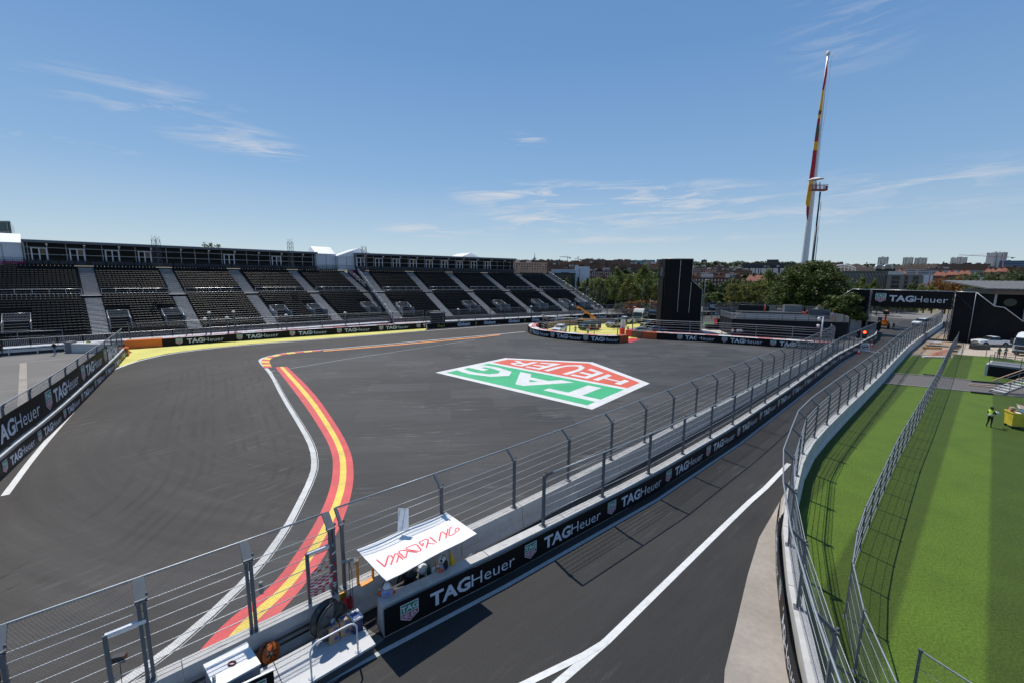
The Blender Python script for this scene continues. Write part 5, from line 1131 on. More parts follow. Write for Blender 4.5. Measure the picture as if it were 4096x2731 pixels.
for a, b, h in ((.63, .72, 2.0), (.74, .99, 1.6)): mb = MB(); mb.prism([f(-w / 2 + w * a, -.5, -10), f(-w / 2 + w * b, -.5, -10), f(-w / 2 + w * b, 8, -10), f(-w / 2 + w * a, 8, -10)], zt + 10 + h); mb.obj('stair_tower', bmat((.56, .59, .64)), t)
mb = MB(); mb.prism([f(-w / 2 + w * .25, -.2, zt - 3.4), f(-w / 2 + w * .46, -.2, zt - 3.4), f(-w / 2 + w * .46, .1, zt - 3.4), f(-w / 2 + w * .25, .1, zt - 3.4)], 1.8); mb.obj('window', M_WIN, t)
building('glass_box', 'low dark green glass box in front of the metal hall', z1p(492), z1p(905), z1q(385), 222, (.018, .032, .030), 3, 9, depth=10, win=mat('green_curtain_glass', (.012, .03, .028), .08, .4, .3), ww=.9, wh=.9, bumps=0)
BL = [(330, 730, 190, 1100, BR2, 2, 24), (720, 1065, 212, 800, BR3, 3, 22), (1000, 1345, 180, 1000, BR2, 4, 22), (1330, 1765, 190, 1000, BR2, 4, 28), (1095, 1275, 235, 600, BR1, 4, 12), (1430, 1772, 278, 500, BR1, 5, 18), (1705, 1895, 250, 620, BR1, 4, 12), (1900, 2010, 245, 460, BGE, 5, 8), (2010, 2145, 248, 455, ORB, 5, 6), (2150, 2240, 312, 380, PNK, 5, 4), (1120, 1440, 350, 370, BR4, 3, 12), (480, 740, 255, 620, BR1, 3, 16), (740, 1080, 285, 520, BR4, 3, 20), (-60, 340, 188, 1400, BR2, 2, 20), (2040, 2200, 240, 900, BR2, 3, 10), (-30, 520, 305, 420, BR3, 2, 24), (1780, 1860, 345, 420, BR1, 3, 6), (1560, 1720, 330, 420, BR4, 3, 9)]
for i, (x0, x1, y, d, c, r, q) in enumerate(BL):
    building('brick_block', {0: 'long ', 1: 'dark ', 2: 'stepped '}[i % 3] + {BR1: 'brown', BR2: 'sandy brown', BR3: 'red brick', BR4: 'dark red', PNK: 'pink', ORB: 'orange brick', BGE: 'beige'}[c] + ' housing block, ' + ORDS[sum(q[0] < x0 for q in BL)] + ' from the left among those left of the black tower', z1p(x0), z1p(x1), z1q(y), d, c, r, q, group='housing blocks left of the black tower', pb=z1q(y + r * 26), win=M_WLIT if c is BR4 else M_WIN, ww=.42, wh=.42, bumps=max(2, int((x1 - x0) / 40)))
for x0, x1, y, c, lab in ((1750, 1872, 190, (.10, .30, .30), 'teal glass office on the skyline, leftmost of the three glass offices'), (1874, 2065, 185, (.14, .22, .28), 'long blue glass office on the skyline, middle of three'), (2085, 2185, 176, (.08, .17, .27), 'blue cube office on the skyline next to the black tower')):
    building('glass_office', lab, z1p(x0), z1p(x1), z1q(y), 1500, c, 6, 12, win=mat('blue_glass', (.10, .2, .27), .15, .2, .1), ww=.85, wh=.7, bumps=1, pb=z1q(y + 45))
z2p = lambda x: 2700 + x / 3.36
z2q = lambda y: 990 + y / 3.36
BL = [(240, 435, 278, 520, BR2, 4, 10), (405, 562, 298, 480, ORB, 4, 7), (520, 702, 258, 720, BR2, 2, 9), (590, 1030, 316, 560, BR2, 3, 22), (725, 930, 275, 820, BGE, 2, 12), (250, 872, 385, 360, ORB, 1, 24), (1610, 1800, 222, 1300, BR2, 2, 10), (1900, 2120, 205, 1300, PNK, 2, 12), (2120, 2260, 208, 1350, BR2, 3, 8), (1640, 2200, 238, 1000, BR3, 2, 24), (250, 420, 262, 900, PNK, 2, 10), (920, 1060, 268, 900, BGE, 2, 8)]
for i, (x0, x1, y, d, c, r, q) in enumerate(BL):
    building('brick_block', {0: 'low ', 1: 'wide ', 2: 'plain '}[i % 3] + {BR1: 'brown', BR2: 'sandy brown', BR3: 'red brick', BR4: 'dark red', PNK: 'pink', ORB: 'orange brick', BGE: 'beige'}[c] + ' housing block, ' + ORDS[sum(q[0] < x0 for q in BL)] + ' from the left among those right of the black tower', z2p(x0), z2p(x1), z2q(y), d, c, r, q, group='housing blocks right of the black tower', pb=z2q(y + r * 24), win=M_WLIT if i in (0, 1) else M_WIN, ww=.45, wh=.42, bumps=max(2, int((x1 - x0) / 40)))
building('terrace_row', 'long dark red terraced row behind the yellow trees, right of the black tower', z2p(262), z2p(955), z2q(418), 300, BR4, 2, 16, win=M_WLIT, ww=.28, single=True, pb=z2q(520))
t, f, w, zt = building('gabled_house', 'dark red gabled house row with white windows next to the tall poplar', z2p(950), z2p(1225), z2q(455), 285, BR4, 1, 6, roof='gable', win=M_WLIT, ww=.4, single=True, pb=z2q(505))
building('gabled_house', 'red roofed house half hidden by the left side of the umbrella pine', z2p(1335), z2p(1500), z2q(440), 300, BR4, 1, 4, roof='gable', win=M_WLIT, ww=.4, single=True, pb=z2q(490))
t, f, w, zt = building('panel_office', 'dark office with many white vertical facade panels below the skyline', z2p(920), z2p(1600), z2q(270), 620, (.025, .028, .032), 0, 0, depth=30, roof='flat')
for k in range(44):
    x = -w / 2 + w * (k + .5) / 44
    if k % 9 == 4: continue
    mb = MB(); mb.prism([f(x - .9, -.3, zt - 17), f(x + .9, -.3, zt - 17), f(x + .9, 0, zt - 17), f(x - .9, 0, zt - 17)], 15.8 if k % 5 else 9); mb.obj('facade_panel', M_WLIT, t)
mb = MB(); mb.prism([f(-w / 2 - 3, 4, zt), f(w / 2, 4, zt), f(w / 2, 24, zt), f(-w / 2 - 3, 24, zt)], 6); mb.prism([f(-w * .05, 3, zt), f(w * .18, 3, zt), f(w * .18, 20, zt), f(-w * .05, 20, zt)], 11); mb.obj('roof_storey', M_ROOFD, t)
building('tower_block', 'single dark block alone on the wooded skyline right of the black tower', z2p(355), z2p(430), z2q(172), 1600, (.10, .08, .09), 4, 5, pb=z2q(215), bumps=1)
z3p = lambda x: 3300 + x / 2.955
z3q = lambda y: 950 + y / 2.955
for i, (x0, x1, y, d) in enumerate([(630, 755, 238, 1500), (925, 1048, 240, 1500), (1062, 1210, 244, 1500), (1488, 1580, 244, 1400), (1570, 1686, 238, 1420), (1915, 2010, 188, 1000), (1985, 2160, 182, 1020)]):
    lab = ['leftmost white tower block on the right skyline', 'white tower block, second from the left on the right skyline', 'white tower block, third from the left on the right skyline', 'lower half of the paired white tower block left of the crane', 'taller half of the paired white tower block left of the crane', 'narrow part of the big white tower behind the crane', 'broad big white tower behind the crane mast'][i]
    t, f, w, zt = building('tower_block', lab, z3p(x0), z3p(x1), z3q(y), d, (.60, .57, .52), 12, 5, pb=z3q(y + (95 if i < 5 else 175)), ww=.5, wh=.45, bumps=2, depth=16)
    for k in range(3):
        x = -w / 2 + w * (k + .6) / 3.3; mb = MB(); mb.prism([f(x - 2, -1.2, zt - 60), f(x + 1.6, -1.2, zt - 60), f(x + 1.6, 0, zt - 60), f(x - 2, 0, zt - 60)], 58 + k * 1.5); mb.obj('bay', bmat((.66, .63, .58)), t)
BL = [(1340, 1945, 318, 900, BR2, 2, 40), (830, 1345, 335, 950, PNK, 2, 26), (370, 702, 355, 900, PNK, 2, 18), (560, 830, 340, 1100, BGE, 2, 14), (60, 420, 325, 1200, PNK, 2, 16), (1870, 2360, 362, 700, BR3, 2, 20), (1200, 1500, 372, 650, BR3, 2, 14)]
for i, (x0, x1, y, d, c, r, q) in enumerate(BL): building('brick_block', ['long', 'stepped', 'broad'][i % 3] + {BR2: ' sandy brown', BR3: ' red brick', PNK: ' pink', BGE: ' beige'}[c] + ' housing block, ' + ORDS[sum(q[0] < x0 for q in BL)] + ' from the left below the white towers', z3p(x0), z3p(x1), z3q(y), d, c, r, q, group='housing blocks below the white towers', pb=z3q(y + 45), ww=.4, wh=.4, bumps=max(2, int((x1 - x0) / 35)))
for i, (x0, x1, y, d) in enumerate([(835, 955, 420, 420), (1280, 1430, 440, 400), (1420, 1580, 432, 420), (1570, 1725, 425, 440), (1880, 2020, 400, 460), (2010, 2175, 392, 480)]):
    building('red_roofed_house', ['house with a red tiled roof beside the black plant room', 'red roofed house, left of three in the long roof row', 'red roofed house, middle of three in the long roof row', 'red roofed house, right of three in the long roof row', 'red tiled house right of the banded modern blocks', 'red tiled house at the foot of the big white tower'][i], z3p(x0), z3p(x1), z3q(y + 14), d, BR3, 1, 6, roof='gable', group='red roofed houses', pb=z3q(y + 50), ww=.4)
for i, (x0, x1) in enumerate([(960, 1085), (1100, 1245), (1258, 1420), (1430, 1560), (1570, 1700), (1710, 1880)]): building('modern_block', 'modern block of white and black bands, ' + ORDS[i] + ' from the left below the brick housing', z3p(x0), z3p(x1), z3q(385 + i * 2), 520 + i * 5, (.62, .64, .68), 3, 1, band=True, group='banded modern blocks', pb=z3q(385 + 60), win=M_ROOFD, wh=.55, roof='none')
building('blue_office', 'blue banded office at the right edge under the big crane', z3p(2065), 4140, z3q(278), 980, (.10, .17, .30), 3, 1, band=True, win=mat('blue_band_glass', (.03, .06, .12), .2, .2, .2), pb=z3q(350), bumps=2)
t, f, w, zt = building('concrete_office', 'grey concrete building with dark window bands behind the footbridge board', z3p(738), z3p(1140), z3q(455), 225, (.12, .12, .115), 3, 1, band=True, pb=z3q(610), win=M_WIN, wh=.58, roof='flat', bumps=1)
for q in (-.5, -.12, .12, .42): mb = MB(); mb.prism([f(w * q, -.4, -12), f(w * q + 1.8, -.4, -12), f(w * q + 1.8, 0, -12), f(w * q, 0, -12)], zt + 12); mb.obj('pier', bmat((.17, .17, .16)), t)
t, f, w, zt = building('finned_hall', 'grey green hall with slanted white roof fins right of the umbrella pine', z3p(205), z3p(742), z3q(408), 240, (.10, .11, .10), 0, 0, depth=25, roof='flat', bumps=0)
for k in range(26): x = -w / 2 + 1 + k * (w - 2) / 25; mb = MB(); mb.bar(f(x, -.2, zt - 1), f(x, -.2, zt - 9), .18); mb.bar(f(x, -.2, zt - .5), f(x + 1.1, -.5, zt - 3), .22) if k % 2 else None; mb.obj('fin', bmat((.24, .255, .245)), t)
building('plant_room', 'black plant room box with silver ducts on the grey hall', z3p(606), z3p(830), z3q(372), 250, (.02, .021, .024), 0, 0, bumps=0, roof='none')
for k, x in enumerate((640, 735)):
    p = aty(z3p(x), z3q(380), 246); t = thing('roof_duct', ['silver curved duct on the left of the black plant room', 'silver curved duct on the right of the black plant room'][k], 'duct', (p.x, p.y, p.z - 5)); mb = MB(); mb.tube([p + V((2.6 * math.cos(a), 0, 2.6 * math.sin(a))) for a in [PI * i / 8 for i in range(9)]], .55, 8); mb.obj('duct', M_RAILS, t)
p0, p1 = aty(z3p(62), z3q(362), 640), aty(z3p(362), z3q(365), 640); pm = aty(z3p(212), z3q(328), 640)
t = thing('roof_arch', 'white arched roof girder over the hall right of the pine', 'arch', p0)
mb = MB(); A_ = [p0 + (p1 - p0) * s + V((0, 0, (pm.z - p0.z) * 4 * s * (1 - s))) for s in [i / 14 for i in range(15)]]; mb.tube(A_, .9, 6); mb.tube([q * 1 + V((0, 0, -3.2)) for q in A_], .5, 6)
for q in A_[::2]: mb.bar(q, q + V((0, 0, -9)), .5)
mb.obj('girder', M_WV, t)
# television tower and cranes
p = aty(z1p(318), z1q(195), 3000); q = aty(z1p(318), z1q(80), 3000); t = thing('television_tower', 'distant television tower with a bulb on the skyline', 'tower', (p.x, p.y, p.z)); H = q.z - p.z
mb = MB(); mb.lathe([(4, -60), (3.5, 0), (3.5, H * .08), (9, H * .16), (13, H * .22), (13, H * .27), (6, H * .34), (5, H * .45), (2.5, H * .5), (1.5, H * .8), (.5, H)], (p.x, p.y, p.z), 12); mb.obj('shaft', bmat((.30, .32, .36)), t)
def crane(label, px, py0, py1, pj0, pj1, pjy, d, m):
    a, b = aty(px, py0, d), aty(px, py1, d); c, e = aty(pj0, pjy[0], d), aty(pj1, pjy[1], d); t = thing('tower_crane', label, 'crane', a); k = d / 1400
    mb = MB(); mb.bar(a - V((0, 0, 25)), b, 1.6 * k); mb.obj('mast', m, t); mb = MB(); mb.bar(c, e, 1.3 * k); mb.obj('jib', m, t)
    mb = MB(); mb.bar(b, c + (e - c) * .15, .5 * k); mb.bar(b, c + (e - c) * .88, .5 * k); mb.obj('tie', m, t); mb = MB(); mb.box(c + (e - c) * .95 + V((0, 0, -1.5 * k)), (4 * k, 3 * k, 4 * k)); mb.obj('counterweight', M_ROOFD, t)
M_CRN = mat('crane_grey', (.25, .26, .28), .5, .1, .1); crane('pale tower crane on the skyline right of the television tower', z1p(800), z1q(195), z1q(128), z1p(682), z1p(842), (z1q(136), z1q(149)), 1600, M_CRN)
crane('smaller tower crane with a short jib, next one to the right', z1p(950), z1q(208), z1q(135), z1p(896), z1p(990), (z1q(166), z1q(178)), 1500, M_CRN)
crane('large red and white tower crane in front of the big white tower', z3p(2118), z3q(300), z3q(185), z3p(1580), z3p(2250), (z3q(209), z3q(240)), 850, mat('crane_red', (.45, .20, .16), .5, .1, .1))
# wooded skyline
def wood(name, l, m, d0, leafs=5.0):
    mb = MB(); R = random.Random(int(d0))
    for px, py, w, h in l:
        p = aty(px, py, d0 * R.uniform(.95, 1.05)); s = p.y / FPX
        for _ in range(90):
            d = V((R.gauss(0, 1), R.gauss(0, 1), R.gauss(0, 1))).normalized() * R.random() ** .4; q = p + V((d.x * w * s, d.y * w * s, (-abs(h) / 2 + d.z * h / 2) * s)); u = V((R.gauss(0, 1), R.gauss(0, 1), R.gauss(0, 1))).normalized(); v = u.orthogonal().normalized(); k = leafs * R.uniform(.5, 1.2)
            mb.add([q - u * k, q + v * k * .7, q + u * k, q - v * k * .7], [(0, 1, 2, 3)])
    return tag(mb.obj(name, m), kind='stuff')
l = [(2700 + x / 3.36, 990 + (198 + 10 * math.sin(x * .02) + rnd.uniform(-8, 10)) / 3.36, rnd.uniform(8, 15), rnd.uniform(16, 26)) for x in range(240, 1620, 22)]
wood('far_woodland', l, L_DRK, 1500, 4)
l = [(3300 + x / 2.955, 950 + (325 - x * .008 + rnd.uniform(-8, 14)) / 2.955, rnd.uniform(7, 14), rnd.uniform(12, 22)) for x in range(10, 1340, 40)]
wood('far_woodland', l, L_DRK, 1250, 4)
l = [(2050 + x / 3.618, 990 + (340 + rnd.uniform(-20, 40)) / 3.618, rnd.uniform(6, 12), rnd.uniform(14, 22)) for x in range(1100, 2240, 30)] + [(2700 + x / 3.36, 990 + (370 + rnd.uniform(-30, 50)) / 3.36, rnd.uniform(5, 10), rnd.uniform(10, 20)) for x in range(260, 1600, 45)]
wood('town_greenery', l, L_DRK, 430, 2)
for px, py, d, lab in ((3078, 1048, 1200, 'dark conifer alone on the skyline left of the flagpole'), (3468, 1050, 1200, 'dark conifer on the skyline right of the pine'), (3776, 1048, 1100, 'small pointed conifer on the skyline between white towers')):
    tree_px('skyline_conifer', lab, px, py, d, 9, 'spire', L_DRK, 71, leaf=2.2, n_cl=30, per=30)
tree_px('roof_tree', 'green tree top just showing over the left suite roof', 839, 975, 132, 4.5, 'round', L_GRN, 72)
# corner of a teal glass tower at the far left
p = aty(40, 885, 150); t = thing('glass_tower', 'corner of a teal glass tower above the white marquee at the far left', 'building', (p.x - 10, 150, 0)); mb = MB(); mb.prism([(p.x - 26, 150, 0), (p.x, 150, 0), (p.x * 170 / 150 + 1.2, 170, 0), (p.x - 30, 170, 0)], p.z); mb.obj('wall', mat('teal_glass', (.02, .07, .075), .1, .15, .2), t)
for k in range(6): mb = MB(); mb.bar((p.x - 1 - k * 3.4, 149.95, 0), (p.x - 1 - k * 3.4, 149.95, p.z), .25); mb.obj('mullion', M_FRAME, t)
for k in range(4): mb = MB(); mb.bar((p.x - 26, 149.9, p.z - .3 - k * 3.3), (p.x, 149.9, p.z - .3 - k * 3.3), .25); mb.obj('transom', M_FRAME, t)
# ================================================================= people
SKIN = mat('skin', (.42, .24, .16), .55, .06, 5); SKIND = mat('tanned_skin', (.20, .11, .07), .55, .06, 5); HAIR = mat('dark_hair', (.015, .012, .010), .5, .2, 10)
CL = {n: mat('cloth_' + n, c, .8, .14, 8) for n, c in dict(orange=(.70, .12, .02), black=(.014, .014, .016), white=(.72, .72, .70), red=(.50, .02, .03), blue_vest=(.26, .36, .60), lime=(.52, .72, .06), jeans=(.20, .24, .30), navy=(.03, .04, .09), green=(.10, .26, .10), grey=(.22, .22, .23), lilac=(.42, .34, .55), pale_vest=(.62, .66, .72)).items()}
SHOE = mat('shoe_black', (.02, .02, .02), .5, .1, 5)
def skel(pose):
    """joints (name: position, radius) of a 1.75 m figure facing +y, and the bones"""
    J = dict(pel=((0, 0, .94), .135), waist=((0, 0, 1.08), .125), chest=((0, .005, 1.28), .155), neck=((0, .0, 1.475), .058), head=((0, .025, 1.60), .098), top=((0, .015, 1.695), .075), nose=((0, .125, 1.60), .018),
             shL=((-.185, 0, 1.40), .068), shR=((.185, 0, 1.40), .068), elL=((-.235, -.01, 1.13), .046), elR=((.235, -.01, 1.13), .046), wrL=((-.24, .06, .90), .032), wrR=((.24, .06, .90), .032), haL=((-.24, .08, .82), .034), haR=((.24, .08, .82), .034),
             hiL=((-.095, 0, .88), .098), hiR=((.095, 0, .88), .098), knL=((-.105, .015, .50), .062), knR=((.105, .015, .50), .062), anL=((-.11, -.01, .10), .044), anR=((.11, -.01, .10), .044), toL=((-.12, .15, .045), .042), toR=((.12, .15, .045), .042))
    P = {k: V(v[0]) for k, v in J.items()}; Rd = {k: v[1] for k, v in J.items()}
    def mv(k, x, y, z): P[k] = V((x, y, z))
    if pose == 'hold':                                  # both hands in front
        mv('elL', -.25, .06, 1.15); mv('elR', .25, .06, 1.15); mv('wrL', -.13, .30, 1.12); mv('wrR', .13, .30, 1.12); mv('haL', -.08, .38, 1.13); mv('haR', .08, .38, 1.13)
        mv('knL', -.12, .05, .50); mv('anL', -.13, -.10, .11); mv('toL', -.14, .06, .05)
    if pose == 'walk':
        mv('knL', -.10, .20, .53); mv('anL', -.10, .32, .13); mv('toL', -.11, .47, .10); mv('knR', .10, -.05, .50); mv('anR', .10, -.33, .16); mv('toR', .11, -.22, .05)
        mv('elL', -.24, -.12, 1.14); mv('wrL', -.22, -.10, .90); mv('haL', -.22, -.08, .82); mv('elR', .24, .08, 1.14); mv('wrR', .20, .26, .98); mv('haR', .19, .33, .95)
        for k in ('chest', 'neck', 'head', 'top', 'nose', 'shL', 'shR'): P[k] += V((0, .05, 0))
    if pose == 'akimbo':
        mv('elL', -.42, -.03, 1.15); mv('elR', .42, -.03, 1.15); mv('wrL', -.22, .06, .98); mv('wrR', .22, .06, .98); mv('haL', -.16, .09, .96); mv('haR', .16, .09, .96)
    if pose == 'folded':
        mv('elL', -.25, .05, 1.14); mv('elR', .25, .05, 1.14); mv('wrL', -.02, .20, 1.18); mv('wrR', .02, .22, 1.16); mv('haL', .07, .19, 1.20); mv('haR', -.07, .21, 1.17)
    if pose == 'reach':
        mv('elL', -.30, .20, 1.22); mv('wrL', -.26, .44, 1.14); mv('haL', -.25, .52, 1.13); mv('elR', .30, .14, 1.18); mv('wrR', .30, .36, 1.06); mv('haR', .30, .44, 1.04)
        for k in ('chest', 'neck', 'head', 'top', 'nose', 'shL', 'shR'): P[k] += V((0, .07, -.01))
    B = [('pel', 'waist'), ('waist', 'chest'), ('chest', 'neck'), ('neck', 'head'), ('head', 'top'), ('head', 'nose'), ('chest', 'shL'), ('chest', 'shR'), ('pel', 'hiL'), ('pel', 'hiR')]
    for s in 'LR': B += [('sh' + s, 'el' + s), ('el' + s, 'wr' + s), ('wr' + s, 'ha' + s), ('hi' + s, 'kn' + s), ('kn' + s, 'an' + s), ('an' + s, 'to' + s)]
    return P, Rd, B
def fingers(P, s):
    """five finger chains that leave the palm; returns lists of points"""
    w, h = P['wr' + s], P['ha' + s]; d = (h - w).normalized(); lat = d.cross(V((0, 0, 1))); lat = lat.normalized() if lat.length > .2 else V((0, 1, 0)); cu = d.cross(lat)
    if cu.z > 0: cu = -cu
    out_ = []
    for i, (o, L) in enumerate(((-.030, .060), (-.011, .072), (.010, .068), (.030, .052))):
        a = h + lat * o + d * .028; out_.append([a, a + d * L * .55 + cu * .008, a + d * L + cu * .028])
    sg = 1 if s == 'L' else -1; a = h + lat * .034 * sg - d * .005; out_.append([a, a + lat * .022 * sg + d * .022, a + lat * .03 * sg + d * .05 + cu * .01]); return out_
BODY = {}
def body_mesh(pose, fit):
    k = (pose, tuple(sorted(fit.items(), key=str)))
    if k in BODY: return BODY[k]
    P, Rd, B = skel(pose); names = list(P); me = bpy.data.meshes.new('b'); vs = [P[n] for n in names]; rs = [Rd[n] for n in names]; es = [(names.index(a), names.index(b)) for a, b in B]
    for s in 'LR':
        for ch in fingers(P, s):
            pr = names.index('ha' + s)
            for i, q in enumerate(ch): vs.append(q); rs.append((.0105, .0095, .0075)[i]); es.append((pr, len(vs) - 1)); pr = len(vs) - 1
    me.from_pydata(vs, es, []); o = bpy.data.objects.new('b', me); COL.objects.link(o); m = o.modifiers.new('s', 'SKIN'); m.use_smooth_shade = True
    for v, r in zip(me.skin_vertices[0].data, rs): v.radius = (r, r)
    me.skin_vertices[0].data[0].use_root = True
    ss = o.modifiers.new('u', 'SUBSURF'); ss.levels = 1; ss.render_levels = 1
    dg = bpy.context.evaluated_depsgraph_get(); dg.update(); out_ = bpy.data.meshes.new_from_object(o.evaluated_get(dg)); bpy.data.objects.remove(o); bpy.data.meshes.remove(me); out_.name = 'body'
    for v in out_.vertices:                                # flatten the trunk front to back
        z = v.co.z
        if .84 < z < 1.44 and abs(v.co.x) < .2: v.co.y *= .80
    out_.materials.clear(); mats_ = [fit['skin'], fit['top'], fit['sleeve'], fit['leg'], SHOE, fit['fore']]
    for q in mats_: out_.materials.append(q)
    zone = {('pel', 'waist'): 1, ('waist', 'chest'): 1, ('chest', 'neck'): 1, ('neck', 'head'): 0, ('head', 'top'): 0, ('head', 'nose'): 0, ('chest', 'shL'): 1, ('chest', 'shR'): 1, ('pel', 'hiL'): 3, ('pel', 'hiR'): 3}
    segs = [(P[a], P[b], zone.get((a, b), 2 if a[:2] == 'sh' else 5 if a[:2] == 'el' else 0 if a[:2] == 'wr' else 3 if a[:2] in ('hi', 'kn') else 4)) for a, b in B]
    mi = []
    for p in out_.polygons:
        c = V(p.center); best = None
        for a, b, z in segs:
            ab = b - a; t = max(0, min(1, (c - a).dot(ab) / ab.length_squared)); d = (c - a - ab * t).length
            if best is None or d < best[0]: best = (d, z)
        z = best[1]
        if z in (1, 2) and c.z > 1.475: z = 0
        if z == 1 and c.z < .97: z = 3
        mi.append(z)
    out_.polygons.foreach_set('material_index', mi); out_.polygons.foreach_set('use_smooth', [True] * len(mi)); out_.update(); BODY[k] = out_; return out_
def fit(top, leg, sleeve=None, fore=None, skin=None): return dict(top=CL[top], leg=CL[leg], sleeve=CL[sleeve or top], fore=(SKIN if fore == 'bare' else CL[fore or sleeve or top]), skin=skin or SKIN)
HM = {}
def hairmesh(kind):
    if kind in HM: return HM[kind]
    mb = MB(); c = V((0, .012, 1.635))
    if kind == 'helmet':
        mb.lathe([(.135, -.045), (.142, -.02), (.132, .05), (.095, .11), (.03, .135)], c, 14); mb.lathe([(.155, -.05), (.16, -.04), (.14, -.03)], c + V((0, .02, 0)), 14); m = M_WV
    elif kind == 'cap': mb.lathe([(.112, -.01), (.112, .03), (.09, .08), (.02, .105)], c, 12); mb.box((0, .15, 1.632), (.14, .12, .015)); m = CL['orange']
    elif kind == 'hat': mb.lathe([(.15, -.01), (.155, .0), (.112, .01), (.105, .06), (.02, .10)], c, 12); m = mat('straw', (.35, .27, .17), .8, .1, 5)
    elif kind == 'ponytail': mb.lathe([(.104, -.05), (.113, 0), (.105, .05), (.06, .09), (.01, .10)], c + V((0, -.015, 0)), 12); mb.tube([c + V((0, -.10, .06)), c + V((0, -.17, .05)), c + V((0, -.18, -.01))], [.05, .062, .04], 8); m = HAIR
    elif kind == 'longhair': mb.lathe([(.135, -.045), (.142, -.02), (.132, .05), (.095, .11), (.03, .135)], c, 14); m = M_WV
    else: mb.lathe([(.102, -.04), (.110, 0), (.100, .05), (.06, .085), (.01, .095)], c + V((0, -.015, 0)), 12); m = HAIR
    HM[kind] = (mb.mesh('helmet' if kind in ('helmet', 'longhair') else 'cap' if kind == 'cap' else 'hat' if kind == 'hat' else 'hair', m)); return HM[kind]
def person(label, p, face, pose, f, hair='short', h=1.75, group=None):
    """face: compass heading in degrees the figure looks to (0 = away from the camera, 90 = to the right)"""
    t = thing('person', label, 'person', p, group, rz=-math.radians(face)); t.scale = (h / 1.75,) * 3
    for me, n in ((body_mesh(pose, f), 'body'), (hairmesh(hair), hairmesh(hair).name.split('.')[0])):
        o = bpy.data.objects.new(n, me); COL.objects.link(o); o.parent = t; ORG[o.name] = V((0, 0, 0))
    return t
def worn(t, mb, name, m): o = mb.obj(name, m, None); o.parent = t; return o
# the two marshals at the post
def marshal(label, p, face, pose, hair='helmet'):
    t = person(label, p, face, pose, fit('blue_vest', 'orange', 'orange'), hair, 1.52)
    if pose == 'reach': dy = .07
    else: dy = .0
    mb = MB()
    for s in (-1, 1): mb.lathe([(.045, -.02), (.055, 0), (.045, .02)], (s * .13, .0 + dy, 1.66), 10, mtx=Matrix.Rotation(PI / 2, 3, 'Y'))
    mb.tube([(-.14, dy, 1.68), (-.09, dy - .01, 1.78), (.0, dy - .02, 1.80), (.09, dy - .01, 1.78), (.14, dy, 1.68)], .014, 5); worn(t, mb, 'ear_defenders', M_PANEL)
    mb = MB(); y = -.128 + dy * .7; mb.add([(-.12, y, 1.20), (.12, y, 1.20), (.12, y, 1.37), (-.12, y, 1.37)], [(0, 1, 2, 3)]); q = worn(t, mb, 'vest_panel', CL['lilac'])
    mb = MB()
    for txt, z, hh in (('SERV MAD', 1.325, .03), ('EVENT LIGHT', 1.275, .026), ('PANEL MARSHAL', 1.225, .026)):
        tx = text2d(txt, .01); w = tx[2] * hh; lay(mb, tx, lambda x, yy: (-w / 2 + x * hh, y - .004, z + yy * hh))
    o = mb.obj('vest_lettering', CL['navy']); o.parent = t
    mb = MB(); tx = text2d('COURSE', .03); hh = .05; w = tx[2] * hh; lay(mb, tx, lambda x, yy: (-w / 2 + x * hh, y - .008, 1.10 + yy * hh)); o = mb.obj('vest_lettering', M_WV); o.parent = t
    return t
pm = at(1548, 2345, 1.40)
marshal('marshal in orange overalls and blue vest at the end of the bannered pit wall', (pm.x, pm.y, 0), -20, 'reach')
pm2 = at(1771, 2236, 1.42)
mt2 = marshal('marshal with long dark hair and white helmet under the canopy by the yellow flag', (pm2.x, pm2.y, 0), -75, 'hold')
mb = MB(); mb.tube([(0, -.07, 1.62), (0, -.135, 1.5), (0, -.15, 1.36), (0, -.14, 1.22)], [.09, .10, .085, .03], 9); worn(mt2, mb, 'long_hair', HAIR)
# people elsewhere
wk = person('worker in a yellow vest walking across the turf with a white bundle', at(3955, 1707), 78, 'hold', fit('lime', 'black', 'black', 'bare', SKIND), 'ponytail', 1.68)
mb = MB(); R_ = random.Random(3)
for i in range(14): mb.add([(R_.uniform(-.16, .16), .40 + R_.uniform(-.02, .26), 1.02 + R_.uniform(-.12, .20)) for _ in range(4)], [(0, 1, 2, 3)])
for i in range(5): mb.lathe([(.02, -.08), (.11, -.04), (.12, .04), (.03, .10)], (R_.uniform(-.08, .08), .46 + R_.uniform(-.03, .12), 1.12 + R_.uniform(-.06, .06)), 7, sm=False)
b_ = tag(mb.obj('cloth_bundle', M_WV), 'crumpled white cloth bundle carried by the worker on the turf', 'bundle'); b_.location = wk.location; b_.rotation_euler = wk.rotation_euler
mb = MB()
for z in (1.03, 1.13): mb.tube([(.155 * math.cos(a), .13 * math.sin(a) * 1.0, z) for a in [2 * PI * i / 12 for i in range(12)]], .022, 4, closed=True)
worn(wk, mb, 'reflective_band', mat('reflective_band', (.55, .57, .60), .4, .05))
person('man in a black shirt and grey jeans walking left of the barrier with white papers', at(222, 1419), 165, 'walk', fit('black', 'jeans', 'black', 'bare'), 'hat')
person('figure in black walking at the far left edge of the lot', at(6, 1425), 120, 'walk', fit('black', 'black'), 'short')
person('steward in a lime vest by the grey block left of the orange cushion', at(359, 1405), 160, 'folded', fit('lime', 'navy', 'navy'), 'short')
person('official in red trousers and grey top, left of two by the black van', at(2358, 1326), 175, 'folded', fit('grey', 'red', 'grey'), 'short')
person('official in red trousers and grey top, right of two by the black van', at(2387, 1326), 185, 'akimbo', fit('pale_vest', 'red', 'red'), 'short')
person('marshal in a green vest standing alone on the lemon paint behind the island barrier', at(2301, 1338), 180, 'hold', fit('green', 'black', 'lime'), 'cap')
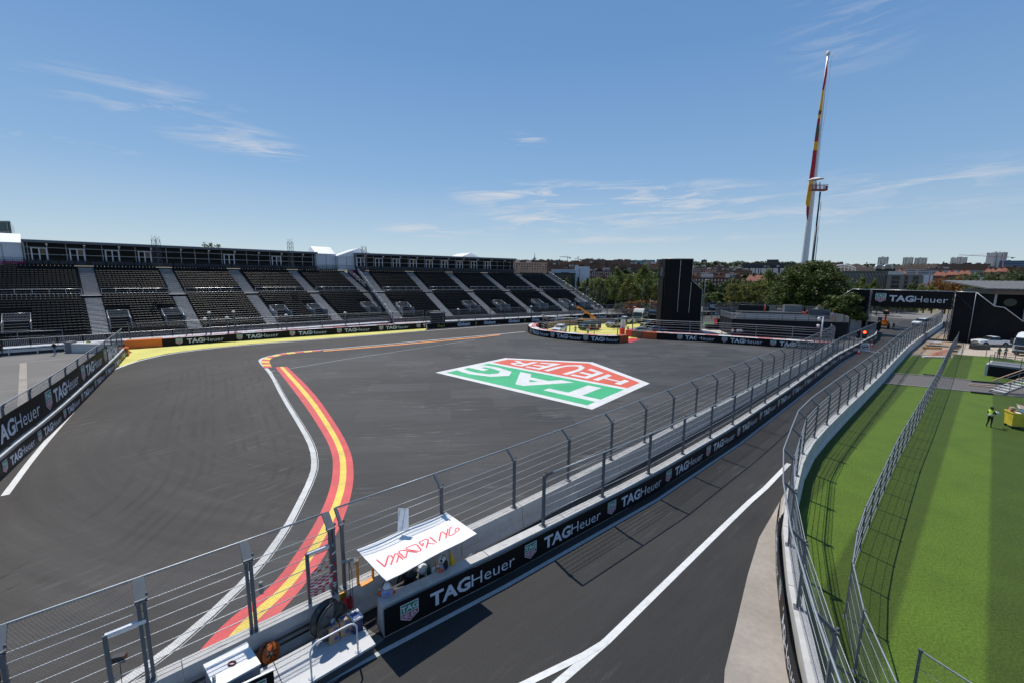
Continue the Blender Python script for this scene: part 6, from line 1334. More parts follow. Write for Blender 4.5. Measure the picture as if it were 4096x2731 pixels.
person('steward in a pale blue vest bending over the island barrier', at(2351, 1345), 190, 'reach', fit('blue_vest', 'navy', 'lime'), 'short')
person('official in a white shirt and black trousers in front of the silver van', at(2474, 1319), 180, 'akimbo', fit('white', 'black'), 'short')
person('helper in a pale vest beside the official in front of the silver van', at(2454, 1317), 170, 'stand', fit('pale_vest', 'black', 'orange'), 'short')
person('marshal in orange trousers behind the end of the red barrier', at(2511, 1340), 240, 'folded', fit('lilac', 'orange', 'navy'), 'short')
person('marshal in orange overalls standing on the upper deck of the platform', pf(7.4, 4.7, 4.5), 150, 'stand', fit('lilac', 'orange', 'orange'), 'short', 1.8)
person('crouching marshal in orange by the grey screen of the platform', pf(15.6, 5.2, 3.3), 190, 'akimbo', fit('black', 'orange', 'orange'), 'cap')
person('marshal in lilac vest and orange trousers at the right end of the platform', pf(19.2, 3.0, 3.3), 200, 'folded', fit('lilac', 'orange', 'lilac'), 'cap')
for i, (px, lab) in enumerate(((2928, 'leftmost of three people in white shirts behind the red barrier'), (2949, 'middle of three people in white shirts, arms folded'), (2961, 'rightmost of three people in white shirts behind the red barrier'))): person(lab, at(px, 1348), 175 + i * 12, ('hold', 'folded', 'akimbo')[i], fit('white', 'black'), ('cap', 'short', 'short')[i])
person('worker in dark clothes leaning at the rail of the raised boom lift basket', V((xm + .3, YB - .1, zf + .18)), -60, 'reach', fit('black', 'navy', 'grey'), 'short', 1.85)
person('second worker with an arm on the boom lift basket rail, nearer the pole', V((xm - .55, YB + .1, zf + .18)), -80, 'hold', fit('navy', 'jeans', 'black'), 'short', 1.75)
person('person in dark clothes crouched by the loader under the footbridge', V((88, 98, 0)), 200, 'hold', fit('black', 'black'), 'short')
for i, px in enumerate((3992, 4018)): p = at(px, 1432, 0); person(['seated visitor on the gravel behind the terrace railing, left of two', 'visitor in a dark cap behind the terrace railing, right of two'][i], p, 200, 'folded', fit('black', 'navy', 'green' if i == 0 else 'white'), 'short', 1.7)
# ================================================================= vehicles
PAINT = {n: mat('paint_' + n, c, .22, .02, 1, spec=.6, metal=m) for n, c, m in (('white', (.74, .75, .76), 0), ('black', (.012, .013, .015), 0), ('silver', (.30, .32, .33), .35), ('grey', (.10, .11, .13), .2), ('orange', (.75, .25, .012), 0), ('navy', (.02, .03, .06), .1), ('yellow', (.75, .55, .02), 0), ('cream', (.66, .66, .58), 0))}
TYRE = mat('tyre', (.018, .018, .018), .85, .15, 8); RIM = mat('rim', (.32, .33, .34), .35, .1, 5, metal=.6); CARGL = mat('car_glass', (.012, .016, .018), .06, .1, 1, spec=.7); HEADL = mat('headlamp', (.75, .78, .80), .15, .02); TAILL = mat('tail_lamp', (.45, .02, .02), .2, .05); TRIM = mat('black_trim', (.02, .02, .021), .5, .1)
WHM = {}
def wheelmesh(r, w):
    if (r, w) not in WHM:
        Q = Matrix.Rotation(PI / 2, 3, 'X'); a = MB(); a.lathe([(r * .62, -w / 2), (r * .92, -w / 2), (r, -w * .3), (r, w * .3), (r * .92, w / 2), (r * .62, w / 2)], n=18, mtx=Q); b = MB(); b.lathe([(r * .6, -w * .42), (r * .64, -w * .46), (r * .64, w * .46), (r * .6, w * .42)], n=14, mtx=Q)
        for k in range(5): an = 2 * PI * k / 5; [b.bar((0, s * w * .44, 0), (r * .58 * math.cos(an), s * w * .44, r * .58 * math.sin(an)), r * .16, .03) for s in (-1, 1)]
        WHM[(r, w)] = (a.mesh('wheel', TYRE), b.mesh('rim', RIM))
    return WHM[(r, w)]
def wheels(t, xs, half, r, w=.24):
    for x in xs:
        for s in (-1, 1):
            a, b = wheelmesh(r, w); o = put(a, 'wheel', t, (x, s * (half - w / 2 - .015), r), world=False); put(b, 'rim', o, (0, 0, 0), world=False)
            mb = MB(); mb.lathe([(r * 1.16, -.004), (r * 1.16, .004)], (x, s * (half + .004), r * 1.02), 20, mtx=Matrix.Rotation(PI / 2, 3, 'X')); q = mb.obj('wheel_arch', TRIM, t, local=True)
            o.location.y = s * (half - w / 2 + .03)
def loft(t, st, m, half, glass_from=None):
    """st: list of (x, zlow, zbelt, zroof, halfwidth, roofhalf); x runs from nose to tail"""
    mb = MB(); rings = []
    for x, zl, zb, zr, w, wr in st:
        up = zr > zb + .05
        L = [(w * .90, zl), (w, zl + .16), (w, (zl + zb) / 2), (w * .97, zb), (wr if up else w * .9, zr - (.06 if up else 0.0) + (0 if up else .01)), (wr * .82 if up else w * .6, zr + (.0 if up else .03))]
        rings.append([V((x, -y, z)) for y, z in L] + [V((x, y, z)) for y, z in reversed(L)])
    n = 12; gl = []
    for i, (a, b) in enumerate(zip(rings, rings[1:])):
        o = len(mb.v); mb.v += [tuple(q) for q in a + b]
        ua, ub = st[i][3] > st[i][2] + .05, st[i + 1][3] > st[i + 1][2] + .05
        for k in range(n - 1):
            band = min(k, n - 2 - k); f = (o + k, o + n + k, o + n + k + 1, o + k + 1); g_ = (band == 3 and (ua and ub)) or (band in (3, 4, 5) and ua != ub)
            mb.f.append(f); mb.m.append(1 if g_ else 0); mb.sm.append(band < 3)
        f = (o + n - 1, o + 2 * n - 1, o + n, o); mb.f.append(f); mb.m.append(2); mb.sm.append(False)
    for r, e in ((rings[0], 0), (rings[-1], 1)):
        o = len(mb.v); mb.v += [tuple(q) for q in r]; mb.f.append(tuple(o + k for k in (range(n) if e else range(n - 1, -1, -1)))); mb.m.append(0); mb.sm.append(False)
    return mb.obj('body', [m, CARGL, TRIM], t, local=True)
def lamps(t, xf, xr, w, zf, zr):
    for s in (-1, 1):
        mb = MB(); mb.box((xf + .03, s * w * .78, zf), (.10, w * .34, .13)); mb.obj('headlight', HEADL, t, local=True)
        mb = MB(); mb.box((xr - .02, s * w * .86, zr), (.07, w * .18, .28)); mb.obj('taillight', TAILL, t, local=True)
        mb = MB(); mb.box((xf + 1.35, s * (w + .10), zf + .42), (.12, .18, .14)); mb.obj('mirror', TRIM, t, local=True)
    mb = MB(); mb.box((xf - .012, 0, zf - .06), (.04, w * 1.05, .20)); mb.obj('grille', TRIM, t, local=True)
    mb = MB(); mb.box((xf - .03, 0, zf - .30), (.05, w * 1.6, .16)); mb.obj('bumper', TRIM, t, local=True)
def veh(name, label, cat, p, heading): return thing(name, label, cat, (p[0], p[1], p[2]), None, rz=heading)
def car(name, label, cat, p, nose, kind, m):
    """nose: direction angle (radians) the front points to; body is built with the nose at -x"""
    t = veh(name, label, cat, p, nose + PI)
    if kind == 'suv':
        w = .92; loft(t, [(-2.25, .35, .70, .70, .74, .6), (-2.15, .25, .88, .88, .86, .7), (-1.35, .22, 1.02, 1.02, w, .8), (-1.05, .22, 1.05, 1.06, w, .8), (-.35, .22, 1.05, 1.58, w, .66), (.5, .22, 1.06, 1.64, w, .67), (1.5, .22, 1.10, 1.60, w, .65), (2.1, .26, 1.10, 1.12, w * .97, .7), (2.25, .40, .95, .95, .84, .6)], m, w); wheels(t, (-1.42, 1.36), w, .36); lamps(t, -2.22, 2.24, w, .78, .95)
    elif kind == 'sedan':
        w = .90; loft(t, [(-2.35, .32, .62, .62, .74, .6), (-2.2, .22, .78, .78, .86, .7), (-1.2, .2, .92, .92, w, .8), (-.95, .2, .94, .95, w, .8), (-.1, .2, .95, 1.38, w, .60), (.6, .2, .96, 1.43, w, .61), (1.2, .2, .97, 1.34, w, .58), (1.85, .22, .98, 1.0, w * .97, .7), (2.35, .36, .88, .88, .82, .6)], m, w); wheels(t, (-1.42, 1.42), w, .33); lamps(t, -2.3, 2.34, w, .68, .82)
    elif kind == 'van':
        w = .98; loft(t, [(-2.5, .35, .80, .80, .80, .6), (-2.38, .25, 1.02, 1.02, .92, .7), (-1.75, .22, 1.18, 1.18, w, .8), (-1.5, .22, 1.20, 1.21, w, .8), (-.75, .22, 1.20, 1.86, w, .80), (.2, .22, 1.20, 1.96, w, .82), (2.3, .22, 1.20, 1.95, w, .82), (2.48, .28, 1.2, 1.9, w * .96, .80)], m, w); wheels(t, (-1.55, 1.5), w, .35); lamps(t, -2.46, 2.49, w, .86, 1.1)
        for s in (-1, 1): mb = MB(); mb.bar((-.4, s * .72, 2.0), (2.2, s * .72, 2.0), .04); mb.obj('roof_rail', TRIM, t, local=True)
    elif kind == 'pickup':
        w = .94; loft(t, [(-2.6, .45, .82, .82, .78, .6), (-2.5, .38, 1.02, 1.02, .88, .7), (-1.5, .38, 1.14, 1.14, w, .8), (-1.2, .38, 1.16, 1.17, w, .8), (-.5, .38, 1.16, 1.74, w, .68), (.4, .38, 1.16, 1.78, w, .68), (.75, .38, 1.16, 1.70, w, .66), (.95, .38, 1.16, 1.17, w, .8), (2.6, .42, 1.14, 1.14, w, .8)], m, w); wheels(t, (-1.65, 1.55), w, .40, .27); lamps(t, -2.57, 2.6, w, .90, .95)
        mb = MB(); mb.box((1.8, 0, 1.185), (1.5, 1.6, .04)); mb.obj('bed_cover', TRIM, t, local=True)
    return t
def ground_heading(p, q): return math.atan2(q.y - p.y, q.x - p.x)
# vehicles on the lemon island
q = lambda *l: at(*l)
p1 = q(2237, 1330); car('parked_car', 'white car with a black grille parked facing the island barrier', 'car', p1, math.radians(-118), 'suv', PAINT['white'])
p2 = q(2352, 1322); car('parked_van', 'black van parked behind the two officials in red', 'van', p2 + V((.5, 1.2, 0)), math.radians(-150), 'van', PAINT['black'])
p3 = q(2468, 1311); car('parked_van', 'silver and black van parked left of the white truck cab', 'van', p3 + V((0, 1, 0)), math.radians(-150), 'van', PAINT['silver'])
p4 = q(2490, 1300); car('flatbed_pickup', 'white pickup behind the silver van', 'pickup', p4 + V((1, 2.5, 0)), math.radians(-160), 'pickup', PAINT['white'])
p5 = q(2570, 1336); car('parked_car', 'silver grey car close behind the red topped barrier', 'car', p5 + V((-.4, .6, 0)), math.radians(178), 'sedan', PAINT['silver'])
p6 = q(2625, 1334); car('parked_car', 'dark blue car at the foot of the black tower', 'car', p6 + V((0, 1.2, 0)), math.radians(170), 'sedan', PAINT['navy'])
def truck(label, p, nose, m, crane_=None, L=6.5, box=None, name='truck', cat='truck'):
    t = veh(name, label, cat, p, nose + PI); w = 1.22
    mb = MB(); pr = [(-L / 2, .55), (-L / 2 - .06, 1.5), (-L / 2 + .12, 2.55), (-L / 2 + .45, 2.72), (-L / 2 + .95, 3.35), (-L / 2 + 1.9, 3.55), (-L / 2 + 2.3, 3.5), (-L / 2 + 2.3, .55)]
    mb.prism([V((x, -w, z)) for x, z in pr], V((0, 2 * w, 0))); mb.obj('cab', m, t, local=True)
    mb = MB(); x0 = -L / 2; mb.prism([V((x0 - .075, -w * .92, 1.62)), V((x0 - .075, w * .92, 1.62)), V((x0 + .115, w * .88, 2.58)), V((x0 + .115, -w * .88, 2.58))], V((-.02, 0, .01))); mb.obj('windscreen', CARGL, t, local=True)
    for s in (-1, 1):
        mb = MB(); a = s * (w + .012); mb.add([(x0 + .35, a, 1.75), (x0 + 1.45, a, 1.75), (x0 + 1.45, a, 2.55), (x0 + .5, a, 2.55)], [(0, 1, 2, 3)]); mb.obj('side_window', CARGL, t, local=True)
        mb = MB(); mb.box((x0 - .12, s * (w + .18), 2.15), (.14, .26, .75)); mb.obj('mirror', TRIM, t, local=True)
        mb = MB(); mb.box((x0 - .04, s * .95, .85), (.1, .4, .2)); mb.obj('headlight', HEADL, t, local=True)
    mb = MB(); mb.box((x0 - .07, 0, 1.2), (.05, 1.9, .55)); mb.box((x0 - .07, 0, .55), (.12, 2.3, .35)); mb.obj('grille', TRIM, t, local=True)
    mb = MB(); mb.prism([(x0 - .25, -1.1, 2.62), (x0 - .25, 1.1, 2.62), (x0 + .15, 1.1, 2.74), (x0 + .15, -1.1, 2.74)], .04); mb.obj('sun_visor', TRIM, t, local=True)
    mb = MB(); mb.box((.6, 0, .85), (L - 1, .9, .3)); mb.obj('chassis', TRIM, t, local=True); wheels(t, (-L / 2 + 1.25, L / 2 - 1.0), w, .5, .34)
    if crane_:
        mb = MB(); mb.bar((-L / 2 + 2.7, .2, .9), (-L / 2 + 2.7, .2, 3.4), .35); mb.tube([(-L / 2 + 2.7, .2, 3.4), (-L / 2 + 2.2, 1.5, 3.9), (-L / 2 + 3.2, 2.6, 2.4)], [.18, .16, .12], 6); mb.obj('loader_crane', mat('crane_orange', (.55, .09, .03), .4, .1, 2), t, local=True)
        mb = MB(); mb.box((1.3, 0, 1.3), (3.6, 2.3, .5)); mb.obj('flatbed', TRIM, t, local=True)
    if box: mb = MB(); mb.box((1.2, 0, 1.9), (3.9, 2.3, 1.9)); mb.obj('box_body', box, t, local=True)
    return t
p = q(2556, 1296); truck('cream white truck cab with a folded red loader crane on the lemon island', p + V((1.5, 4, 0)), math.radians(-120), PAINT['cream'], True)
p = q(2630, 1300); truck('dark recovery truck with a light bar at the left foot of the black tower', p + V((0, 4, -.3)), math.radians(-100), PAINT['black'], None, 5.5, PAINT['grey'])
p = q(2600, 1318); t = car('ambulance', 'dark ambulance with red and yellow bonnet stripes behind the silver car', 'ambulance', p + V((1, 2, 0)), math.radians(-165), 'van', PAINT['black'])
mb = MB(); mb.box((-2.0, 0, 1.19), (.75, 1.5, .02)); mb.obj('bonnet_stripe', mat('bonnet_yellow', (.80, .70, .25), .4, .4, 2), t, local=True); mb = MB(); mb.box((-1.9, .3, 1.21), (.5, .35, .02)); mb.obj('bonnet_stripe', M_REDV, t, local=True)
# telehandlers
def telehandler(label, p, nose, reach, lift):
    t = veh('telehandler', label, 'loader', p, nose + PI); O = PAINT['orange']
    mb = MB(); mb.box((.3, 0, .95), (3.9, 1.5, .7)); mb.box((1.7, -.3, 1.5), (1.3, 1.3, .7)); mb.obj('chassis', O, t, local=True)
    mb = MB(); mb.prism([V((x, .35, z)) for x, z in ((-.7, 1.2), (-.75, 2.0), (-.35, 2.55), (.6, 2.55), (.75, 1.2))], V((0, .75, 0))); mb.obj('cab', CARGL, t, local=True)
    mb = MB(); mb.box((.12, .72, 2.6), (1.2, .85, .08)); mb.obj('cab_roof', O, t, local=True)
    a = V((1.9, -.25, 1.9)); b = a + V((-reach * math.cos(lift), 0, reach * math.sin(lift))); mb = MB(); mb.bar(a, a + (b - a) * .62, .34, .42); mb.bar(a + (b - a) * .5, b, .26, .32); mb.obj('boom', O, t, local=True)
    mb = MB(); mb.bar(b, b + V((-.5, 0, -.2)), .5, .5); mb.bar(b + V((-.45, 0, .1)), b + V((-.9, 0, -.55)), .45, .3); mb.obj('boom_head', O, t, local=True)
    mb = MB(); mb.box(b + V((-.95, 0, -.35)), (.7, 1.1, .8)); mb.tube([b + V((-1, 0, -.7)), b + V((-1, 0, -1.9))], .05, 5); mb.obj('fork_carriage', TRIM, t, local=True)
    wheels(t, (-1.2, 1.55), 1.15, .62, .42); return t
p = q(2362, 1310); telehandler('orange telehandler with its boom raised behind the black van', p + V((-.2, 5.5, 0)), math.radians(172), 4.2, .55)
telehandler('orange telehandler seen end on under the footbridge', V((88.6, 101.5, 0)), math.radians(-131), 4.4, .55)
# right edge: pickup and truck on the gravel
p = at(3908, 1386); car('pickup_truck', 'white pickup in front of the black footbridge ramp at the right edge', 'pickup', p + V((3.2, .8, 0)), math.radians(176), 'pickup', PAINT['white'])
p = at(4052, 1418); truck('white truck cab partly cut by the right edge of the picture', p + V((3.2, 0, 0)), math.radians(200), PAINT['white'], None, 6.5, PAINT['white'])
car('parked_van', 'white van behind the fences seen under the right end of the footbridge', 'van', V((104, 108, 0)), math.radians(200), 'van', PAINT['white'])
for i, (px, py, lab) in enumerate(((2893, 1183, 'white car on the road behind the round dark tree'), (2905, 1190, 'second white car behind the round dark tree, lower'))): pp = aty(px, py, 165); car('far_car', lab, 'car', V((pp.x, pp.y, hill(pp.x, pp.y) + 1.2)), 0.4, 'suv', PAINT['white'])
# lemon and red paint of the island, little things there
sheet('island_paint', ats([(2175, 1345), (2168, 1318), (2260, 1305), (2420, 1296), (2640, 1290), (2640, 1345), (2560, 1350), (2510, 1362), (2380, 1364)]), .010, M_LEM)
sheet('red_runoff', ats([(2513, 1368), (2517, 1372), (2560, 1358), (2532, 1352), (2507, 1356)]), .018, M_REDV)
sheet('red_verge', ats([(2525, 1346), (2640, 1352), (2900, 1360), (3300, 1388), (3340, 1400), (3060, 1383), (2800, 1365), (2625, 1357)]), .012, M_REDV)
barr = Path(ats([(2166, 1318), (2240, 1304), (2330, 1298), (2420, 1291), (2560, 1284), (2650, 1281)])); barrier('low brownish concrete wall behind the parked vehicles', barr, 1.05, 4.0, mat('brown_concrete', (.26, .16, .11), .85, .2, 2))
sheet('island_lawn', ats([(2806, 1300), (2820, 1290), (2920, 1288), (2990, 1290), (2990, 1308), (2900, 1312)]), .012, GRP := mat('lawn', (.05, .14, .03), .9, .25, 3))
sheet('white_gravel', ats([(2806, 1318), (2920, 1314), (2925, 1336), (2815, 1333)]), .014, mat('pale_gravel', (.5, .47, .43), .95, .2, 8))
t = thing('generator', 'dark red and black generator box on the green patch right of the tower', 'generator', at(2880, 1318)); p = at(2880, 1318); mb = MB(); mb.box(p + V((0, 0, 1.25)), (2.2, 1.4, 2.3)); mb.obj('housing', M_PANEL, t); mb = MB(); mb.box(p + V((-1.12, 0, 1.3)), (.05, 1.42, 2.0)); mb.box(p + V((1.0, -.72, 1.3)), (.15, .05, 2.2)); mb.obj('red_panel', M_REDV, t); mb = MB(); mb.box(p + V((-2.3, -.5, .6)), (2.2, 1, 1.1)); mb.obj('base_box', M_PANEL, t)
t = thing('notice_board', 'white notice panel hung on the rail fence by the barrier opening', 'sign', at(2490, 1330)); p = at(2490, 1336); mb = MB(); mb.box(p + V((0, 0, 1.9)), (.95, .05, 2.0)); mb.obj('panel', M_WV, t); mb = MB(); mb.box(p + V((0, -.03, 1.9)), (.15, .01, 1.7)); mb.box(p + V((.25, -.03, 1.7)), (.1, .01, 1.2)); mb.obj('print', CL['lilac'], t)
p = at(2490, 1338); tag(MB().box(p + V((0, .4, .6)), (.85, 1.0, 1.15)).obj('foam_cushion', M_REDV), 'red foam block standing in the opening between the two barriers', 'cushion')
# ================================================================= marshal post at the near wall and loose things
WD = V((.737, .676, 0)); WN = V((.676, -.737, 0))       # along the near wall, and from it towards the pit road
W0 = V((-5.62, 12.6, 0))                                   # right end of the near wall
def w(s, o, z=0.0): p = W0 + WD * s + WN * o; return V((p.x, p.y, z))
def wbox(mb, s0, s1, o0, o1, z0, z1, mi=0): mb.prism([w(s0, o1, z0), w(s1, o1, z0), w(s1, o0, z0), w(s0, o0, z0)], z1 - z0, mi)
RZ = math.atan2(WD.y, WD.x)
M_CAN = mat('canopy_white', (.78, .78, .77), .45, .03, 1); M_CRED = mat('canopy_red', (.72, .06, .08), .5, .05, 2); M_OR2 = mat('orange_pad', (.85, .33, .05), .5, .08, 3)
M_DARKPL = mat('dark_plastic', (.022, .022, .024), .4, .15, 3); M_CARD = mat('cardboard', (.42, .27, .17), .8, .08, 4); M_BLUEP = mat('blue_print', (.05, .10, .30), .5, .1, 3)
# canopy with the circuit's name
BLc, BRc, FRc, FLc = at(1427, 2196, 2.28), at(1785, 2047, 2.30), at(1907, 2132, 2.22), at(1546, 2321, 2.18)
def cn(u, v, dz=0.0):
    p = (FLc * (1 - u) + FRc * u) * (1 - v) + (BLc * (1 - u) + BRc * u) * v; return p + V((0, 0, dz - .10 * math.sin(PI * u) * math.sin(PI * v) - .02 * math.sin(u * 9.4)))
t = thing('canopy', 'white sheet canopy with red lettering over the marshal post', 'canopy', cn(.5, .5))
mb = MB(); N = 12
for i in range(N + 1): mb.v += [tuple(cn(i / N, j / 5)) for j in range(6)] + [tuple(cn(i / N, j / 5, -.012)) for j in range(6)]
for i in range(N):
    for j in range(5): a = i * 12 + j; mb.f += [(a, a + 12, a + 13, a + 1), (a + 6, a + 7, a + 19, a + 18)]; mb.m += [0, 0]; mb.sm += [True, True]
mb.obj('sheet', M_CAN, t)
gl = [[(780, 882), (902, 985), (912, 975), (952, 820), (968, 803), (1000, 803), (1032, 842)], [(995, 955), (1032, 842), (1052, 778), (1070, 765), (1090, 770), (1182, 862)], [(1085, 910), (1112, 806)], [(1120, 765), (1116, 735), (1140, 718), (1215, 722)], [(1116, 750), (1205, 836), (1222, 832), (1243, 738)], [(1182, 712), (1398, 758)], [(1228, 700), (1224, 680), (1352, 626), (1385, 632), (1452, 712), (1440, 736), (1415, 738), (1228, 698)], [(1482, 642), (1470, 648), (1424, 606), (1424, 588), (1520, 545), (1552, 552), (1556, 575), (1530, 692)], [(1480, 640), (1482, 600)], [(1546, 612), (1664, 626)], [(1578, 510), (1692, 604)], [(1724, 582), (1742, 448), (1762, 432), (1782, 436), (1838, 488)], [(1824, 540), (1850, 388)], [(1924, 366), (1892, 370), (1882, 386), (1868, 478), (1884, 502), (1910, 498), (2022, 425), (2026, 405), (2000, 388), (1978, 392), (1958, 442)]]
e1_, e2_ = FRc - FLc, BLc - FLc; nrm = e1_.cross(e2_)
def on_canopy(x, y):
    """surveyed pen point on the printed sheet -> its (along, across) place on the sheet"""
    d = ray(1300 + x / 3.794, 2000 + y / 3.794); o = V((0, 0, CAM_H)); q = o + d * ((FLc - o).dot(nrm) / d.dot(nrm)) - FLc
    a11, a12, a22 = e1_.dot(e1_), e1_.dot(e2_), e2_.dot(e2_); b1, b2 = q.dot(e1_), q.dot(e2_); dt = a11 * a22 - a12 * a12; return (b1 * a22 - b2 * a12) / dt, (b2 * a11 - b1 * a12) / dt
sx_, sy_ = e1_.length, e2_.length; mb = MB()
for l in gl:
    P = [V((u_ * sx_, v_ * sy_, 0)) for u_, v_ in (on_canopy(*q) for q in l)]; pp = Path(P); L, Rr = pp.offset(-.026).p, pp.offset(.026).p
    f = lambda q: cn(q.x / sx_, q.y / sy_, .006); mb.strip([f(q) for q in Rr], [f(q) for q in L])
mb.obj('lettering', M_CRED, t)
mb = MB()
for a, b in (((0, 0), (1, 0)), ((1, 0), (1, 1)), ((1, 1), (0, 1)), ((0, 1), (0, 0))):
    mb.tube([cn(a[0] + (b[0] - a[0]) * k / 6, a[1] + (b[1] - a[1]) * k / 6, -.02) for k in range(7)], .02, 6)
mb.obj('frame', M_GALV, t)
mb = MB(); p = cn(.60, .42); mb.tube([p, V((p.x, p.y, 0))], .022, 6); p = cn(.98, .42); mb.tube([p, V((p.x, p.y, 1.0))], .022, 6); mb.obj('leg', M_GALV, t)
# printed panel hung on the fence behind the canopy
t = thing('printed_sheet', 'small white printed sheet hung on the fence behind the canopy', 'panel', at(1615, 2080, 2.6)); a, b, c, d = at(1593, 2030, 3.05), at(1634, 2033, 3.05), at(1634, 2117, 2.50), at(1590, 2126, 2.45)
mb = MB(); mb.prism([d, c, b, a], V((.006, .006, 0))); mb.obj('sheet', M_WV, t)
# frame of the little gate in the near fence, with barrier tape
t = thing('fence_gate', 'square steel gate frame wound with red and white tape, beside the opening', 'gate', w(-.85, 0, 1.05))
mb = MB(); mb.box(w(-.86, 0, 1.90), (.09, .10, 1.7), rz=RZ); mb.obj('upright', M_POST, t); mb = MB(); mb.bar(w(-.86, 0, 2.72), w(-.05, 0, 2.72), .10); mb.obj('head_rail', M_ALU, t)
tp = [mat('tape_white', (.75, .75, .75), .5, .03, 5), mat('tape_red', (.55, .02, .03), .5, .03, 5)]; mb = MB(); R_ = random.Random(8)
for k in range(13):
    z0 = 1.28 + k * .055 if k < 11 else 2.1; z1 = z0 + R_.uniform(-.12, .18) + (.5 if k == 12 else 0); n = 7
    for i in range(n):
        A = w(-.86 + .8 * i / n, .06 + .01 * k, z0 + (z1 - z0) * i / n); B = w(-.86 + .8 * (i + 1) / n, .06 + .01 * k, z0 + (z1 - z0) * (i + 1) / n); mb.add([A, B, B + V((0, 0, .05)), A + V((0, 0, .05))], [(0, 1, 2, 3)], (i + k) % 2)
mb.obj('tape', tp, t, kind='stuff')
t = thing('fence_gate', 'square steel gate frame near the bottom left corner of the fence', 'gate', w(-5.4, 0, 1.05))
mb = MB(); mb.box(w(-5.4, 0, 1.90), (.09, .10, 1.7), rz=RZ); mb.obj('upright', M_POST, t); mb = MB(); mb.bar(w(-5.4, 0, 2.72), w(-4.65, 0, 2.72), .10); mb.obj('head_rail', M_ALU, t)
# furry microphone across the opening
t = thing('microphone', 'grey furry microphone fixed between the posts of the opening', 'microphone', at(1362, 2245, 2.25)); a, b = at(1366, 2247, 2.2), at(1418, 2232, 2.2)
R_ = random.Random(2)
mb = MB(); d = (b - a); n = 14; pts = [a + d * i / n for i in range(n + 1)] + [b + V((.08, -.12, -.08))]; mb.tube(pts, [.055 + R_.uniform(-.012, .014) for _ in pts], 9, sm=False); mb.obj('windshield', mat('fur_grey', (.30, .29, .26), .95, .4, 40, .6), t)
mb = MB(); q = a + d * .55; mb.tube([q, q - V((0, 0, .18)), V((q.x, q.y, .6))], .012, 5); mb.tube([q, q + V((.1, -.05, -.35)), V((q.x + .12, q.y - .1, .4))], .010, 5); mb.obj('cable', M_DARKPL, t)
# orange pads on the end of the white wall
t = thing('edge_padding', 'orange pad on top of the white wall end under the canopy', 'padding', at(1440, 2340, 1.07))
mb = MB(); a, b, c, d = at(1440, 2335, 1.07), at(1490, 2307, 1.07), at(1497, 2320, 1.07), at(1446, 2350, 1.07); mb.prism([d, c, b, a], .04); mb.obj('pad', M_OR2, t)
for px, py in ((1433, 2336), (1492, 2306)): p = at(px, py, 1.07); mb = MB(); mb.box(p + V((0, 0, .45)), (.07, .07, .9), rz=RZ); mb.obj('pad', M_OR2, t)
# grey walk-on deck with the hoop rail
t = thing('walk_deck', 'pale grey raised walking deck along the near wall at the bottom', 'deck', w(0, 1.2))
DK = [at(1456, 2522, .35), at(1502, 2573, .35), at(1185, 2740, .35) + V((-2.0, -1.85, 0)), at(1185, 2740, .35) + V((-2.9, -1.0, 0))]
d0 = at(1502, 2573, .35); 
def dkp(s, o, z): p = d0 - WD * s - WN * o; return V((p.x, p.y, z))
M_DKP = mat('pale_deck_sheet', (.50, .51, .52), .55, .07, 3)
for a, b in ((0, 2.42), (2.44, 4.8), (4.82, 7.2)): mb = MB(); mb.prism([dkp(b, 0, .28), dkp(a, 0, .28), dkp(a, 1.35, .28), dkp(b, 1.35, .28)], .07); mb.obj('deck_sheet', M_DKP, t)
mb = MB(); mb.prism([dkp(7.2, .03, 0), dkp(.03, .03, 0), dkp(.03, 1.32, 0), dkp(7.2, 1.32, 0)], .278); mb.obj('base', M_DKST, t)
h0, h1 = at(1247, 2709, .35), at(1432, 2602, .35); t = thing('hoop_rail', 'bent grey steel hoop handrail standing on the walking deck', 'handrail', h0)
u = V((0, 0, 1)); dd = (h1 - h0).normalized(); hb = 1.0
mb = MB(); P = [h0, h0 + u * (hb - .25)] + [h0 + u * (hb - .25 + .25 * math.sin(a)) + dd * (.25 - .25 * math.cos(a)) for a in (.4, .8, 1.2, 1.57)]; L = (h1 - h0).length; P += [h0 + u * hb + dd * (L - .25)] + [h0 + u * (hb - .25 + .25 * math.cos(a)) + dd * (L - .25 + .25 * math.sin(a)) for a in (.4, .8, 1.2, 1.57)] + [h1]
mb.tube(P, .026, 8); mb.obj('hoop', M_ALU, t)
for q in (h0, h1): mb = MB(); mb.lathe([(.09, 0), (.09, .012)], q, 12); mb.obj('foot_plate', M_ALU, t)
# cardboard boxes
for i, (px, py, z, lab) in enumerate(((1332, 2560, .36, 'lower cardboard box with a blue label, left of two stacks on the deck'), (1332, 2560, .64, 'upper cardboard box with a blue label, left of two stacks on the deck'), (1376, 2532, .36, 'lower cardboard box in the stack beside the blue cooler'), (1376, 2532, .64, 'upper cardboard box in the stack beside the blue cooler'))):
    p = at(px, py, .35); t = thing('cardboard_box', lab, 'box', (p.x, p.y, z), 'cardboard boxes on the deck'); mb = MB(); mb.box((p.x, p.y, z + .135), (.30, .26, .27), rz=RZ + (.1 if i == 1 else 0)); mb.obj('carton', M_CARD, t)
    mb = MB(); o = V((p.x, p.y, 0)); mb.add([o + WN * .142 + WD * x + V((0, 0, zz)) for x, zz in ((.0, z + .08), (.12, z + .08), (.12, z + .2), (.0, z + .2))], [(0, 1, 2, 3)]); mb.add([o + WN * y + WD * x + V((0, 0, z + .273)) for x, y in ((-.08, -.05), (.08, -.05), (.08, .06), (-.08, .06))], [(0, 1, 2, 3)]); mb.obj('label_print', M_BLUEP, t)
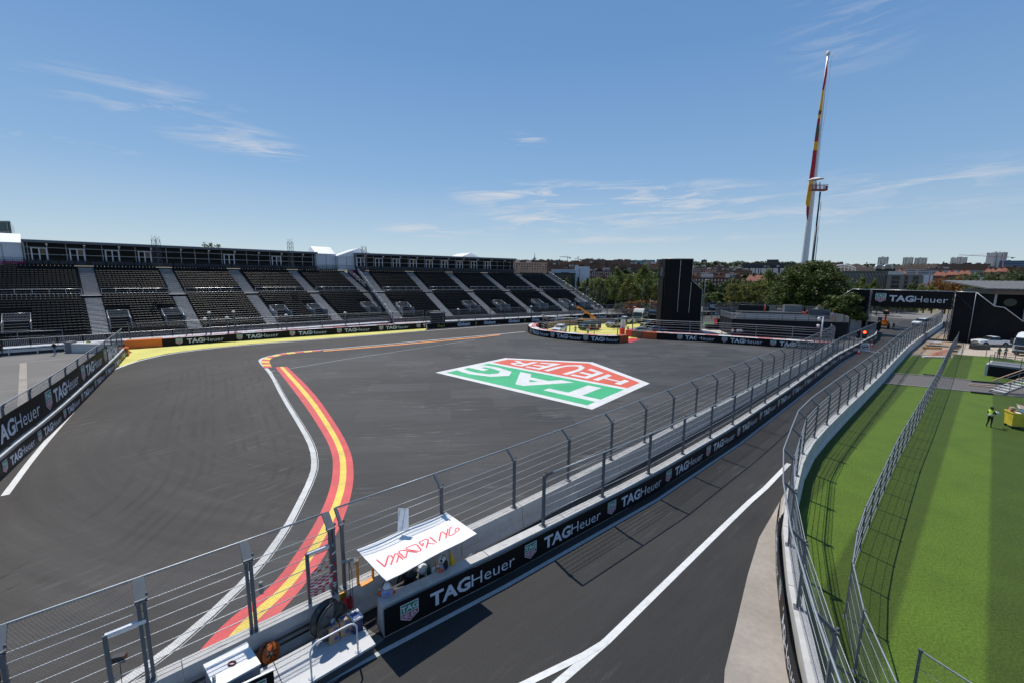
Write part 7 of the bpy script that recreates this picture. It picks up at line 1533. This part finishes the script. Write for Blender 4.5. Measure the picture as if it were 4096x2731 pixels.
p = at(1424, 2512, .35); t = thing('cooler', 'dark blue cooler with a pale lid on the deck by the boxes', 'cooler', p); mb = MB(); mb.box(p + V((0, 0, .22)), (.30, .40, .42), rz=RZ); mb.obj('body', mat('cooler_blue', (.02, .035, .10), .4, .1, 3), t); mb = MB(); mb.box(p + V((0, 0, .46)), (.32, .42, .05), rz=RZ); mb.obj('lid', M_WV, t); mb = MB(); mb.box(p + V((0, -.02, .49)), (.2, .26, .02), rz=RZ + .2); mb.obj('handle_recess', M_BLUEP, t)
# big black cable drum
def drum(label, c, r, wd, m, ax, name='cable_drum'):
    t = thing(name, label, 'cable drum', c); Q = ax.to_track_quat('Z', 'Y').to_matrix(); 
    for s in (-wd / 2, wd / 2):
        mb = MB(); ring = lambda rr, h: mb.tube([V(c) + Q @ V((rr * math.cos(2 * PI * k / 24), rr * math.sin(2 * PI * k / 24), s)) for k in range(24)], h, 6, closed=True)
        mb.lathe([(r * .96, s - .012), (r * .96, s + .012)], c, 28, mtx=Q); ring(r, .018); ring(r * .66, .012); o = mb.obj('flange', m, t)
        mb = MB()
        for k in range(6): a = 2 * PI * k / 6; mb.bar(V(c) + Q @ V((r * .2 * math.cos(a), r * .2 * math.sin(a), s + .02)), V(c) + Q @ V((r * .62 * math.cos(a), r * .62 * math.sin(a), s + .02)), .03)
        mb.obj('spoke', M_DARKPL, o)
    mb = MB(); mb.lathe([(r * .62, -wd / 2 + .02), (r * .62, wd / 2 - .02)], c, 20, mtx=Q); mb.obj('wound_cable', M_DARKPL, t)
    mb = MB(); mb.lathe([(r * .16, -wd * .62), (r * .16, wd * .62)], c, 12, mtx=Q); mb.obj('hub', M_GALV, t); return t
M_DRUM = mat('drum_grey', (.055, .055, .055), .35, .2, 4)
c = at(1315, 2475, .95); drum('big black cable drum standing against the near wall', c, .52, .34, M_DRUM, (WN + WD * .35 + V((0, 0, .12))).normalized())
c = at(1075, 2610, .45); drum('small orange cable reel on the ground by the near wall', c, .26, .2, mat('reel_orange', (.50, .12, .02), .45, .15, 3), (WN + WD * .5 + V((0, 0, .35))).normalized(), 'cable_reel')
R_ = random.Random(4); t = thing('loose_cable', 'black cables coiled on the ground between the orange reel and the drum', 'cable', w(-2, .9)); 
for k in range(9):
    mb = MB(); s0 = -3.4 + .25 * k; pts = [w(s0 + i * R_.uniform(.18, .3), .75 + .35 * math.sin(i * .8 + k) * R_.random(), .05 + .02 * k) for i in range(8)]; mb.tube(smooth3(pts) if False else pts, .012, 5); mb.obj('cable', M_DARKPL, t)
for k in range(4): mb = MB(); cc = w(-1.9, 1.0, .05 + .03 * k); mb.tube([cc + V(((.30 + .03 * k) * math.cos(a), (.30 + .02 * k) * math.sin(a), 0)) for a in [2 * PI * i / 18 for i in range(18)]], .017, 5, closed=True); mb.obj('coil', M_DARKPL, t)
for z in (.62, .46): t = thing('conduit', 'upper' * (z > .5) + 'lower' * (z < .5) + ' black conduit pipe along the face of the near wall', 'pipe', w(-3, .34, z)); mb = MB(); mb.tube([w(-7, .30 + (.62 - z) * .3, z), w(-3, .31 + (.62 - z) * .3, z - .02), w(-.4, .30 + (.62 - z) * .3, z)], .035, 8); mb.obj('pipe', M_DARKPL, t)
# white cabinet
zc = 1.2; ca, cb, cc_, cd = at(780 + 110 / 3.015, 2350 + 925 / 3.015, zc), at(780 + 620 / 3.015, 2350 + 662 / 3.015, zc), at(780 + 782 / 3.015, 2350 + 915 / 3.015, zc), None; cd = ca + (cc_ - cb)
t = thing('equipment_cabinet', 'white metal equipment cabinet at the bottom left against the near wall', 'cabinet', (ca.x, ca.y, 0))
mb = MB(); mb.prism([V((q.x, q.y, 0)) for q in (ca, cd, cc_, cb)], zc - .04); mb.obj('body', mat('cabinet_side', (.30, .32, .36), .5, .05, 2), t); mb = MB(); k = (ca + cb + cc_ + cd) / 4; mb.prism([V((k.x + (q.x - k.x) * 1.04, k.y + (q.y - k.y) * 1.04, zc - .038)) for q in (ca, cd, cc_, cb)], .05); mb.obj('lid', M_WV, t)
mb = MB(); mb.tube([k + V((.09 * math.cos(a), .06 * math.sin(a), .03)) for a in [2 * PI * i / 12 for i in range(12)]], .022, 6, closed=True); mb.obj('handle', mat('maroon', (.12, .01, .02), .4, .1), t); mb = MB(); mb.lathe([(.04, 0), (.04, .12)], k - WD * .42 - WN * -.25 + V((0, 0, .012)), 10); mb.obj('vent_pipe', M_GALV, t)
mb = MB(); n_ = (cc_ - cb).normalized(); f0 = cd + n_ * .008; ddv = (cc_ - cd); mb.add([f0 + ddv * .35 + V((0, 0, -.5)), f0 + ddv * .85 + V((0, 0, -.5)), f0 + ddv * .85 + V((0, 0, -.38)), f0 + ddv * .35 + V((0, 0, -.38))], [(0, 1, 2, 3)]); mb.obj('grille', M_PANEL, t)
# black board with a white outlined badge, seen cut at the bottom edge
b0, b1 = at(780 + 600 / 3.015, 2350 + 1149 / 3.015, 1.25), at(780 + 945 / 3.015, 2350 + 985 / 3.015, 1.25); bd = (b1 - b0).normalized(); bn = V((bd.y, -bd.x, 0)); b0 = b1 - bd * 2.4
t = thing('pit_board', 'black board with a watch badge cut by the bottom edge below the white cabinet', 'sign', b0); mb = MB(); mb.prism([V((q.x, q.y, .36)) for q in (b0, b1, b1 - bn * .05, b0 - bn * .05)], .89); mb.obj('board', M_BAN, t)
mb = MB(); bp_ = Path([b0, b1]); shield(mb, lambda x, y, ly: bp_.pt(bp_.len - .42 + x * .5, .004 * ly, .82 + y * .6)); mb.obj('lettering', [M_LET, M_LETG, M_LETR], t); mb = MB(); mb.bar(V((b0.x, b0.y, 1.26)), V((b1.x, b1.y, 1.26)), .06, .02); mb.obj('edge', M_WV, t)
# things on the shelf of the marshal post
def blob(mb, c, r, seed, n=9): 
    R2 = random.Random(seed); mb.lathe([(r[0] * (.5 + .5 * R2.random()), 0), (r[0] * R2.uniform(.9, 1.1), r[2] * .3), (r[0] * R2.uniform(.85, 1.05), r[2] * .6), (r[0] * .5, r[2] * .92), (.02, r[2])], c, n, sm=True)
p = at(1634, 2330, .72); t = thing('shelf_table', 'low dark table behind the bannered wall under the canopy', 'table', (p.x, p.y, 0)); mb = MB(); mb.box((p.x, p.y, .66), (1.3, .5, .05), rz=RZ); mb.obj('tabletop', M_DARKPL, t)
for s in (-.6, .6): mb = MB(); q = p + WD * s; mb.bar((q.x, q.y, 0), (q.x, q.y, .64), .05); mb.obj('leg', M_DARKPL, t)
p = at(1640, 2310, .75); t = thing('backpack', 'black backpack lying on the table under the canopy', 'backpack', p); mb = MB(); blob(mb, p, (.26, .2, .38), 3, 11); mb.obj('bag', mat('bag_black', (.012, .012, .013), .55, .3, 12, .4), t); mb = MB(); mb.tube([p + WD * -.2 + V((0, 0, .05)), p + WD * -.28 + V((0, 0, .3)), p + WD * -.1 + V((0, 0, .42))], .03, 5); mb.obj('strap', M_DARKPL, t)
p = at(1612, 2320, .78); t = thing('rolled_flags', 'bundle of rolled flags in red, green and black leaning on the backpack', 'flags', p)
for k, m in enumerate((M_DARKPL, CL['green'], CL['red'], M_DARKPL)): mb = MB(); a = p + WD * (-.22 + .05 * k) + V((0, 0, -.02)); mb.tube([a, a + WD * .25 + WN * -.15 + V((0, 0, .35)), a + WD * .5 + WN * -.3 + V((0, 0, .62))], [.03, .045, .02], 6); mb.obj('flag_roll', m, t)
p = at(1690, 2285, .8); tag(MB().lathe([(.16, 0), (.2, .1), (.15, .24), (.03, .3)], p, 9, sm=False).obj('helmet_bag', M_WV), 'white silver bag beside the black backpack', 'bag')
p = at(1716, 2300, .75); tag(MB().lathe([(.07, 0), (.08, .2), (.07, .3), (.03, .36), (.03, .42)], p, 10).obj('thermos', mat('bottle_green', (.01, .07, .06), .3, .1)), 'dark green flask right of the white bag', 'flask')
p = at(1744, 2282, .85); t = thing('cool_box', 'dark blue cool box with a pale lid in front of the second marshal', 'cooler', p); mb = MB(); mb.box(p - V((0, 0, .1)), (.34, .28, .26), rz=RZ); mb.obj('body', MATS['cooler_blue'], t); mb = MB(); mb.box(p + V((0, 0, .05)), (.36, .3, .04), rz=RZ); mb.obj('lid', M_WV, t)
p = at(1815, 2280, .55); t = thing('flag', 'yellow flag furled on a stick leaning behind the wall at the post', 'flag', p); mb = MB(); tip_ = at(1801, 2205, 1.75); mb.tube([p, p + (tip_ - p) * .5, tip_], [.16, .10, .02], 9, sm=True); mb.obj('cloth', mat('flag_gold', (.70, .45, .01), .6, .12, 4), t); mb = MB(); mb.tube([p + V((0, 0, -.3)), tip_ + (tip_ - p) * .3], .012, 5); mb.obj('stick', M_WOOD, t)
p = at(1743, 2265, 1.0); t = thing('flag', 'orange rolled flag on a stick standing left of the second marshal', 'flag', p); mb = MB(); mb.tube([p, p + V((-.02, .02, .5))], [.03, .02], 6); mb.obj('cloth', MATS['flag_gold'], t); mb = MB(); mb.tube([p - V((0, 0, .7)), p + V((-.02, .02, .6))], .01, 5); mb.obj('stick', M_WOOD, t)
p = at(1868, 2270, .5); t = thing('folded_chairs', 'cream folded chair legs sticking up behind the wall', 'chair', p); mb = MB()
for k in range(5): a = p + WD * (.07 * k); mb.bar(a, a + V((.05 - .03 * k, .05, .42)), .035); mb.bar(a + V((.1, -.05, 0)), a + V((.0, .08, .4)), .03)
mb.obj('frame', mat('cream_plastic', (.45, .42, .36), .5, .1), t)
p = at(1920, 2245, .5); tag(MB().lathe([(.16, 0), (.2, .15), (.12, .34), (.03, .4)], p, 8).obj('bag', mat('pink_cloth', (.55, .28, .26), .7, .2, 6)), 'pink cloth bag in the gap behind the wall, at the end of the outer fence', 'bag')
p = at(1383, 2440, .35); t = thing('fire_extinguisher', 'red fire extinguishers bundled at the end of the near wall', 'extinguisher', p)
for k in range(2): mb = MB(); mb.lathe([(.07, 0), (.075, .05), (.075, .38), (.03, .46), (.03, .5)], p + WD * (.16 * k), 10); mb.obj('bottle', M_REDV, t)
p = at(1362, 2400, .6); tag(MB().box(p, (.34, .06, .5), rz=RZ).obj('yellow_case', mat('case_yellow', (.65, .36, .01), .5, .1)), 'yellow case leaning against the near wall behind the drum', 'case')
p = at(1046, 2360, 2.0); t = thing('fence_lamp', 'small grey lamp unit clamped to the near fence post', 'lamp', p); mb = MB(); mb.lathe([(.05, -.1), (.07, -.05), (.07, .05), (.05, .1)], p, 10); mb.lathe([(.06, -.04), (.06, .12)], p + V((-.02, .02, .14)), 8); mb.obj('housing', M_FRAME, t)
p = at(478, 2630, 1.9); t = thing('loudspeaker', 'small black speaker box on the fence at the bottom left', 'speaker', p); mb = MB(); mb.box(p, (.26, .14, .17), rz=.3); mb.obj('box', M_DARKPL, t); mb = MB(); mb.tube([p, p - V((.02, .02, .9))], .008, 4); mb.obj('cable', M_DARKPL, t)
# ---- pit exit lights, cones, board
p = at(3436, 1405); t = thing('traffic_light', 'twin traffic light on a post at the pit exit, one red lamp lit', 'traffic light', p)
mb = MB(); mb.tube([p, p + V((0, 0, 3.4))], .05, 6); mb.obj('post', M_POST, t); n_ = V((-.74, -.67, 0)); s_ = V((.67, -.74, 0))
for k, q in enumerate((-.38, .42)):
    c = p + s_ * q + V((0, 0, 2.75)); mb = MB(); mb.box(c, (.24, .52, 1.25), rz=RZ); o = mb.obj('lamp_head', M_PANEL, t)
    for z in (.36, -.25):
        mb = MB(); cc = c + n_ * .14 + V((0, 0, z)); Q = n_.to_track_quat('Z', 'Y').to_matrix(); mb.lathe([(.20, 0), (.17, .05), (.02, .07)], cc, 14, mtx=Q); lit = k == 1 and z > 0; mb.obj('red_lamp' if lit else 'lamp', mat('red_light', (.6, .02, .01), .3, .02, emit=(1, .04, .01, 9)) if lit else M_DARKPL, o)
p = at(3459, 1406); t = thing('speed_board', 'white board with a black struck oval below the pit exit lights', 'sign', p); c = p + V((0, 0, .75)); mb = MB(); mb.box(c, (.06, 1.05, 1.2), rz=RZ); mb.obj('panel', M_WV, t)
mb = MB(); n = 20; cc = c + n_ * .036; mb.strip([cc + s_ * (.40 * math.cos(a)) + V((0, 0, .40 * math.sin(a))) for a in [2 * PI * i / n for i in range(n + 1)]], [cc + s_ * (.33 * math.cos(a)) + V((0, 0, .33 * math.sin(a))) for a in [2 * PI * i / n for i in range(n + 1)]]); mb.bar(cc + s_ * -.26 + V((0, 0, -.12)), cc + s_ * .26 + V((0, 0, .12)), .02, .16); mb.obj('print', M_BAN, t)
M_CONE = mat('cone_red', (.60, .05, .03), .5, .05)
for px, py, lab in ((3435, 1414, 'red and white traffic cone in front of the pit exit lights'), (3487, 1386, 'red and white traffic cone farther up the pit exit')):
    p = at(px, py); t = thing('traffic_cone', lab, 'cone', p, 'pit exit cones'); mb = MB(); mb.box(p + V((0, 0, .03)), (.45, .45, .06)); mb.lathe([(.18, .06), (.13, .32)], p, 12); mb.lathe([(.09, .55), (.035, .80)], p, 12); mb.obj('cone', M_CONE, t); mb = MB(); mb.lathe([(.131, .32), (.091, .55)], p, 12); mb.obj('band', M_WV, t)
line('pit_exit_bar', [at(3460, 1403), at(3590, 1416)], .18, .018, M_WHITE)
p = at(3575, 1322); t = thing('display_board', 'black display board on the pit wall before the footbridge', 'board', p); p = PO.pt(PO.len - 9.5, -.8); mb = MB(); mb.box((p.x, p.y, 2.1), (.15, 2.2, 1.6), rz=RZ); mb.obj('board', M_BAN, t); mb = MB(); mb.bar((p.x, p.y, 0), (p.x, p.y, 2), .1); mb.obj('leg', M_POST, t)
# camera mast by the pit wall
p = at(3279, 1382); t = thing('camera_mast', 'white mast carrying two domed cameras at the end of the inner fence', 'mast', p); mb = MB(); mb.tube([p, p + V((0, 0, 5.0))], .11, 8); mb.bar(p + V((0, 0, 4.95)), p + V((-.7, .1, 4.95)), .1); mb.obj('pole', M_ALU, t)
for z in (4.6, 3.4): mb = MB(); mb.lathe([(.12, -.28), (.24, -.1), (.24, .1), (.15, .25)], p + V((-.62, .1, z)), 10); mb.obj('camera', M_WV, t)
# yellow waste container
bA, bB, bC = [at(3880 + x / 7.125, 1560 + y / 7.125) for x, y in ((925, 985), (1160, 1100), (1500, 1130))]
t = thing('waste_container', 'battered yellow wheeled waste container full of scrap at the right edge of the turf', 'container', bB)
e1 = (bC - bB); e1 = e1.normalized(); e2 = (bA - bB).normalized(); bm = lambda x, y, z: V((bB.x, bB.y, 0)) + e1 * x + e2 * y + V((0, 0, z))
M_BIN = mat('bin_yellow', (.62, .47, .045), .5, .14, 3, var2=.2, scale2=2)
mb = MB(); lo = [bm(.06, .06, .22), bm(1.14, .06, .22), bm(1.14, 1.0, .22), bm(.06, 1.0, .22)]; hi = [bm(0, 0, 1.25), bm(1.25, 0, 1.25), bm(1.25, 1.1, 1.25), bm(0, 1.1, 1.25)]; il = [bm(.1, .1, 1.0), bm(1.15, .1, 1.0), bm(1.15, 1.0, 1.0), bm(.1, 1.0, 1.0)]
mb.add(lo + hi + il, [(0, 1, 5, 4), (1, 2, 6, 5), (2, 3, 7, 6), (3, 0, 4, 7), (3, 2, 1, 0), (4, 5, 9, 8), (5, 6, 10, 9), (6, 7, 11, 10), (7, 4, 8, 11), (8, 9, 10, 11)]); mb.obj('tub', M_BIN, t)
mb = MB()
for a, b in ((0, 1), (1, 2), (2, 3), (3, 0)): mb.bar(hi[a], hi[b], .08, .07)
mb.obj('rim', M_BIN, t)
for x, y in ((.15, .12), (1.05, .12), (1.05, .95), (.15, .95)): mb = MB(); mb.lathe([(.10, -.03), (.11, 0), (.10, .03)], bm(x, y, .11), 12, mtx=Matrix.Rotation(PI / 2, 3, 'X')); mb.box(bm(x, y, .19), (.1, .05, .08)); mb.obj('wheel', TYRE, t)
PLY = mat('plywood', (.50, .34, .23), .7, .12, 3)
sc = [('plank', 'striped plank leaning out of the yellow container', (.9, .7, 1.55), (.75, .3, .03), .5, M_WV), ('scrap_board', 'plywood board leaning out of the yellow container', (1.0, .85, 1.6), (.8, .5, .03), .45, PLY), ('carton', 'torn cardboard box on the left rim of the yellow container', (.22, .7, 1.42), (.28, .25, .34), .15, M_CARD), ('glass_sheet', 'greenish glass sheet across the yellow container', (.85, .35, 1.40), (.9, .6, .02), .35, mat('pane_green', (.10, .17, .16), .15, .2)), ('paper_sheet', 'white sheet at the front rim of the yellow container', (.45, .18, 1.30), (.5, .3, .02), .1, M_WV), ('scrap_board', 'brown board end between carton and glass in the container', (.42, .5, 1.36), (.5, .14, .04), -.5, PLY)]
for n, lab, c, d, tilt, m in sc: Q = Matrix.Rotation(math.atan2(e1.y, e1.x), 4, 'Z') @ Matrix.Rotation(tilt, 4, 'X') @ Matrix.Rotation(tilt * .6, 4, 'Y'); tag(MB().box((0, 0, 0), d, mtx=Matrix.Translation(bm(*c)) @ Q).obj(n, m), lab, n.replace('_', ' '))
# planks, blocks and stuff around the path and the earth strip
for i, (a, b, lab) in enumerate((((3875, 1535), (3980, 1542), 'long pale plank on the service path, upper one'), ((3872, 1540), (4012, 1554), 'long pale plank on the service path, lower one'))): A_, B_ = at(*a), at(*b); tag(MB().bar(A_ + V((0, 0, .06 + .03 * i)), B_ + V((0, 0, .06 + .03 * i)), .16, .05).obj('plank', PLY), lab, 'plank')
for px, py, L, lab in ((3926, 1574, 1.6, 'black rubber block on the near edge of the path'), (3958, 1532, 3.0, 'long black rubber kerb on the far edge of the path'), (3720, 1502, 1.2, 'black block at the path edge left of the mesh fence')): p = at(px, py); tag(MB().box(p + V((0, 0, .09)), (L, .25, .18), rz=-.45).obj('rubber_block', M_DARKPL), lab, 'block')
for i, (px, py, lab) in enumerate(((3815, 1406, 'grey fence foot on the gravel, nearest to the turf'), (3822, 1395, 'grey fence foot on the gravel, second from the turf'), (3832, 1388, 'pair of grey fence feet stacked on the gravel'), (3826, 1383, 'small grey fence foot farthest from the turf'))): p = at(px, py); tag(MB().box(p + V((0, 0, .1)), (.9, .45, .2 + .06 * (i == 2)), rz=.2).obj('base_block', M_DKST), lab, 'fence foot')
for i, (px, lab) in enumerate(((3905, 'low black crate on the gravel, left of two'), (3932, 'low black crate on the gravel with white things on top, right of two'))): p = at(px, 1396); mb = MB(); mb.box(p + V((0, 0, .4)), (1.5 if i == 0 else 1.3, 1.0, .8), rz=-.1); o = tag(mb.obj('crate', M_DARKPL), lab, 'crate'); 
for i, (x0, lab) in enumerate(((3716, 'left grey panel of three lying on the earth by the footbridge foot'), (3736, 'middle grey panel of three lying on the earth by the footbridge foot'), (3762, 'right grey panel of three lying on the earth by the footbridge foot'))): p = at(x0 + 8, 1384 + i); tag(MB().box(p + V((0, 0, .12)), (1.4, .95, .08), rz=-.3).obj('flat_panel', mat('blue_grey_panel', (.13, .15, .17), .5, .1)), lab, 'panel')
p = at(3740, 1374); tag(MB().box(p + V((0, 0, .3)), (1.8, .9, .1), rz=-.3).obj('pale_panel', M_TENTW), 'pale panel lying behind the three grey panels', 'panel')
for i in range(3): A_, B_ = at(3690, 1391 + i * 2.5), at(3766, 1393 + i * 2.5); tag(MB().bar(A_ + V((0, 0, .12)), B_ + V((0, 0, .12)), .10).obj('timber_bar', mat('orange_timber', (.45, .20, .06), .6, .1)), ['back', 'middle', 'front'][i] + ' bar of the three orange timber bars lying on the earth', 'bar')
R_ = random.Random(6); mb = MB(); ps = ats([(3704, 1430), (3780, 1434), (3790, 1400), (3745, 1412)])
for k in range(130):
    a, b = R_.random(), R_.random(); p = (ps[0] * (1 - a) + ps[1] * a) * (1 - b) + (ps[3] * (1 - a) + ps[2] * a) * b; q = p + V((R_.uniform(-.6, .6), R_.uniform(-.6, .6), 0)); mb.bar(p + V((0, 0, .05 + R_.random() * .25)), q + V((0, 0, .05 + R_.random() * .2)), .05, .012)
tag(mb.obj('plastic_netting', mat('net_red', (.60, .10, .08), .5, .15)), 'crumpled red plastic netting lying at the end of the turf', 'netting', kind='stuff')
p = at(3735, 1430); tag(MB().box(p + V((0, 0, .12)), (3.0, .4, .2), rz=-.1).obj('white_sheet', M_WV), 'white sheet lying in front of the red netting', 'sheet')
# ---- left lot: drain grates, grey blocks, lamps behind the far barrier
g0, g1 = at(93, 1452), at(90, 1640); gp = Path([g0, g1]); t = thing('drain_grate', 'long pale slotted drain grate across the left lot', 'grate', g0); n = int(gp.len / .5)
for i in range(min(n, 70)): 
    a, b = gp.pt(i * .5 + .02, -.28), gp.pt(i * .5 + .48, .28); d = gp.pt(i * .5 + .02, .28); e = gp.pt(i * .5 + .48, -.28); mb = MB(); mb.prism([V((q.x, q.y, .006)) for q in (a, d, b, e)], .02); mb.obj('grate_plate', M_CONC, t)
line('slot_drain', ats([(95, 1449), (320, 1429)]), .22, .012, M_CONC)
q0, q1 = at(262, 1410), at(352, 1410); t = thing('block_wall', 'grey concrete blocks at the end of the far barrier, behind the left fence', 'barrier', q0); pp = Path([q0, q1 + V((3, 0, 0))])
for a, b in ((0, .8), (.85, 4.2), (4.25, pp.len)): mb = MB(); mb.prism([pp.pt(a), pp.pt(b), pp.pt(b, -.9), pp.pt(a, -.9)], 1.25 if a else 1.5); mb.obj('block', M_BLOCK if a else mat('grey_drum', (.15, .16, .17), .6, .1), t)
q0, q1 = at(0, 1412), at(250, 1404)
for i, px in enumerate((10, 130, 230)): pass
fence('low site fence in front of the left end of the left grandstand', ats([(-120, 1420), (20, 1412), (130, 1407), (260, 1402)]), z0=0, hb=2.9, ht=2.9, out=0, spacing=4.2, net=0, cables=3, w=.07, d=.07, rail=.03, cab_r=.015)
for i, px in enumerate((393, 530, 672, 907, 1148, 1408, 1775, 1945, 2053)):
    p = at(px, 1372 - px * .024); g_ = PF.pt(min(PF.len, max(0, (p - PF.p[0]).length)), -2.0) if px < 1700 else PG.pt(max(0, (px - 1709) * .12), -.9); tp_ = thing('trackside_lamp', ['white capped camera post ' + s for s in ('behind the end of the left fence', 'left of the second watch name', 'above the second watch name', 'right of the third aisle foot', 'behind the third watch name', 'behind the pen written place name', 'at the first company name', 'at the third company name', 'left of the island barrier')][i], 'camera post', g_)
    mb = MB(); h_ = 4.6 if i in (1, 3) else 3.7; mb.bar(g_, g_ + V((0, 0, h_)), .13); mb.obj('post', M_POST, tp_); mb = MB(); mb.lathe([(.26, 0), (.28, .12), (.16, .25)], g_ + V((0, 0, h_)), 10); mb.obj('cap', M_WV, tp_)
p = PF.pt(52, -2.4); t = thing('marshal_hut', 'small black hut with a grey roof behind the far barrier', 'hut', p); rzf = math.atan2(PF.at(52)[1].y, PF.at(52)[1].x); mb = MB(); mb.box(p + V((0, 0, 1.5)), (3.0, 1.6, 2.9), rz=rzf); mb.obj('hut_body', M_PANEL, t); mb = MB(); mb.box(p + V((0, 0, 3.0)), (3.3, 1.9, .15), rz=rzf); mb.obj('roof', M_FASC, t)
# street lamps and tall masts in the trees
for px, pt, pb, y, lab in ((2378, 1078, 1240, 150, 'tall grey lighting mast in front of the trees, left'), (2345, 1158, 1226, 140, 'short street lamp by the grandstand end'), (2630, 1120, 1200, 160, 'street lamp with a curved arm in the yellow trees'), (2601, 1205, 1262, 125, 'white camera post with a hooked top left of the black tower'), (2822, 1120, 1320, 105, 'thin dark pole just right of the black tower')):
    a = aty(px, pt, y); t = thing('lamp_post', lab, 'lamp post', (a.x, y, 0)); mb = MB(); mb.tube([(a.x, y, 0), (a.x, y, a.z - .5), (a.x + .15, y, a.z), (a.x + .7, y, a.z + .1)], [.14, .09, .07, .06], 6); mb.obj('pole', M_SCAF, t); mb = MB(); mb.box((a.x + .8, y, a.z + .05), (.6, .25, .12)); mb.obj('lamp_head', M_WV, t)
t = thing('safety_car_board', 'small lit white board reading VSC on a post right of the black tower', 'sign', at(2850, 1262)); p = aty(2850, 1226, 120); mb = MB(); mb.box(p, (1.9, .15, 2.2)); mb.obj('panel', CL['navy'], t); mb = MB(); tx = text2d('VSC', .03); lay(mb, tx, lambda x, y: V((p.x - .78 + x * .66, p.y - .085, p.z - .45 + y * .95))); mb.obj('lettering', M_WV, t); mb = MB(); mb.bar((p.x, p.y, 0), (p.x, p.y, p.z), .15); mb.obj('post', M_POST, t)
